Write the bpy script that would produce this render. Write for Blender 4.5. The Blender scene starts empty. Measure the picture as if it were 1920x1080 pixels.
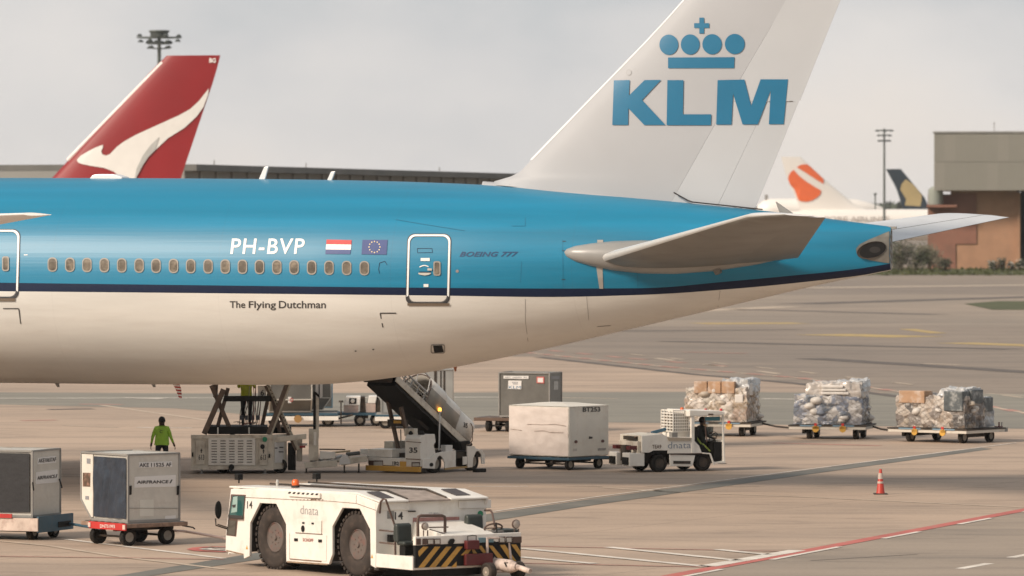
import bpy, bmesh, math, random
from mathutils import Vector, Matrix, noise as mnoise
from mathutils.bvhtree import BVHTree
random.seed(7)
SC = bpy.context.scene
COL = SC.collection
R = math.radians
# ------------------------------------------------------------------ camera
F = 10000.0          # focal length in photo pixels (1920 wide)
HZ = 410.0           # horizon row
CH = 8.0             # camera height
CAM = Vector((0, 0, CH))
cd = bpy.data.cameras.new('camera'); cam = bpy.data.objects.new('camera', cd); COL.objects.link(cam)
cam.location = CAM; cam.rotation_euler = (R(90), 0, 0)
cd.sensor_width = 36; cd.lens = 36*F/1920; cd.shift_y = -(540-HZ)/1920
cd.clip_start = 1; cd.clip_end = 12000
cd.dof.use_dof = True; cd.dof.focus_distance = 142; cd.dof.aperture_fstop = 2.2
SC.camera = cam
# ------------------------------------------------------------------ light
SUN_AZ = Vector((-0.82, -0.57, 0)).normalized(); SUN_EL = R(33)
W = bpy.data.worlds.new('World'); SC.world = W; W.use_nodes = True
nt = W.node_tree; nt.nodes.clear()
def N(t, typ, **k):
    n = t.nodes.new(typ)
    for a, b in k.items(): setattr(n, a, b)
    return n
out = N(nt, 'ShaderNodeOutputWorld'); mix = N(nt, 'ShaderNodeMixShader')
bgn = N(nt, 'ShaderNodeBackground'); bgc = N(nt, 'ShaderNodeBackground')
sky = N(nt, 'ShaderNodeTexSky', sky_type='NISHITA', sun_disc=False)
sky.sun_elevation = SUN_EL; sky.sun_rotation = math.atan2(SUN_AZ.x, SUN_AZ.y)
sky.dust_density = 4
bgn.inputs[1].default_value = 0.10
nt.links.new(sky.outputs[0], bgn.inputs[0])
tc = N(nt, 'ShaderNodeTexCoord'); sep = N(nt, 'ShaderNodeSeparateXYZ'); nt.links.new(tc.outputs['Generated'], sep.inputs[0])
# overcast deck: warm haze at the horizon, grey above; faint broad cloud masses
mp = N(nt, 'ShaderNodeMapping'); mp.inputs['Scale'].default_value = (9, 9, 16); mp.inputs['Location'].default_value = (0.35, 0.2, 0.0)
nt.links.new(tc.outputs['Generated'], mp.inputs[0])
nz = N(nt, 'ShaderNodeTexNoise'); nz.inputs['Scale'].default_value = 1.0; nz.inputs['Detail'].default_value = 5; nz.inputs['Roughness'].default_value = .5
nt.links.new(mp.outputs[0], nz.inputs[0])
ma = N(nt, 'ShaderNodeMath', operation='MULTIPLY_ADD'); ma.inputs[1].default_value = 0.11; ma.inputs[2].default_value = -0.055
nt.links.new(nz.outputs[0], ma.inputs[0])
ad = N(nt, 'ShaderNodeMath', operation='ADD'); nt.links.new(sep.outputs[2], ad.inputs[0]); nt.links.new(ma.outputs[0], ad.inputs[1])
rp = N(nt, 'ShaderNodeValToRGB'); nt.links.new(ad.outputs[0], rp.inputs[0])
cr = rp.color_ramp
cr.elements[0].position = 0.0; cr.elements[0].color = (.64, .59, .545, 1)
cr.elements[1].position = 1.0; cr.elements[1].color = (.40, .40, .40, 1)
for p, c in ((.014, (.59, .565, .545)), (.030, (.50, .495, .495)), (.046, (.365, .395, .415)), (.09, (.34, .365, .39)), (.3, (.36, .365, .37))):
    e = cr.elements.new(p); e.color = (*c, 1)
bgc.inputs[1].default_value = 1.0
nt.links.new(rp.outputs[0], bgc.inputs[0])
mix.inputs[0].default_value = 0.9
nt.links.new(bgn.outputs[0], mix.inputs[1]); nt.links.new(bgc.outputs[0], mix.inputs[2]); nt.links.new(mix.outputs[0], out.inputs[0])
sl = bpy.data.lights.new('sun', 'SUN'); sl.energy = 2.8; sl.angle = R(12); sl.color = (1, .86, .72)
so = bpy.data.objects.new('sun', sl); COL.objects.link(so)
sd = Vector((SUN_AZ.x*math.cos(SUN_EL), SUN_AZ.y*math.cos(SUN_EL), math.sin(SUN_EL)))
so.rotation_euler = sd.to_track_quat('Z', 'Y').to_euler(); so.location = (-40, 60, 90)
SC.view_settings.view_transform = 'Standard'; SC.view_settings.look = 'None'
SC.view_settings.exposure = 0.52; SC.view_settings.gamma = 1; SC.view_settings.use_curve_mapping = False
# ------------------------------------------------------------------ materials
MATS = {}
def mat(name, col, rough=.5, metal=0.0, var=.12, vs=1.5, dirt=None, da=.5, ds=3.0, bump=0.0, bs=20, coat=0.0, sc=(1, 1, 1), emit=None, alpha=None, spec=.5, seams=None):
    if name in MATS: return MATS[name]
    m = bpy.data.materials.new(name); m.use_nodes = True; t = m.node_tree; t.nodes.clear()
    o = N(t, 'ShaderNodeOutputMaterial'); b = N(t, 'ShaderNodeBsdfPrincipled'); t.links.new(b.outputs[0], o.inputs[0])
    b.inputs['Roughness'].default_value = rough; b.inputs['Metallic'].default_value = metal
    b.inputs['Coat Weight'].default_value = coat; b.inputs['Specular IOR Level'].default_value = spec
    c = N(t, 'ShaderNodeTexCoord'); mp = N(t, 'ShaderNodeMapping'); mp.inputs['Scale'].default_value = sc
    t.links.new(c.outputs['Object'], mp.inputs[0])
    nz = N(t, 'ShaderNodeTexNoise'); nz.inputs['Scale'].default_value = vs; nz.inputs['Detail'].default_value = 5
    t.links.new(mp.outputs[0], nz.inputs[0])
    r = N(t, 'ShaderNodeMapRange'); r.inputs['From Min'].default_value = .3; r.inputs['From Max'].default_value = .7
    r.inputs['To Min'].default_value = 1-var; r.inputs['To Max'].default_value = 1+var*.5
    t.links.new(nz.outputs[0], r.inputs[0])
    mx = N(t, 'ShaderNodeVectorMath', operation='SCALE'); mx.inputs[0].default_value = col[:3]; t.links.new(r.outputs[0], mx.inputs['Scale'])
    last = mx.outputs[0]
    if dirt:
        n2 = N(t, 'ShaderNodeTexNoise'); n2.inputs['Scale'].default_value = ds; n2.inputs['Detail'].default_value = 8; n2.inputs['Roughness'].default_value = .65
        t.links.new(mp.outputs[0], n2.inputs[0])
        r2 = N(t, 'ShaderNodeMapRange'); r2.inputs['From Min'].default_value = .5; r2.inputs['From Max'].default_value = .75
        r2.inputs['To Max'].default_value = da; t.links.new(n2.outputs[0], r2.inputs[0])
        mm = N(t, 'ShaderNodeMix', data_type='RGBA'); t.links.new(r2.outputs[0], mm.inputs[0]); t.links.new(last, mm.inputs[6]); mm.inputs[7].default_value = (*dirt, 1)
        last = mm.outputs[2]
    if seams:
        sx = N(t, 'ShaderNodeSeparateXYZ'); t.links.new(c.outputs['Object'], sx.inputs[0])
        for ax_, per, wd, st in seams:
            pp = N(t, 'ShaderNodeMath', operation='PINGPONG'); pp.inputs[1].default_value = per/2; t.links.new(sx.outputs[ax_], pp.inputs[0])
            lt = N(t, 'ShaderNodeMath', operation='LESS_THAN'); lt.inputs[1].default_value = wd; t.links.new(pp.outputs[0], lt.inputs[0])
            ml = N(t, 'ShaderNodeMath', operation='MULTIPLY'); ml.inputs[1].default_value = st; t.links.new(lt.outputs[0], ml.inputs[0])
            mm = N(t, 'ShaderNodeMix', data_type='RGBA'); t.links.new(ml.outputs[0], mm.inputs[0]); t.links.new(last, mm.inputs[6]); mm.inputs[7].default_value = (.05, .045, .04, 1); last = mm.outputs[2]
    t.links.new(last, b.inputs['Base Color'])
    if bump:
        n3 = N(t, 'ShaderNodeTexNoise'); n3.inputs['Scale'].default_value = bs; n3.inputs['Detail'].default_value = 4
        t.links.new(mp.outputs[0], n3.inputs[0])
        bm = N(t, 'ShaderNodeBump'); bm.inputs['Strength'].default_value = 1.0; bm.inputs['Distance'].default_value = bump
        t.links.new(n3.outputs[0], bm.inputs['Height']); t.links.new(bm.outputs[0], b.inputs['Normal'])
    if emit:
        b.inputs['Emission Color'].default_value = (*emit[:3], 1); b.inputs['Emission Strength'].default_value = emit[3]
    if alpha is not None: b.inputs['Alpha'].default_value = alpha
    MATS[name] = m
    return m
white = mat('white_paint', (.80, .76, .69), .38, var=.07, vs=1.2, dirt=(.36, .27, .18), da=.35, ds=2.2)
cream = mat('aged_white_paint', (.66, .60, .50), .55, var=.15, vs=2, dirt=(.22, .15, .10), da=.7, ds=3)
black = mat('black_paint', (.012, .011, .010), .6, var=.3, spec=.25)
dark = mat('dark_steel', (.045, .037, .030), .6, spec=.3, var=.35, dirt=(.16, .10, .06), da=.5, ds=4)
grey = mat('grey_steel', (.27, .26, .24), .45, var=.2, dirt=(.15, .11, .08), da=.5)
alu = mat('scuffed_aluminium', (.56, .53, .47), .45, metal=.12, var=.12, vs=2.5, dirt=(.35, .30, .25), da=.5, ds=2.6, bump=.004, bs=6)
rubber = mat('tyre_rubber', (.018, .016, .014), .85, spec=.25, var=.3, vs=5, dirt=(.10, .075, .055), da=.6, ds=5)
tubr = mat('dusty_tyre_rubber', (.040, .030, .024), .9, var=.3, vs=4, dirt=(.11, .075, .055), da=.6, ds=4)
hubm = mat('grey_wheel_rim', (.26, .23, .19), .5, var=.2, dirt=(.12, .07, .05), da=.6, ds=6)
glass = mat('tinted_cab_glass', (.03, .10, .095), .08, var=.2, vs=2, coat=.5)
blackglass = mat('dark_glass', (.02, .02, .022), .1, var=.3)
amber = mat('amber_beacon', (.9, .22, .04), .3, var=.05)
redp = mat('red_paint', (.50, .03, .025), .45, var=.2, dirt=(.25, .08, .05), da=.4)
maroon = mat('dark_red_paint', (.12, .014, .014), .5, var=.3, dirt=(.03, .02, .02), da=.5)
yellow = mat('yellow_paint', (.62, .34, .055), .5, var=.15, dirt=(.3, .17, .06), da=.5)
bluep = mat('blue_steel_paint', (.035, .09, .13), .5, var=.25, dirt=(.10, .07, .05), da=.5)
green = mat('green_disc', (.02, .24, .12), .5, var=.1)
ink = mat('black_lettering', (.045, .04, .037), .6, var=.1)
greyink = mat('grey_lettering', (.25, .25, .26), .6, var=.1)
seatm = mat('dark_green_vinyl', (.035, .042, .036), .5, var=.2)
lampm = mat('lamp_glass', (.62, .60, .55), .15, var=.15, metal=.3)
mirrorm = mat('mirror', (.8, .8, .8), .05, metal=1, var=0)
# ------------------------------------------------------------------ mesh helper
class MB:
    def __init__(s): s.v = []; s.f = []; s.m = []
    def add(s, vs, fs, m=0):
        k = len(s.v); s.v += [tuple(p) for p in vs]
        for f in fs: s.f.append(tuple(i+k for i in f)); s.m.append(m)
        return s
    def box(s, x0, x1, y0, y1, z0, z1, m=0):
        return s.add([(x0,y0,z0),(x1,y0,z0),(x1,y1,z0),(x0,y1,z0),(x0,y0,z1),(x1,y0,z1),(x1,y1,z1),(x0,y1,z1)],
                     [(0,3,2,1),(4,5,6,7),(0,1,5,4),(1,2,6,5),(2,3,7,6),(3,0,4,7)], m)
    def hexa(s, p, m=0):   # 8 points bottom 4 then top 4
        return s.add(p, [(0,3,2,1),(4,5,6,7),(0,1,5,4),(1,2,6,5),(2,3,7,6),(3,0,4,7)], m)
    def prism(s, poly, a0, a1, ax='y', m=0):   # poly of 2-D points, extruded along ax
        n = len(poly)
        def P(p, a):
            return {'y': (p[0], a, p[1]), 'x': (a, p[0], p[1]), 'z': (p[0], p[1], a)}[ax]
        vs = [P(p, a0) for p in poly] + [P(p, a1) for p in poly]
        fs = [tuple(range(n)), tuple(range(2*n-1, n-1, -1))] + [(i, n+i, n+(i+1) % n, (i+1) % n) for i in range(n)]
        return s.add(vs, fs, m)
    def tube(s, pts, r, n=8, m=0, cap=True):
        pts = [Vector(p) for p in pts]; k = len(pts)
        rr = r if isinstance(r, (list, tuple)) else [r]*k
        vs = []; up = None
        for i, p in enumerate(pts):
            d = (pts[min(i+1, k-1)]-pts[max(i-1, 0)]).normalized()
            if up is None:
                up = Vector((0, 0, 1)) if abs(d.z) < .9 else Vector((1, 0, 0))
            a = d.cross(up)
            if a.length < 1e-5: a = d.orthogonal()
            a.normalize(); up = a.cross(d).normalized(); b = up
            for j in range(n):
                t = 2*math.pi*j/n
                vs.append(p + (a*math.cos(t)+b*math.sin(t))*rr[i])
        fs = []
        for i in range(k-1):
            for j in range(n):
                q = (j+1) % n
                fs.append((i*n+j, i*n+q, (i+1)*n+q, (i+1)*n+j))
        if cap: fs += [tuple(range(n-1, -1, -1)), tuple(range((k-1)*n, k*n))]
        return s.add(vs, fs, m)
    def beam(s, p, q, w, h, m=0):   # rectangular bar between two points, w across, h up
        p = Vector(p); q = Vector(q); d = (q-p).normalized()
        up = Vector((0, 0, 1)) if abs(d.z) < .95 else Vector((1, 0, 0))
        a = d.cross(up).normalized()*w/2; b = a.cross(d).normalized()*h/2
        return s.hexa([p-a-b, p+a-b, q+a-b, q-a-b, p-a+b, p+a+b, q+a+b, q-a+b], m)
    def lathe(s, prof, c=(0, 0, 0), ax='z', n=24, m=0):   # prof: (radius, height)
        c = Vector(c); vs = []
        for r, h in prof:
            for j in range(n):
                t = 2*math.pi*j/n; x, y = r*math.cos(t), r*math.sin(t)
                vs.append(c + Vector({'z': (x, y, h), 'y': (x, h, y), 'x': (h, x, y)}[ax]))
        fs = []
        for i in range(len(prof)-1):
            for j in range(n):
                q = (j+1) % n; fs.append((i*n+j, i*n+q, (i+1)*n+q, (i+1)*n+j))
        fs += [tuple(range(n-1, -1, -1)), tuple(range((len(prof)-1)*n, len(prof)*n))]
        return s.add(vs, fs, m)
    def mesh(s, name, mats, smooth=False, bevel=0):
        me = bpy.data.meshes.new(name); me.from_pydata(s.v, [], s.f)
        mats = mats if isinstance(mats, (list, tuple)) else [mats]
        for m in mats: me.materials.append(m)
        me.polygons.foreach_set('material_index', s.m)
        bm = bmesh.new(); bm.from_mesh(me)
        bmesh.ops.recalc_face_normals(bm, faces=bm.faces)
        if bevel:
            es = [e for e in bm.edges if len(e.link_faces) == 2 and e.calc_face_angle(0) > .5]
            try: bmesh.ops.bevel(bm, geom=es, offset=bevel, segments=2, profile=.5, affect='EDGES', clamp_overlap=True)
            except Exception: pass
        bm.to_mesh(me); bm.free()
        if smooth:
            me.polygons.foreach_set('use_smooth', [True]*len(me.polygons))
            me.set_sharp_from_angle(angle=R(smooth if smooth is not True else 35))
        me.update(); return me
    def build(s, name, mats, parent=None, smooth=False, bevel=0):
        return link(name, s.mesh(name, mats, smooth, bevel), parent)
def link(name, me, parent=None, loc=None):
    o = bpy.data.objects.new(name, me); COL.objects.link(o)
    if parent: o.parent = parent
    if loc is not None: o.location = loc
    return o
def tag(o, label=None, cat=None, group=None, kind=None):
    if label: o['label'] = label
    if cat: o['category'] = cat
    if group: o['group'] = group
    if kind: o['kind'] = kind
    return o
def copy_tree(o, parent=None):
    c = o.copy(); COL.objects.link(c); c.parent = parent
    for ch in [q for q in bpy.data.objects if q.parent == o and q is not c]: copy_tree(ch, c)
    return c
# frames -------------------------------------------------------------------
def G(px, py, z=0.0):      # ground point seen at a photo pixel
    Y = F*(CH-z)/(py-HZ); return Vector(((px-960)*Y/F, Y, z))
class Frame:
    def __init__(s, name, origin, deg, label=None, cat=None, group=None, kind=None, empty=True):
        s.o = Vector(origin); s.a = R(deg)
        s.mw = Matrix.Translation(s.o) @ Matrix.Rotation(s.a, 4, 'Z'); s.inv = s.mw.inverted()
        if empty:
            s.e = bpy.data.objects.new(name, None); COL.objects.link(s.e); s.e.location = s.o; s.e.rotation_euler = (0, 0, s.a)
            s.e.empty_display_size = .5
            tag(s.e, label, cat, group, kind)
        s.c = s.inv @ CAM
    def ray(s, px, py):
        return (s.inv.to_3x3() @ Vector(((px-960)/F, 1, -(py-HZ)/F)))
    def on(s, px, py, ax, val):   # point where the sight line meets a local axis plane
        d = s.ray(px, py); i = 'xyz'.index(ax); t = (val-s.c[i])/d[i]; return s.c + d*t
    def Y(s, px, py, v=0): p = s.on(px, py, 'y', v); return (p.x, p.z)
    def X(s, px, py, v=0): p = s.on(px, py, 'x', v); return (p.y, p.z)
# text ----------------------------------------------------------------------
def text2d(txt, bold=0.0, shear=0.0, space=1.0):
    c = bpy.data.curves.new('t', 'FONT'); c.body = txt; c.offset = bold; c.shear = shear; c.space_character = space; c.resolution_u = 4
    o = bpy.data.objects.new('t', c); COL.objects.link(o)
    me = bpy.data.meshes.new_from_object(o.evaluated_get(bpy.context.evaluated_depsgraph_get()))
    vs = [(v.co.x, v.co.y) for v in me.vertices]; fs = [tuple(p.vertices) for p in me.polygons]
    bpy.data.objects.remove(o); bpy.data.curves.remove(c); bpy.data.meshes.remove(me)
    x0 = min(v[0] for v in vs); x1 = max(v[0] for v in vs); y0 = min(v[1] for v in vs); y1 = max(v[1] for v in vs)
    return [((x-x0)/(x1-x0), (y-y0)/(y1-y0)) for x, y in vs], fs
def sign(name, txt, P0, P1, P2, m, parent, off=.006, **k):   # lettering: P0 lower left, P1 lower right, P2 upper left (local)
    P0, P1, P2 = Vector(P0), Vector(P1), Vector(P2); U = P1-P0; V = P2-P0; n = U.cross(V).normalized()*off
    v, f = text2d(txt, **k)
    me = bpy.data.meshes.new(name); me.from_pydata([P0+U*a+V*b+n for a, b in v], [], f); me.materials.append(m)
    return link(name, me, parent)
def plate(name, P0, P1, P2, m, parent, th=.006, off=0):
    P0, P1, P2 = Vector(P0), Vector(P1), Vector(P2); n = (P1-P0).cross(P2-P0).normalized(); P3 = P1+P2-P0
    b = MB(); q = [P0, P1, P3, P2]; b.hexa([p+n*off for p in q]+[p+n*(off+th) for p in q]); return b.build(name, m, parent)
# wheels --------------------------------------------------------------------
WH = {}
def wheel(parent, x, y, R_, w, style='plain', side=-1, tyre=None, rim=None):
    """wheel with its axle along local y; outer face towards side*y"""
    key = (round(R_, 3), round(w, 3), style, side)
    if key not in WH:
        b = MB(); n = 40
        ri = .47 if style == 'lug' else .55
        prof = [(R_*ri, -w*.36), (R_*(ri+.04), -w*.44), (R_*(ri+.14), -w*.5), (R_*.80, -w*.515), (R_*.88, -w*.5), (R_*.97, -w*.42), (R_, -w*.25), (R_, w*.25), (R_*.97, w*.42), (R_*.88, w*.5), (R_*.80, w*.515), (R_*(ri+.14), w*.5), (R_*(ri+.04), w*.44), (R_*ri, w*.36)]
        b.lathe(prof, ax='y', n=n)
        if style == 'lug':
            for i in range(34):
                t = 2*math.pi*i/34; c, s_ = math.cos(t), math.sin(t)
                for sg in (-1, 1):
                    t2 = t + (.06 if sg > 0 else -.06)
                    c, s_ = math.cos(t2), math.sin(t2); tx, tz = -s_, c
                    r0, r1 = R_*.955, R_*1.03; hw = R_*.048
                    P = []
                    for rr in (r0, r1):
                        for yy, dd in ((0, -hw), (0, hw), (sg*w*.5, hw*1.1), (sg*w*.5, -hw*1.1)):
                            P.append((c*rr+tx*dd, yy, s_*rr+tz*dd))
                    b.hexa(P)
        tm = b.mesh('wheel', tyre or rubber, smooth=50)
        r = MB(); s = side
        rp_ = [(R_*.56, s*w*.44), (R_*.53, s*w*.47), (R_*.48, s*w*.40), (R_*.44, s*w*.16), (R_*.30, s*w*.18), (R_*.26, s*w*.36), (R_*.12, s*w*.42), (R_*.03, s*w*.43)]
        if style == 'lug': rp_ = [(R_*.475, s*w*.38), (R_*.45, s*w*.42), (R_*.42, s*w*.36), (R_*.37, s*w*.02), (R_*.31, s*w*.04), (R_*.285, s*w*.30), (R_*.25, s*w*.36), (R_*.10, s*w*.38), (R_*.08, s*w*.46), (R_*.02, s*w*.47)]
        r.lathe(rp_, ax='y', n=28)
        for i in range(8):
            t = 2*math.pi*i/8; q_ = .22 if style == 'lug' else .36; h_ = .36 if style == 'lug' else .16; cx, cz = R_*q_*math.cos(t), R_*q_*math.sin(t)
            r.lathe([(R_*.02, s*w*h_), (R_*.02, s*w*(h_+.05))], c=(cx, 0, cz), ax='y', n=6)
        rm = r.mesh('rim', rim or hubm, smooth=40)
        WH[key] = (tm, rm)
    tm, rm = WH[key]
    o = link('wheel', tm, parent, (x, y, R_)); link('rim', rm, o)
    return o
# ================================================================== ground
def gmat(name, c1, c2, c3, s1=.05, rough=.8, joints=0.0):
    m = bpy.data.materials.new(name); m.use_nodes = True; t = m.node_tree; t.nodes.clear()
    o = N(t, 'ShaderNodeOutputMaterial'); b = N(t, 'ShaderNodeBsdfPrincipled'); t.links.new(b.outputs[0], o.inputs[0])
    b.inputs['Roughness'].default_value = rough
    c = N(t, 'ShaderNodeTexCoord')
    def noise(scale, sc, det=6, rg=.55, loc=(0, 0, 0)):
        mp = N(t, 'ShaderNodeMapping'); mp.inputs['Scale'].default_value = sc; mp.inputs['Location'].default_value = loc
        t.links.new(c.outputs['Object'], mp.inputs[0])
        n = N(t, 'ShaderNodeTexNoise'); n.inputs['Scale'].default_value = scale; n.inputs['Detail'].default_value = det; n.inputs['Roughness'].default_value = rg
        t.links.new(mp.outputs[0], n.inputs[0]); return n.outputs[0]
    def rng(x, a, b_, c_=0.0, d=1.0):
        r = N(t, 'ShaderNodeMapRange'); r.inputs['From Min'].default_value = a; r.inputs['From Max'].default_value = b_
        r.inputs['To Min'].default_value = c_; r.inputs['To Max'].default_value = d; t.links.new(x, r.inputs[0]); return r.outputs[0]
    def mixc(f, a, b_):
        mm = N(t, 'ShaderNodeMix', data_type='RGBA'); t.links.new(f, mm.inputs[0])
        for i, q in ((6, a), (7, b_)):
            if isinstance(q, tuple): mm.inputs[i].default_value = (*q, 1)
            else: t.links.new(q, mm.inputs[i])
        return mm.outputs[2]
    big = rng(noise(s1, (1, .45, 1), 5), .36, .64)
    k = mixc(big, c1, c2)
    st = rng(noise(.35, (.16, 1, 1), 7, .6, (3, 9, 0)), .48, .74, 0, .7)      # tyre sweeps, mostly along the stands
    k = mixc(st, k, c3)
    sp = rng(noise(1.1, (.25, .8, 1), 8, .7, (7, 1, 0)), .52, .74, 0, .65)      # oil and rubber stains
    k = mixc(sp, k, tuple(v*.55 for v in c3))
    pl = rng(noise(.16, (.30, 1, 1), 4, .5, (1, 5, 0)), .52, .72, 0, .5)
    k = mixc(pl, k, tuple(min(1, v*1.18) for v in c1))
    fine = rng(noise(9, (1, 1, 1), 6, .7), .3, .7, .9, 1.08)
    sc = N(t, 'ShaderNodeVectorMath', operation='SCALE'); t.links.new(k, sc.inputs[0]); t.links.new(fine, sc.inputs['Scale'])
    k = sc.outputs[0]
    if joints:
        br = N(t, 'ShaderNodeTexBrick'); br.offset = 0; br.inputs['Scale'].default_value = 1
        br.inputs['Brick Width'].default_value = 7.5; br.inputs['Row Height'].default_value = 7.5; br.inputs['Mortar Size'].default_value = .035; br.inputs['Mortar Smooth'].default_value = .3
        mp = N(t, 'ShaderNodeMapping'); mp.inputs['Rotation'].default_value = (0, 0, R(27)); t.links.new(c.outputs['Object'], mp.inputs[0]); t.links.new(mp.outputs[0], br.inputs[0])
        jf = N(t, 'ShaderNodeMath', operation='MULTIPLY'); jf.inputs[1].default_value = joints; t.links.new(br.outputs['Fac'], jf.inputs[0])
        k = mixc(jf.outputs[0], k, tuple(v*.45 for v in c3))
    t.links.new(k, b.inputs['Base Color'])
    bp = N(t, 'ShaderNodeBump'); bp.inputs['Distance'].default_value = .01; t.links.new(noise(6, (1, 1, 1), 5), bp.inputs['Height']); t.links.new(bp.outputs[0], b.inputs['Normal'])
    return m
concrete = gmat('apron_concrete', (.46, .345, .255), (.375, .285, .215), (.215, .17, .135), joints=.35)
darkcon = gmat('worn_vignette_concrete', (.33, .265, .205), (.26, .215, .17), (.17, .145, .12), s1=.03)
asphalt = gmat('grey_asphalt', (.255, .235, .19), (.215, .20, .165), (.16, .15, .13), s1=.06)
farconc = gmat('taxiway_surface', (.28, .225, .175), (.225, .185, .15), (.115, .10, .085), s1=.02)
grassm = mat('grass', (.075, .085, .03), .9, var=.4, vs=.15, dirt=(.13, .11, .05), da=.6, ds=.4)
def sheet(name, pts, z, m, kind='structure', parent=None):
    b = MB(); b.add([(p[0], p[1], z) for p in pts], [tuple(range(len(pts)))])
    o = b.build(name, m, parent)
    if kind: tag(o, kind=kind)
    return o
sheet('ground', [(-3000, -60), (3000, -60), (3000, 6000), (-3000, 6000)], 0, farconc)
sheet('apron', [(-400, 20), (60, 20), tuple(G(2300, 905)[:2]), tuple(G(1925, 765)[:2]), tuple(G(1010, 669)[:2]), (-80, 309), (-400, 309)], .004, concrete)
sheet('worn_apron', [(60.2, 20), (300, 20), (300, 215), tuple(G(2310, 900)[:2])], .004, darkcon)
sheet('service_road', [tuple(G(-300, 734)[:2]), tuple(G(400, 738)[:2]), tuple(G(930, 736)[:2]), tuple(G(1330, 735)[:2]), tuple(G(2300, 742)[:2]), tuple(G(2300, 812)[:2]), tuple(G(1700, 800)[:2]), tuple(G(1060, 791)[:2]), tuple(G(560, 786)[:2]), tuple(G(330, 766)[:2]), tuple(G(-300, 752)[:2])], .008, asphalt)
sheet('taxiway', [(-400, 395), (500, 395), (500, 560), (-400, 560)], .004, darkcon)
gw = tag(sheet('grass', [(20, 760), (260, 730), (500, 740), (500, 835), (20, 860)], .05, grassm, None), 'dry green grass strip in front of the brick hangar', 'grass', kind='stuff')
a, b_, c_, d_ = G(1808, 570), G(1870, 565), G(2400, 566), G(2400, 583)
tag(sheet('grass', [a[:2], b_[:2], c_[:2], d_[:2], G(1860, 581)[:2]], .03, grassm, None), 'small wedge of grass beside the taxiway', 'grass', kind='stuff')
# tufts so that the strip is not a bare sheet
tb = MB()
for i in range(2600):
    x = random.uniform(30, 130); y = random.uniform(745, 850); h = random.uniform(.15, .5); w = random.uniform(.1, .35)
    tb.add([(x-w, y, .05), (x+w, y, .05), (x+random.uniform(-.2, .2), y+random.uniform(-.2, .2), h)], [(0, 1, 2)])
tag(tb.build('grass_tufts', grassm), 'longer grass tufts along the hangar verge', 'grass', kind='stuff')
sheet('vignette_stand', [tuple(G(*p)[:2]) for p in ((1240, 1087), (1500, 1038), (1920, 959), (2300, 893), (3200, 1000), (3200, 1400), (1000, 1400))], .008, darkcon)  # darker concrete past the red line, lens vignette put into its colour
# painted markings ----------------------------------------------------------
mwhite = mat('marking_white', (.72, .66, .58), .7, var=.25, vs=.8, dirt=(.40, .31, .23), da=.8, ds=1.5)
mred = mat('marking_red', (.50, .13, .105), .7, var=.2, vs=.8, dirt=(.36, .24, .18), da=.6, ds=1.5)
mpink = mat('marking_faded_red', (.46, .23, .18), .7, var=.2, dirt=(.38, .28, .21), da=.8, ds=1.2)
mpale = mat('marking_faded_white', (.53, .43, .33), .8, var=.2, dirt=(.38, .29, .22), da=.8, ds=1.2)
myel = mat('marking_yellow', (.46, .33, .13), .8, var=.2, dirt=(.28, .22, .16), da=.8, ds=.7)
mslot = mat('drain_asphalt', (.155, .15, .13), .8, var=.2, vs=.5, dirt=(.24, .21, .17), da=.5, ds=.6)
mcol = mat('joint_tar', (.12, .10, .085), .8, var=.3)
def strip_px(pts, th, m, z=.012, name='painted_line', dash=None):
    """a painted line through ground points given as photo pixels; th metres wide; dash=(on, off) metres"""
    P = [G(*p) for p in pts]; b = MB()
    for p, q in zip(P, P[1:]):
        d = (q-p); L = d.length; d.normalize(); n = Vector((-d.y, d.x, 0))*th/2
        segs = [(0, L)]
        if dash:
            segs = []; s = 0
            while s < L: segs.append((s, min(L, s+dash[0]))); s += sum(dash)
        for s0, s1 in segs:
            a, c = p+d*s0, p+d*s1
            b.add([(v.x, v.y, z) for v in (a-n, c-n, c+n, a+n)], [(0, 1, 2, 3)])
    o = b.build(name, m); tag(o, kind='structure'); return o
sheet('drain_strip', [tuple(G(*p)[:2]) for p in ((1835, 840), (1862, 842), (1500, 892), (1110, 948), (930, 976), (470, 1052), (232, 1088), (190, 1085), (440, 1044), (930, 962), (1110, 936), (1500, 884))], .012, mslot)
strip_px([(1905, 831), (1500, 882.5), (1110, 933.5), (925, 960)], .12, mwhite, .016)
strip_px([(1180, 1100), (1262, 1080), (1500, 1036), (1920, 957), (2100, 925)], .42, mred, .016)
strip_px([(1180, 1108), (1270, 1084.5), (1500, 1040.5), (1920, 960.8), (2100, 929)], .17, mwhite, .02, dash=(3.1, 3.6))
strip_px([(1325, 1063), (1495, 1033)], .45, mwhite, .02)
strip_px([(940, 1024), (1490, 1035)], .16, mpink, .016); strip_px([(940, 1056), (1320, 1064)], .16, mpink, .016)
for p in ([(975, 1029), (1325, 1063.5)], [(1140, 1027), (1385, 1052)], [(1345, 1031.5), (1440, 1041)], [(975, 1045.5), (1115, 1058)]): strip_px(p, .3, mwhite, .02)
strip_px([(1125, 914), (1245, 922)], .3, mpale); strip_px([(1250, 923), (1500, 932), (1920, 952)], .22, mpale)
strip_px([(1060, 911.5), (2000, 914)], .22, mpale, dash=(1.1, 1.3))
strip_px([(-100, 1006), (90, 1024), (230, 1045.5), (420, 1068)], .2, mpale, .016); strip_px([(125, 1012), (190, 1020), (420, 1048)], .2, mwhite, .016)
strip_px([(-50, 1043.5), (230, 1047), (420, 1050)], .16, mpink, .02); strip_px([(150, 848), (360, 1004)], .01, mpale)
arc = [(425, 1027), (395, 1026.5), (372, 1028), (360, 1031), (375, 1034), (425, 1036)]
strip_px(arc, .28, mred, .02); strip_px([(430, 1030), (400, 1029.5), (380, 1031), (430, 1033.5)], .26, mwhite, .024)
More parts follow.
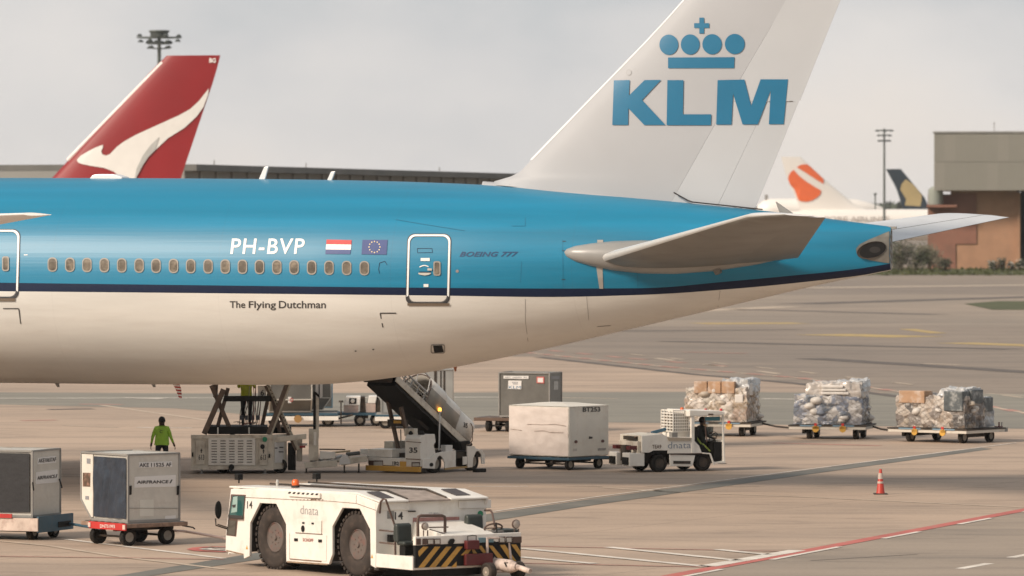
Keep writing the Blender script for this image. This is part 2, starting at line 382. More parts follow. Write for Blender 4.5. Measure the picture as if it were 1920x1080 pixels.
strip_px([(100, 892), (360, 895)], .2, mpale); strip_px([(640, 913), (990, 912.5)], .25, mwhite, dash=(2.2, 1.6)); strip_px([(190, 760), (400, 790)], .3, mpale)
strip_px([(430, 912), (760, 905)], .22, myel); strip_px([(120, 798), (220, 802)], .3, mpale); strip_px([(255, 802), (360, 803)], .35, mwhite)
strip_px([(-50, 747.5), (1000, 745)], .5, mwhite, .016, dash=(14, 3)); strip_px([(560, 802), (960, 818)], .3, mpale); strip_px([(230, 746.5), (305, 748)], .8, mwhite, .02)
strip_px([(150, 758), (230, 759)], .6, mpink); strip_px([(40, 789), (105, 788)], .6, mpink)
strip_px([(985, 661), (1250, 688), (1500, 709), (1740, 742), (1930, 776)], .55, mpink, .016, dash=(2.2, 2.2)); strip_px([(985, 661), (1250, 688), (1500, 709), (1740, 742), (1930, 776)], .3, mpale, .014)
strip_px([(1010, 670), (1300, 702), (1500, 720), (1700, 746)], .75, mcol, .016); strip_px([(980, 652), (1180, 672), (1400, 690)], .5, mpink, dash=(3, 4))
strip_px([(1180, 664), (1500, 697), (1920, 746)], .32, mpale, .016, dash=(3.5, 6)); strip_px([(1230, 672), (1500, 706)], .45, mpale, dash=(5, 8)); strip_px([(1280, 660), (1400, 663)], .6, mpink)
strip_px([(1310, 607), (1500, 606)], 5.5, myel, .012); strip_px([(1545, 627), (1720, 632)], 5, myel, .012); strip_px([(1790, 643), (1960, 649)], 3, myel, .012); strip_px([(1700, 617), (1760, 625)], 1.2, myel)
strip_px([(1730, 682), (1800, 684)], .8, mpale); strip_px([(1430, 748), (1500, 749)], .6, mwhite, .016); strip_px([(1850, 738), (1960, 744)], .35, mpale); strip_px([(980, 745), (1160, 748)], .4, mpale, .016)
strip_px([(1800, 1067), (1855, 1057)], .25, mwhite); strip_px([(1895, 1046), (1930, 1040)], .25, mwhite); strip_px([(1480, 823), (1480.5, 823.1)], .1, mpale)
strip_px([(1450, 831), (1650, 836)], .5, mpink); strip_px([(1520, 1052), (1720, 1040)], .08, mcol); strip_px([(1500, 570), (1960, 556)], 5, mcol, .014, name='rubber_streak'); strip_px([(1380, 580), (1760, 590)], 2.5, mcol, .012, name='rubber_streak')
strip_px([(1250, 640), (1900, 655)], 2.2, mcol, .012, name='rubber_streak'); strip_px([(1060, 622), (1500, 618)], 1.6, mcol, .01, name='rubber_streak'); strip_px([(90, 768), (175, 767)], .9, mcol, .012, name='rubber_streak')
strip_px([(1520, 672), (1960, 700)], 2.0, mcol, .011, name='rubber_streak'); strip_px([(1150, 590), (1480, 575)], 3.0, mpale, .012, name='worn_streak'); strip_px([(1500, 540), (1960, 534)], 6, mpale, .012, name='worn_streak')
# ================================================================== lofted aerofoils
def foil(c): return 5*(.2969*math.sqrt(max(c, 0))-.126*c-.3516*c*c+.2843*c**3-.1036*c**4)
def loft(name, secs, t, c0, c1, m, parent, n=10, vert=True, hinge=0.0, m2=None, cap=True):
    """secs: list of (le Vector, te Vector); thickness t*chord; skin from chord share c0 to c1; the thin axis is y for a fin, z for a wing"""
    b = MB(); T = Vector((0, 1, 0)) if vert else Vector((0, 0, 1)); rows = []
    for k, (le, te) in enumerate(secs):
        ch = (te-le).length; tt = t[k] if isinstance(t, list) else t
        a0 = c0[k] if isinstance(c0, list) else c0; a1 = c1[k] if isinstance(c1, list) else c1
        up, lo = [], []
        for i in range(n+1):
            q = i/n; q = q*q*(3-2*q) if a0 == 0 else q
            c = a0+(a1-a0)*q; h = foil(c)*tt*ch; h = max(h, .006)
            if a0 == 0 and i == 0: h = 0.001
            p = le+(te-le)*c; off = T*math.tan(hinge)*(c-a0)*ch
            up.append(p+T*h+off); lo.append(p-T*h+off)
        rows.append(up+lo[::-1])
    L = len(rows[0]); vs = [p for r_ in rows for p in r_]; fs = []
    for k in range(len(rows)-1):
        for j in range(L):
            q = (j+1) % L; fs.append((k*L+j, k*L+q, (k+1)*L+q, (k+1)*L+j))
    fs += [tuple(range(L)), tuple(range((len(rows)-1)*L, len(rows)*L))]
    b.add(vs, fs)
    if m2:
        for k in range(len(rows)-1):
            for j in range(L): b.m[k*L+j] = 1 if n <= j < L-1 else 0
    return b.build(name, [m, m2] if m2 else m, parent, smooth=40)
def pchip(xs, ys):
    n = len(xs); h = [xs[i+1]-xs[i] for i in range(n-1)]; d = [(ys[i+1]-ys[i])/h[i] for i in range(n-1)]
    m = [d[0]]+[0 if d[i-1]*d[i] <= 0 else 2*d[i-1]*d[i]/(d[i-1]+d[i]) for i in range(1, n-1)]+[d[-1]]
    def f(x):
        if x <= xs[0]: return ys[0]+m[0]*(x-xs[0])
        if x >= xs[-1]: return ys[-1]+m[-1]*(x-xs[-1])
        i = 0
        while x > xs[i+1]: i += 1
        t = (x-xs[i])/h[i]
        return (2*t**3-3*t*t+1)*ys[i]+(t**3-2*t*t+t)*h[i]*m[i]+(3*t*t-2*t**3)*ys[i+1]+(t**3-t*t)*h[i]*m[i+1]
    return f
def bvh_of(obs):
    vs, fs = [], []
    for o in obs:
        k = len(vs); vs += [v.co.copy() for v in o.data.vertices]; fs += [tuple(i+k for i in p.vertices) for p in o.data.polygons]
    return BVHTree.FromPolygons(vs, fs)
def hit(fr, bv, px, py):
    d = fr.ray(px, py).normalized(); r = bv.ray_cast(fr.c, d)
    if r[0] is None:
        r = bv.find_nearest(fr.c + d*((fr.c).length))
    n = r[1]
    if n.dot(fr.c-r[0]) < 0: n = -n
    return r[0], n
def decal(name, fr, bv, polys, m, off=.008, cuts=0, tri=True):
    """flat print laid onto a real surface: 2-D outlines projected on it and lifted a few millimetres"""
    bm = bmesh.new()
    for poly in polys:
        bm.faces.new([bm.verts.new((x, y, 0)) for x, y in poly])
    bm.normal_update()
    if tri: bmesh.ops.triangulate(bm, faces=bm.faces[:])
    if cuts:
        for _ in range(cuts): bmesh.ops.subdivide_edges(bm, edges=[e for e in bm.edges if e.calc_length() > 6], cuts=1, use_grid_fill=True)
    for v in bm.verts:
        p, n = hit(fr, bv, v.co.x, v.co.y); v.co = p+n*off
    me = bpy.data.meshes.new(name); bm.to_mesh(me); bm.free(); me.materials.append(m)
    return link(name, me, fr.e)
def letters(name, fr, bv, txt, x0, y0, x1, y1, m, off=.01, x2=None, **k):
    """x0,y0 lower left, x1,y1 upper right in photo pixels; y1l: top left row"""
    v, f = text2d(txt, **k); bm = bmesh.new()
    vv = [bm.verts.new((x0+(x1-x0)*a, y0+(y1-y0)*b, 0)) for a, b in v]
    for q in f:
        try: bm.faces.new([vv[i] for i in q])
        except ValueError: pass
    for _ in range(3): bmesh.ops.subdivide_edges(bm, edges=[e for e in bm.edges if abs(e.verts[0].co.y-e.verts[1].co.y) > 3.5], cuts=1)
    bmesh.ops.triangulate(bm, faces=bm.faces[:])
    for w in bm.verts: p, n = hit(fr, bv, w.co.x, w.co.y); w.co = p+n*off
    me = bpy.data.meshes.new(name); bm.to_mesh(me); bm.free(); me.materials.append(m)
    return link(name, me, fr.e)
def circ(x, y, rx, ry=None, n=28): ry = ry or rx; return [(x+rx*math.cos(2*math.pi*i/n), y+ry*math.sin(2*math.pi*i/n)) for i in range(n)]
def rrect(x0, y0, x1, y1, r, n=5):
    P = []
    for cx, cy, a in ((x1-r, y1-r, 0), (x0+r, y1-r, 90), (x0+r, y0+r, 180), (x1-r, y0+r, 270)):
        for i in range(n+1): t = R(a+90*i/n); P.append((cx+r*math.cos(t), cy+r*math.sin(t)))
    return P
def ring2(fr, bv, outer, inner, m, name, off=.012, parent=None, thick=0.0):
    n = len(outer); V = []
    for q in (outer, inner):
        for x, y in q: p, nn = hit(fr, bv, x, y); V.append(p+nn*(off+thick))
    me = bpy.data.meshes.new(name); me.from_pydata(V, [], [(i, (i+1) % n, n+(i+1) % n, n+i) for i in range(n)]); me.materials.append(m)
    return link(name, me, parent or fr.e)
# ================================================================== the airliner
YAW = -18.5
AL = Frame('airliner', (-480*160.3/F, 160.3, 0), YAW, 'big airliner with blue upper half, white belly and a crown on its white fin', 'airplane')
klmblue = mat('airline_blue_paint', (.006, .20, .345), .40, var=.22, vs=.7, sc=(.05, 1, 2.6), bump=.009, bs=1.4, coat=.0, seams=((0, 5.33, .006, .16), (2, 1.9, .005, .14)), dirt=(.02, .185, .30), da=.5, ds=1.3)  # stretched colour noise paints in streaky reflections along the hull
navy = mat('navy_stripe_paint', (.005, .014, .045), .45, var=.1, spec=.3)
belly = mat('white_belly_paint', (.69, .67, .62), .42, var=.10, vs=.6, sc=(.3, 1, 2), bump=.008, bs=1.5, coat=.0, seams=((0, 5.33, .006, .10), (2, 1.9, .005, .08)), dirt=(.52, .46, .40), da=.35, ds=.9)
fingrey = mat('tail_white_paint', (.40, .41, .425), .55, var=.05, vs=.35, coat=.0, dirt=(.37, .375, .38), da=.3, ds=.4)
ledge = mat('polished_leading_edge', (.86, .85, .83), .25, var=.04, metal=.1)
stabg = mat('stabilizer_shade_grey', (.215, .205, .185), .4, var=.12, vs=.8, sc=(.6, 1, 1), dirt=(.12, .105, .085), da=.7, ds=1.3)  # darkened grey, carries the shade under the tailplane in its colour
elevm = mat('elevator_shade_grey', (.19, .18, .16), .4, var=.15, vs=.9, dirt=(.2, .18, .15), da=.6, ds=1.3)  # elevator underside, shade painted in as a darker grey
wframe = mat('window_surround', (.30, .27, .23), .5, var=.1)
decalw = mat('white_print', (.86, .84, .80), .45, var=.03)
def alz(px, py, v): p = AL.on(px, py, 'y', v); return (p.x, p.z)
top = pchip(*zip(*[alz(x, y, 0) for x, y in ((0, 333.5), (250, 334), (470, 335.5), (650, 338), (770, 341), (935, 348), (1050, 357), (1200, 370.5), (1350, 386), (1500, 403), (1600, 416), (1674, 425.5))]))
bot = pchip(*zip(*[alz(x, y, 0) for x, y in ((0, 718), (200, 720), (450, 721.5), (590, 721), (650, 717.5), (750, 706.5), (850, 689), (1000, 659), (1200, 613), (1400, 566), (1560, 529), (1669, 507))]))
UEND = alz(1671, 460, 0)[0]
hw = pchip([-60, 0, 3, 7, 11, 14, 17, UEND], [3.1, 3.1, 3.05, 2.72, 2.1, 1.52, .85, .16])
def spx(pts):
    r_ = []
    for x, y in pts:
        v = -3.0
        for _ in range(4): p = AL.on(x, y, 'y', v); v = -hw(p.x)*.97
        r_.append((p.x, p.z))
    return pchip(*zip(*r_))
stt = spx([(0, 530), (400, 535), (800, 539.5), (1020, 541), (1202, 540.5), (1360, 528), (1480, 517), (1600, 505), (1667, 494.5)])
stb = spx([(0, 546), (400, 549.8), (800, 554), (1020, 557), (1202, 553), (1385, 540.5), (1530, 526), (1620, 515), (1667, 506)])
us = [-34+i*.9 for i in range(int(34/.9))] + [i*.42 for i in range(int(UEND/.42))]
us = sorted(set([round(u, 3) for u in us if u < UEND-.15])) + [UEND]
b = MB(); NB, NS, NT = 10, 2, 16
for u in us:
    zt, zb = top(u), bot(u); zc, hh, w_ = (zt+zb)/2, (zt-zb)/2, hw(u)
    a1 = math.asin(max(-.985, min(.98, (stb(u)-zc)/hh))); a2 = math.asin(max(-.975, min(.99, (stt(u)-zc)/hh)))
    ang = [-math.pi/2+(a1+math.pi/2)*i/NB for i in range(NB)]+[a1+(a2-a1)*i/NS for i in range(NS)]+[a2+(math.pi/2-a2)*i/NT for i in range(NT+1)]
    pts = [(-w_*math.cos(t), zc+hh*math.sin(t)) for t in ang] + [(w_*math.cos(t), zc+hh*math.sin(t)) for t in ang[-2:0:-1]]
    b.v += [(u, y, z) for y, z in pts]; PL = len(pts)
half = NB+NS+NT
for k in range(len(us)-1):
    for j in range(PL):
        q = (j+1) % PL; i = j if j < half else PL-1-j
        b.f.append((k*PL+j, k*PL+q, (k+1)*PL+q, (k+1)*PL+j)); b.m.append(1 if i < NB else 2 if i < NB+NS else 0)
b.f.append(tuple(range(PL))); b.m.append(1); b.f.append(tuple(range((len(us)-1)*PL, len(us)*PL))); b.m.append(3)
body = b.build('fuselage', [klmblue, belly, navy, grey], AL.e, smooth=40)
BF = bvh_of([body])
# nose section outside the frame to the left
nb = MB(); prof = [(3.1, -34.05), (3.1, -42), (2.9, -45), (2.3, -48), (1.4, -50), (.5, -51), (.05, -51.3)]
nb.lathe([(r_, h) for r_, h in prof], c=(0, 0, (top(-34)+bot(-34))/2), ax='x', n=40); nb.build('nose_section', belly, AL.e, smooth=40)
# fin --------------------------------------------------------------------
def fz(px, py): p = AL.on(px, py, 'y', 0); return Vector(p)
def lerp(a, b, t): return a+(b-a)*t
def line_at(pts, z):     # x of a polyline (local u,z) at height z
    for p, q in zip(pts, pts[1:]):
        if (p[1]-z)*(q[1]-z) <= 0 and p[1] != q[1]: return lerp(p[0], q[0], (z-p[1])/(q[1]-p[1]))
    p, q = (pts[0], pts[1]) if abs(z-pts[0][1]) < abs(z-pts[-1][1]) else (pts[-2], pts[-1])
    return lerp(p[0], q[0], (z-p[1])/(q[1]-p[1]))
LE = [(fz(x, y).x, fz(x, y).z) for x, y in ((1492, -230), (1280, 0), (1230, 57), (993, 300), (972, 322), (948, 334), (915, 342))]
TE = [(fz(x, y).x, fz(x, y).z) for x, y in ((1672, -230), (1576, 0), (1500, 190), (1420, 390))]
HL = [(fz(x, y).x, fz(x, y).z) for x, y in ((1582, -230), (1478, 0), (1401, 131), (1270, 366))]
TL = [(fz(x, y).x, fz(x, y).z) for x, y in ((1441, 190), (1349, 383))]
zbase, ztop, ztab = fz(1200, 372).z-.45, LE[0][1], fz(1460, 190).z
zs = [zbase, fz(940, 340).z, fz(960, 331).z, fz(972, 322).z, fz(993, 300).z] + [lerp(fz(993, 300).z, ztop, i/12) for i in range(1, 13)]
def secs(z0, z1, n, extra=()):
    Z = sorted(set([lerp(z0, z1, i/n) for i in range(n+1)]+list(extra)))
    return Z, [(Vector((line_at(LE, z), 0, z)), Vector((line_at(TE, z), 0, z))) for z in Z]
Z = sorted(zs); S_ = [(Vector((line_at(LE, max(z, LE[-1][1])), 0, z)), Vector((line_at(TE, z), 0, z))) for z in Z]
tkz = lambda z: lerp(.085, .10, (z-Z[0])/(Z[-1]-Z[0]))
tk = [tkz(z) for z in Z]
hc = [(line_at(HL, z)-s[0].x)/(s[1].x-s[0].x) for z, s in zip(Z, S_)]
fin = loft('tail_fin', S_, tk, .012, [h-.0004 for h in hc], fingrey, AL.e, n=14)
zi = [i for i, z in enumerate(Z) if z >= fz(993, 300).z-.01]
loft('fin_leading_edge', [S_[i] for i in zi], [tk[i]*1.03 for i in zi], 0, .016, ledge, AL.e, n=6)
zr = sorted([fz(1300, 389).z, lerp(fz(1300, 389).z, ztab, .5), ztab])
Sr = [(Vector((line_at(LE, z), 0, z)), Vector((line_at(TE, z), 0, z))) for z in zr]
hr = [(line_at(HL, z)-s[0].x)/(s[1].x-s[0].x) for z, s in zip(zr, Sr)]; tr = [(line_at(TL, z)-s[0].x)/(s[1].x-s[0].x) for z, s in zip(zr, Sr)]
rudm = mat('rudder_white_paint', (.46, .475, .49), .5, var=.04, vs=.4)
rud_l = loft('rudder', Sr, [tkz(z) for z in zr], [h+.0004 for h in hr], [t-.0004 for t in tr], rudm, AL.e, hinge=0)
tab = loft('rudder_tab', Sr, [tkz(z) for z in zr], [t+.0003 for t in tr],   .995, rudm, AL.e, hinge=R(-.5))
zu = [ztab+.01]+[lerp(ztab, ztop, i/6) for i in range(1, 7)]
Su = [(Vector((line_at(LE, z), 0, z)), Vector((line_at(TE, z), 0, z))) for z in zu]
hu = [(line_at(HL, z)-s[0].x)/(s[1].x-s[0].x) for z, s in zip(zu, Su)]
rud_u = loft('rudder', Su, [tkz(z) for z in zu], [h+.0004 for h in hu], 1, rudm, AL.e, hinge=R(-.5))
full = loft('full', S_, tk, .012, 1, fingrey, AL.e, n=40); BV = bvh_of([full]); bpy.data.objects.remove(full)
logo = mat('logo_blue', (.008, .145, .27), .45, var=.05)
def zp(pts): return [(900+x/2.5946, y/2.5946) for x, y in pts]
Kp = zp([(653, 392), (730, 390), (726, 465), (802, 390), (882, 389), (790, 487), (903, 608), (800, 608), (723, 527), (722, 608), (645, 608)])
Lp = zp([(913, 390), (991, 390), (988, 556), (1126, 556), (1124, 609), (909, 609)])
Mp = zp([(1157, 390), (1287, 387), (1320, 515), (1366, 386), (1499, 386), (1478, 604), (1406, 604), (1415, 440), (1352, 605), (1278, 605), (1232, 455), (1224, 606), (1150, 606)])
for q in (Kp, Lp, Mp): decal('fin_letter', AL, BV, [q], logo, off=.028, cuts=3)
decal('crown_logo', AL, BV, [circ(1254.5, 84, 17.6, 19), circ(1294.5, 83.5, 17.6, 19), circ(1335.5, 83, 18.2, 19), circ(1378, 82.5, 18.6, 19),
      zp([(916, 280), (1239, 278), (1237, 331), (916, 332)]), zp([(1068, 86), (1091, 86), (1091, 113), (1116, 113), (1116, 136), (1091, 136), (1091, 163), (1068, 163), (1068, 136), (1043, 136), (1043, 113), (1068, 113)])], logo, off=.022, cuts=2)
decal('logo_ring', AL, BV, [circ(1179.5, 136, 5, 5.5, 16)], mat('ring_grey', (.32, .32, .32), .5), off=.010)
decal('logo_ring', AL, BV, [circ(1179.5, 136, 4.2, 4.7, 16)], fingrey, off=.013)
seam = mat('skin_seam', (.16, .14, .13), .6, var=.2)
def line_px(name, bv, pts, w, m, off=.012):
    P = []
    for p, q in zip(pts, pts[1:]):
        dx, dy = q[0]-p[0], q[1]-p[1]; L = math.hypot(dx, dy); nx, ny = -dy/L*w/2, dx/L*w/2; k = max(1, int(L/14))
        for i in range(k):
            a, c = i/k, (i+1)/k
            P.append([(p[0]+dx*a+nx, p[1]+dy*a+ny), (p[0]+dx*c+nx, p[1]+dy*c+ny), (p[0]+dx*c-nx, p[1]+dy*c-ny), (p[0]+dx*a-nx, p[1]+dy*a-ny)])
    return decal(name, AL, bv, P, m, off)
line_px('seam', BV, [(1441, 190.5), (1503, 190)], 1.1, seam, .02)
line_px('seam', BV, [(956, 318), (956, 345)], .9, seam, .02)
BA = bvh_of([body, fin, rud_l, tab])
MB().tube([Vector((fz(x, y).x, -.36+.0*i, fz(x, y).z)) for i, (x, y) in enumerate(((1270, 361), (1283, 368.5), (1297, 376)))]+[Vector((fz(x, 380).x, -.30*(1-i/6)-.06, top(fz(x, 380).x)+.035)) for i, x in enumerate((1305, 1330, 1360, 1390, 1420, 1432))], .022, 6).build('rudder_gap', mat('gap_dark', (.03, .025, .025), .7), AL.e)
fb = MB()     # dorsal fairing blending the fin root into the crown
pts = [fz(900, 345.5), fz(935, 341), fz(956, 331), fz(1000, 352)]
rt = MB(); segs = 22; rows = []
for i in range(segs+1):
    u = lerp(fz(905, 345).x, fz(1290, 380).x, i/segs); zt = top(u); w_ = .04+.62*math.sin(math.pi*min(1, (i+.6)/segs)**.9)**.8
    rows.append([(u, -w_, zt-.16-w_*.06), (u, -w_*.5, zt+.015), (u, 0, zt+.10), (u, w_*.5, zt+.015), (u, w_, zt-.16-w_*.06)])
for rr in rows: rt.v += rr
for i in range(segs):
    for j in range(4): rt.f.append((i*5+j, i*5+j+1, (i+1)*5+j+1, (i+1)*5+j)); rt.m.append(0)
rt.build('fin_root_fairing', fingrey, AL.e, smooth=60)
# stabilisers ------------------------------------------------------------
stabt = mat('stabilizer_lit_top', (.62, .64, .66), .45, var=.06)  # paler copy for upper faces, their lit look put into the colour
def stab(sgn):
    rl = Vector(AL.on(1098, 492, 'y', -1.3)); rt_ = Vector(AL.on(1497, 480, 'y', -1.2)); tl = Vector(AL.on(1398, 405, 'y', -10.3)); tt = Vector(AL.on(1548, 406.5, 'y', -10.7))
    tl2 = Vector(AL.on(1470, 401.5, 'y', -10.75)); tt2 = Vector(AL.on(1551, 406, 'y', -10.82))
    pr = [(lerp(rl, tl, t), lerp(rt_, tt, t)) for t in (0, .12, .3, .5, .7, .85, 1)]+[(lerp(tl, tl2, .5)+Vector((-.12, 0, 0)), lerp(tt, tt2, .5)), (tl2, tt2)]
    if sgn > 0: pr = [(Vector((a.x, -a.y, a.z)), Vector((c.x, -c.y, c.z))) for a, c in pr]
    th = [.105, .105, .10, .098, .095, .093, .09, .07, .04]
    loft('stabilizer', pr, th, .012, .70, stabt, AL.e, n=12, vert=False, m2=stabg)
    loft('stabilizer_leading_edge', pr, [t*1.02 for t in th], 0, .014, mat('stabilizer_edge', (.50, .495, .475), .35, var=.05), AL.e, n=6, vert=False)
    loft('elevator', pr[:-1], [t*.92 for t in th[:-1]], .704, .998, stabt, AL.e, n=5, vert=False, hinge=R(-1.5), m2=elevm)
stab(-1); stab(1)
# root fairing bullet, side plate and hinge drain
bl = MB(); p0, p1 = Vector(hit(AL, BF, 1058, 473)[0]), Vector(hit(AL, BF, 1478, 480)[0])
prof = [(0, 0), (.012, .13), (.05, .25), (.12, .36), (.22, .47), (.35, .53), (.5, .52), (.68, .42), (.86, .24), (1, .04)]
vs = []; NP = 20
for t, r_ in [(0, .02)]+[(a, c) for a, c in prof[1:]]:
    c = p0.lerp(p1, t)+Vector((0, .02, -.04*math.sin(math.pi*t)))
    for j in range(NP): an = 2*math.pi*j/NP; vs.append((c.x, c.y+r_*1.0*math.cos(an), c.z+r_*.92*math.sin(an)-r_*.12))
fs = [(i*NP+j, i*NP+(j+1) % NP, (i+1)*NP+(j+1) % NP, (i+1)*NP+j) for i in range(len(prof)-1) for j in range(NP)]
bl.add(vs, fs); bl.build('stabilizer_root_fairing', mat('fairing_grey', (.30, .295, .28), .35, var=.15, vs=.8), AL.e, smooth=60)
decal('trim_plate', AL, BF, [[(1120, 450), (1131, 450), (1131, 470), (1120, 470)]], mat('trim_plate_grey', (.34, .32, .29), .45), .02, cuts=1); decal('trim_plate', AL, BF, [[(1118, 500), (1130, 500), (1131, 541), (1124, 541)]], mat('trim_plate_grey', (.34, .32, .29), .45), .02, cuts=1)
q = hit(AL, BF, 1345, 498)[0]; MB().prism([(q.x-.10, q.z+.25), (q.x+.10, q.z+.25), (q.x+.12, q.z-.2), (q.x-.02, q.z-.28), (q.x-.12, q.z-.1)], q.y-.14, q.y+.1).build('drain_fairing', stabg, AL.e, bevel=.02)
MB().prism([fz(1455, 378).xz, fz(1488, 401).xz, fz(1463, 401).xz], -.05, .05).build('tail_blade', grey, AL.e)
# APU end ------------------------------------------------------------------
apu = mat('apu_heat_metal', (.20, .19, .165), .45, metal=.4, var=.3, vs=4)
decal('exhaust_surround', AL, BF, [[(1672, 432), (1652, 440), (1630, 449), (1612, 458), (1605, 466), (1606, 475), (1614, 482), (1632, 488), (1652, 491), (1672, 494)]], apu, .02, cuts=3)
oc, nn = hit(AL, BF, 1634, 469); eb = MB()
U1 = Vector((1, 0, 0)); U1 = (U1-nn*U1.dot(nn)).normalized(); U2 = nn.cross(U1)
outer = [oc+nn*.05+U1*.42*math.cos(2*math.pi*i/24)+U2*(.24*math.sin(2*math.pi*i/24)+.09*math.cos(2*math.pi*i/24)) for i in range(24)]
ep = Vector((.2, 0, .05)); inner = [oc+nn*.024+(p-oc-nn*.05)*.9+U1*.04 for p in outer]
eb.add(outer+inner, [(i, (i+1) % 24, 24+(i+1) % 24, 24+i) for i in range(24)]); ex = eb.build('apu_exhaust', dark, AL.e, smooth=60)
e2 = MB(); e2.add(inner, [tuple(range(24))]); e2.build('exhaust_hole', mat('hole_black', (.006, .006, .006), .9), ex)  # flat black face, darkness of the opening put into its colour
e3 = MB(); e3.add([oc+nn*.028+U1*(.10+.16*math.cos(a))+U2*(.01+.09*math.sin(a)) for a in [2*math.pi*i/20 for i in range(20)]], [tuple(range(20))]); e3.build('exhaust_pipe', mat('dim_pipe', (.022, .02, .018), .7), ex)
MB().beam(fz(1660, 427), fz(1681, 427), .07, .07).build('tail_light', grey, AL.e)
# windows -----------------------------------------------------------------
pane = mat('cabin_window_pane', (.15, .125, .095), .15, var=.5, vs=3, dirt=(.40, .33, .24), da=.9, ds=2.5)
wx = [98.7, 131.5, 163.5, 196, 228.7, 261.3, 293, 325.8, 358, 390.6, 422.7, 455, 487, 519.5, 551.8, 584.7, 617.3, 650.3, 683.5]
for i, x in enumerate(wx):
    y = 496.3+i*.37; o_ = rrect(x-8.9, y-13.4, x+8.9, y+13.4, 7.8); i_ = rrect(x-6.9, y-11.0, x+6.9, y+11.0, 6.2)
    w_ = ring2(AL, BF, o_, i_, wframe, 'window_frame', off=.022)
    ob = decal('pane', AL, BF, [i_], pane, .012); ob.parent = w_
line_px('panel_line', BF, [(712, 513), (710, 505), (712, 493), (722, 490), (726, 497)], .9, navy)
# doors ---------------------------------------------------------------------
decalr = decal
outl = mat('door_outline_white', (.85, .86, .84), .45, var=.03); outd = mat('door_outline_dark', (.05, .05, .055), .5)
def doorpath(x0, x1, y0, y1, lean):
    P = rrect(x0, y0, x1, y1, 13, 6); return [(x+lean*((y-y0)/(y1-y0)-.0)*-1, y) for x, y in P]
def door(x0, x1, y0, y1, lean):
    ym = 553.5
    A = doorpath(x0, x1, y0, y1, lean); B = doorpath(x0+4.2, x1-4.2, y0+4.2, y1-3.2, lean); C = doorpath(x0-1.6, x1+1.6, y0-2, y1+1.4, lean)
    d = MB(); root = decal('door', AL, BF, [B], klmblue, .0, cuts=0) if False else None
    n = len(A)
    def bits(O, I, m, nm, off, sel):
        V = [];
        for q in (O, I):
            for x, y in q: p, nn = hit(AL, BF, x, y); V.append(p+nn*off)
        me = bpy.data.meshes.new(nm); me.from_pydata(V, [], [(i, (i+1) % n, n+(i+1) % n, n+i) for i in range(n) if sel((O[i][1]+O[(i+1) % n][1])/2)]); me.materials.append(m)
        return link(nm, me, None)
    return A, B, C, bits
def dens(P, step=9):
    Q = []
    for a, c in zip(P, P[1:]+P[:1]):
        k = max(1, int(math.hypot(c[0]-a[0], c[1]-a[1])/step))
        Q += [(a[0]+(c[0]-a[0])*i/k, a[1]+(c[1]-a[1])*i/k) for i in range(k)]
    return Q
def make_door(x0, x1, y0, y1, lean, ym, name='door'):
    def shp(e, r_): 
        P = rrect(x0+e, y0+e, x1-e, y1-e, r_, 6); return [(x-lean*((y-y0)/(y1-y0))-2.2*math.sin(math.pi*(y-y0)/(y1-y0))*(0), y) for x, y in P]
    base = shp(0, 13); k = dens(base); n = len(k)
    cx, cy = (x0+x1)/2-lean/2, (y0+y1)/2
    def sc(e): return [(cx+(x-cx)*(1-e/((x1-x0)/2)), cy+(y-cy)*(1-e/((y1-y0)/2))) for x, y in k]
    def band(e0, e1, m, nm, off, sel, par):
        V = []
        for q in (sc(e0), sc(e1)):
            for x, y in q: p, nn = hit(AL, BF, x, y); V.append(p+nn*off)
        me = bpy.data.meshes.new(nm); me.from_pydata(V, [], [(i, (i+1) % n, n+(i+1) % n, n+i) for i in range(n) if sel((k[i][1]+k[(i+1) % n][1])/2)]); me.materials.append(m)
        return link(nm, me, par)
    d = band(-1.6, 0, outd, name, .014, lambda y: True, AL.e)
    band(0, 3.4, outl, 'door_outline', .018, lambda y: y < ym, d); band(0, 3.2, outd, 'door_outline', .018, lambda y: y >= ym, d)
    band(3.4, 4.0, outd, 'door_seam', .012, lambda y: True, d)
    return d
d1 = make_door(765.5, 845, 440, 569.5, 3.4, 553)
def sub(o, p): o.parent = p; return o
sub(decal('door_sill', AL, BF, [[(764, 568), (843.5, 568), (843, 573), (764.5, 573)]], mat('sill_brown', (.16, .12, .085), .6), .03), d1)
wf = sub(ring2(AL, BF, rrect(813, 490, 826.5, 517, 4), rrect(815.3, 492.5, 824.3, 514.5, 3), wframe, 'window_frame', .03), d1)
sub(decal('window_pane', AL, BF, [rrect(815.3, 492.5, 824.3, 514.5, 3)], pane, .02), d1)
sub(decal('door_placard', AL, BF, [[(789, 484), (806, 484), (806, 489.5), (789, 489.5)], [(794.5, 532.5), (803.5, 532.5), (803.5, 538), (794.5, 538)]], decalw, .02), d1)
sub(decal('door_handle', AL, BF, [[(785, 511.5), (808, 511.5), (808, 513.5), (803, 515.5), (797, 516.5), (790, 515.5), (785, 514)], [(802, 503), (810, 503.5), (810, 507.5), (802, 507)]], alu, .035), d1)
arcp = [(787+i*2.4, 502.5-4.6*math.sin(math.pi*(i+1)/9.5)) for i in range(8)]
sub(line_px('handle_arrow', BF, arcp, 1.8, decalw, .022), d1); sub(line_px('handle_recess', BF, [(786, 510), (808, 510)], 1.4, navy, .024), d1)
sub(line_px('vent_outline', BF, [(782.5, 466), (810, 466), (811, 473.5), (783, 474), (782.5, 466)], .7, navy, .012), d1)
d2 = make_door(-44, 37, 431.5, 560, 3.4, 545)
sub(decal('door_sill', AL, BF, [[(-45, 559), (29, 559), (29, 565), (-45, 565)]], mat('sill_brown', (.16, .12, .085), .6), .03), d2)
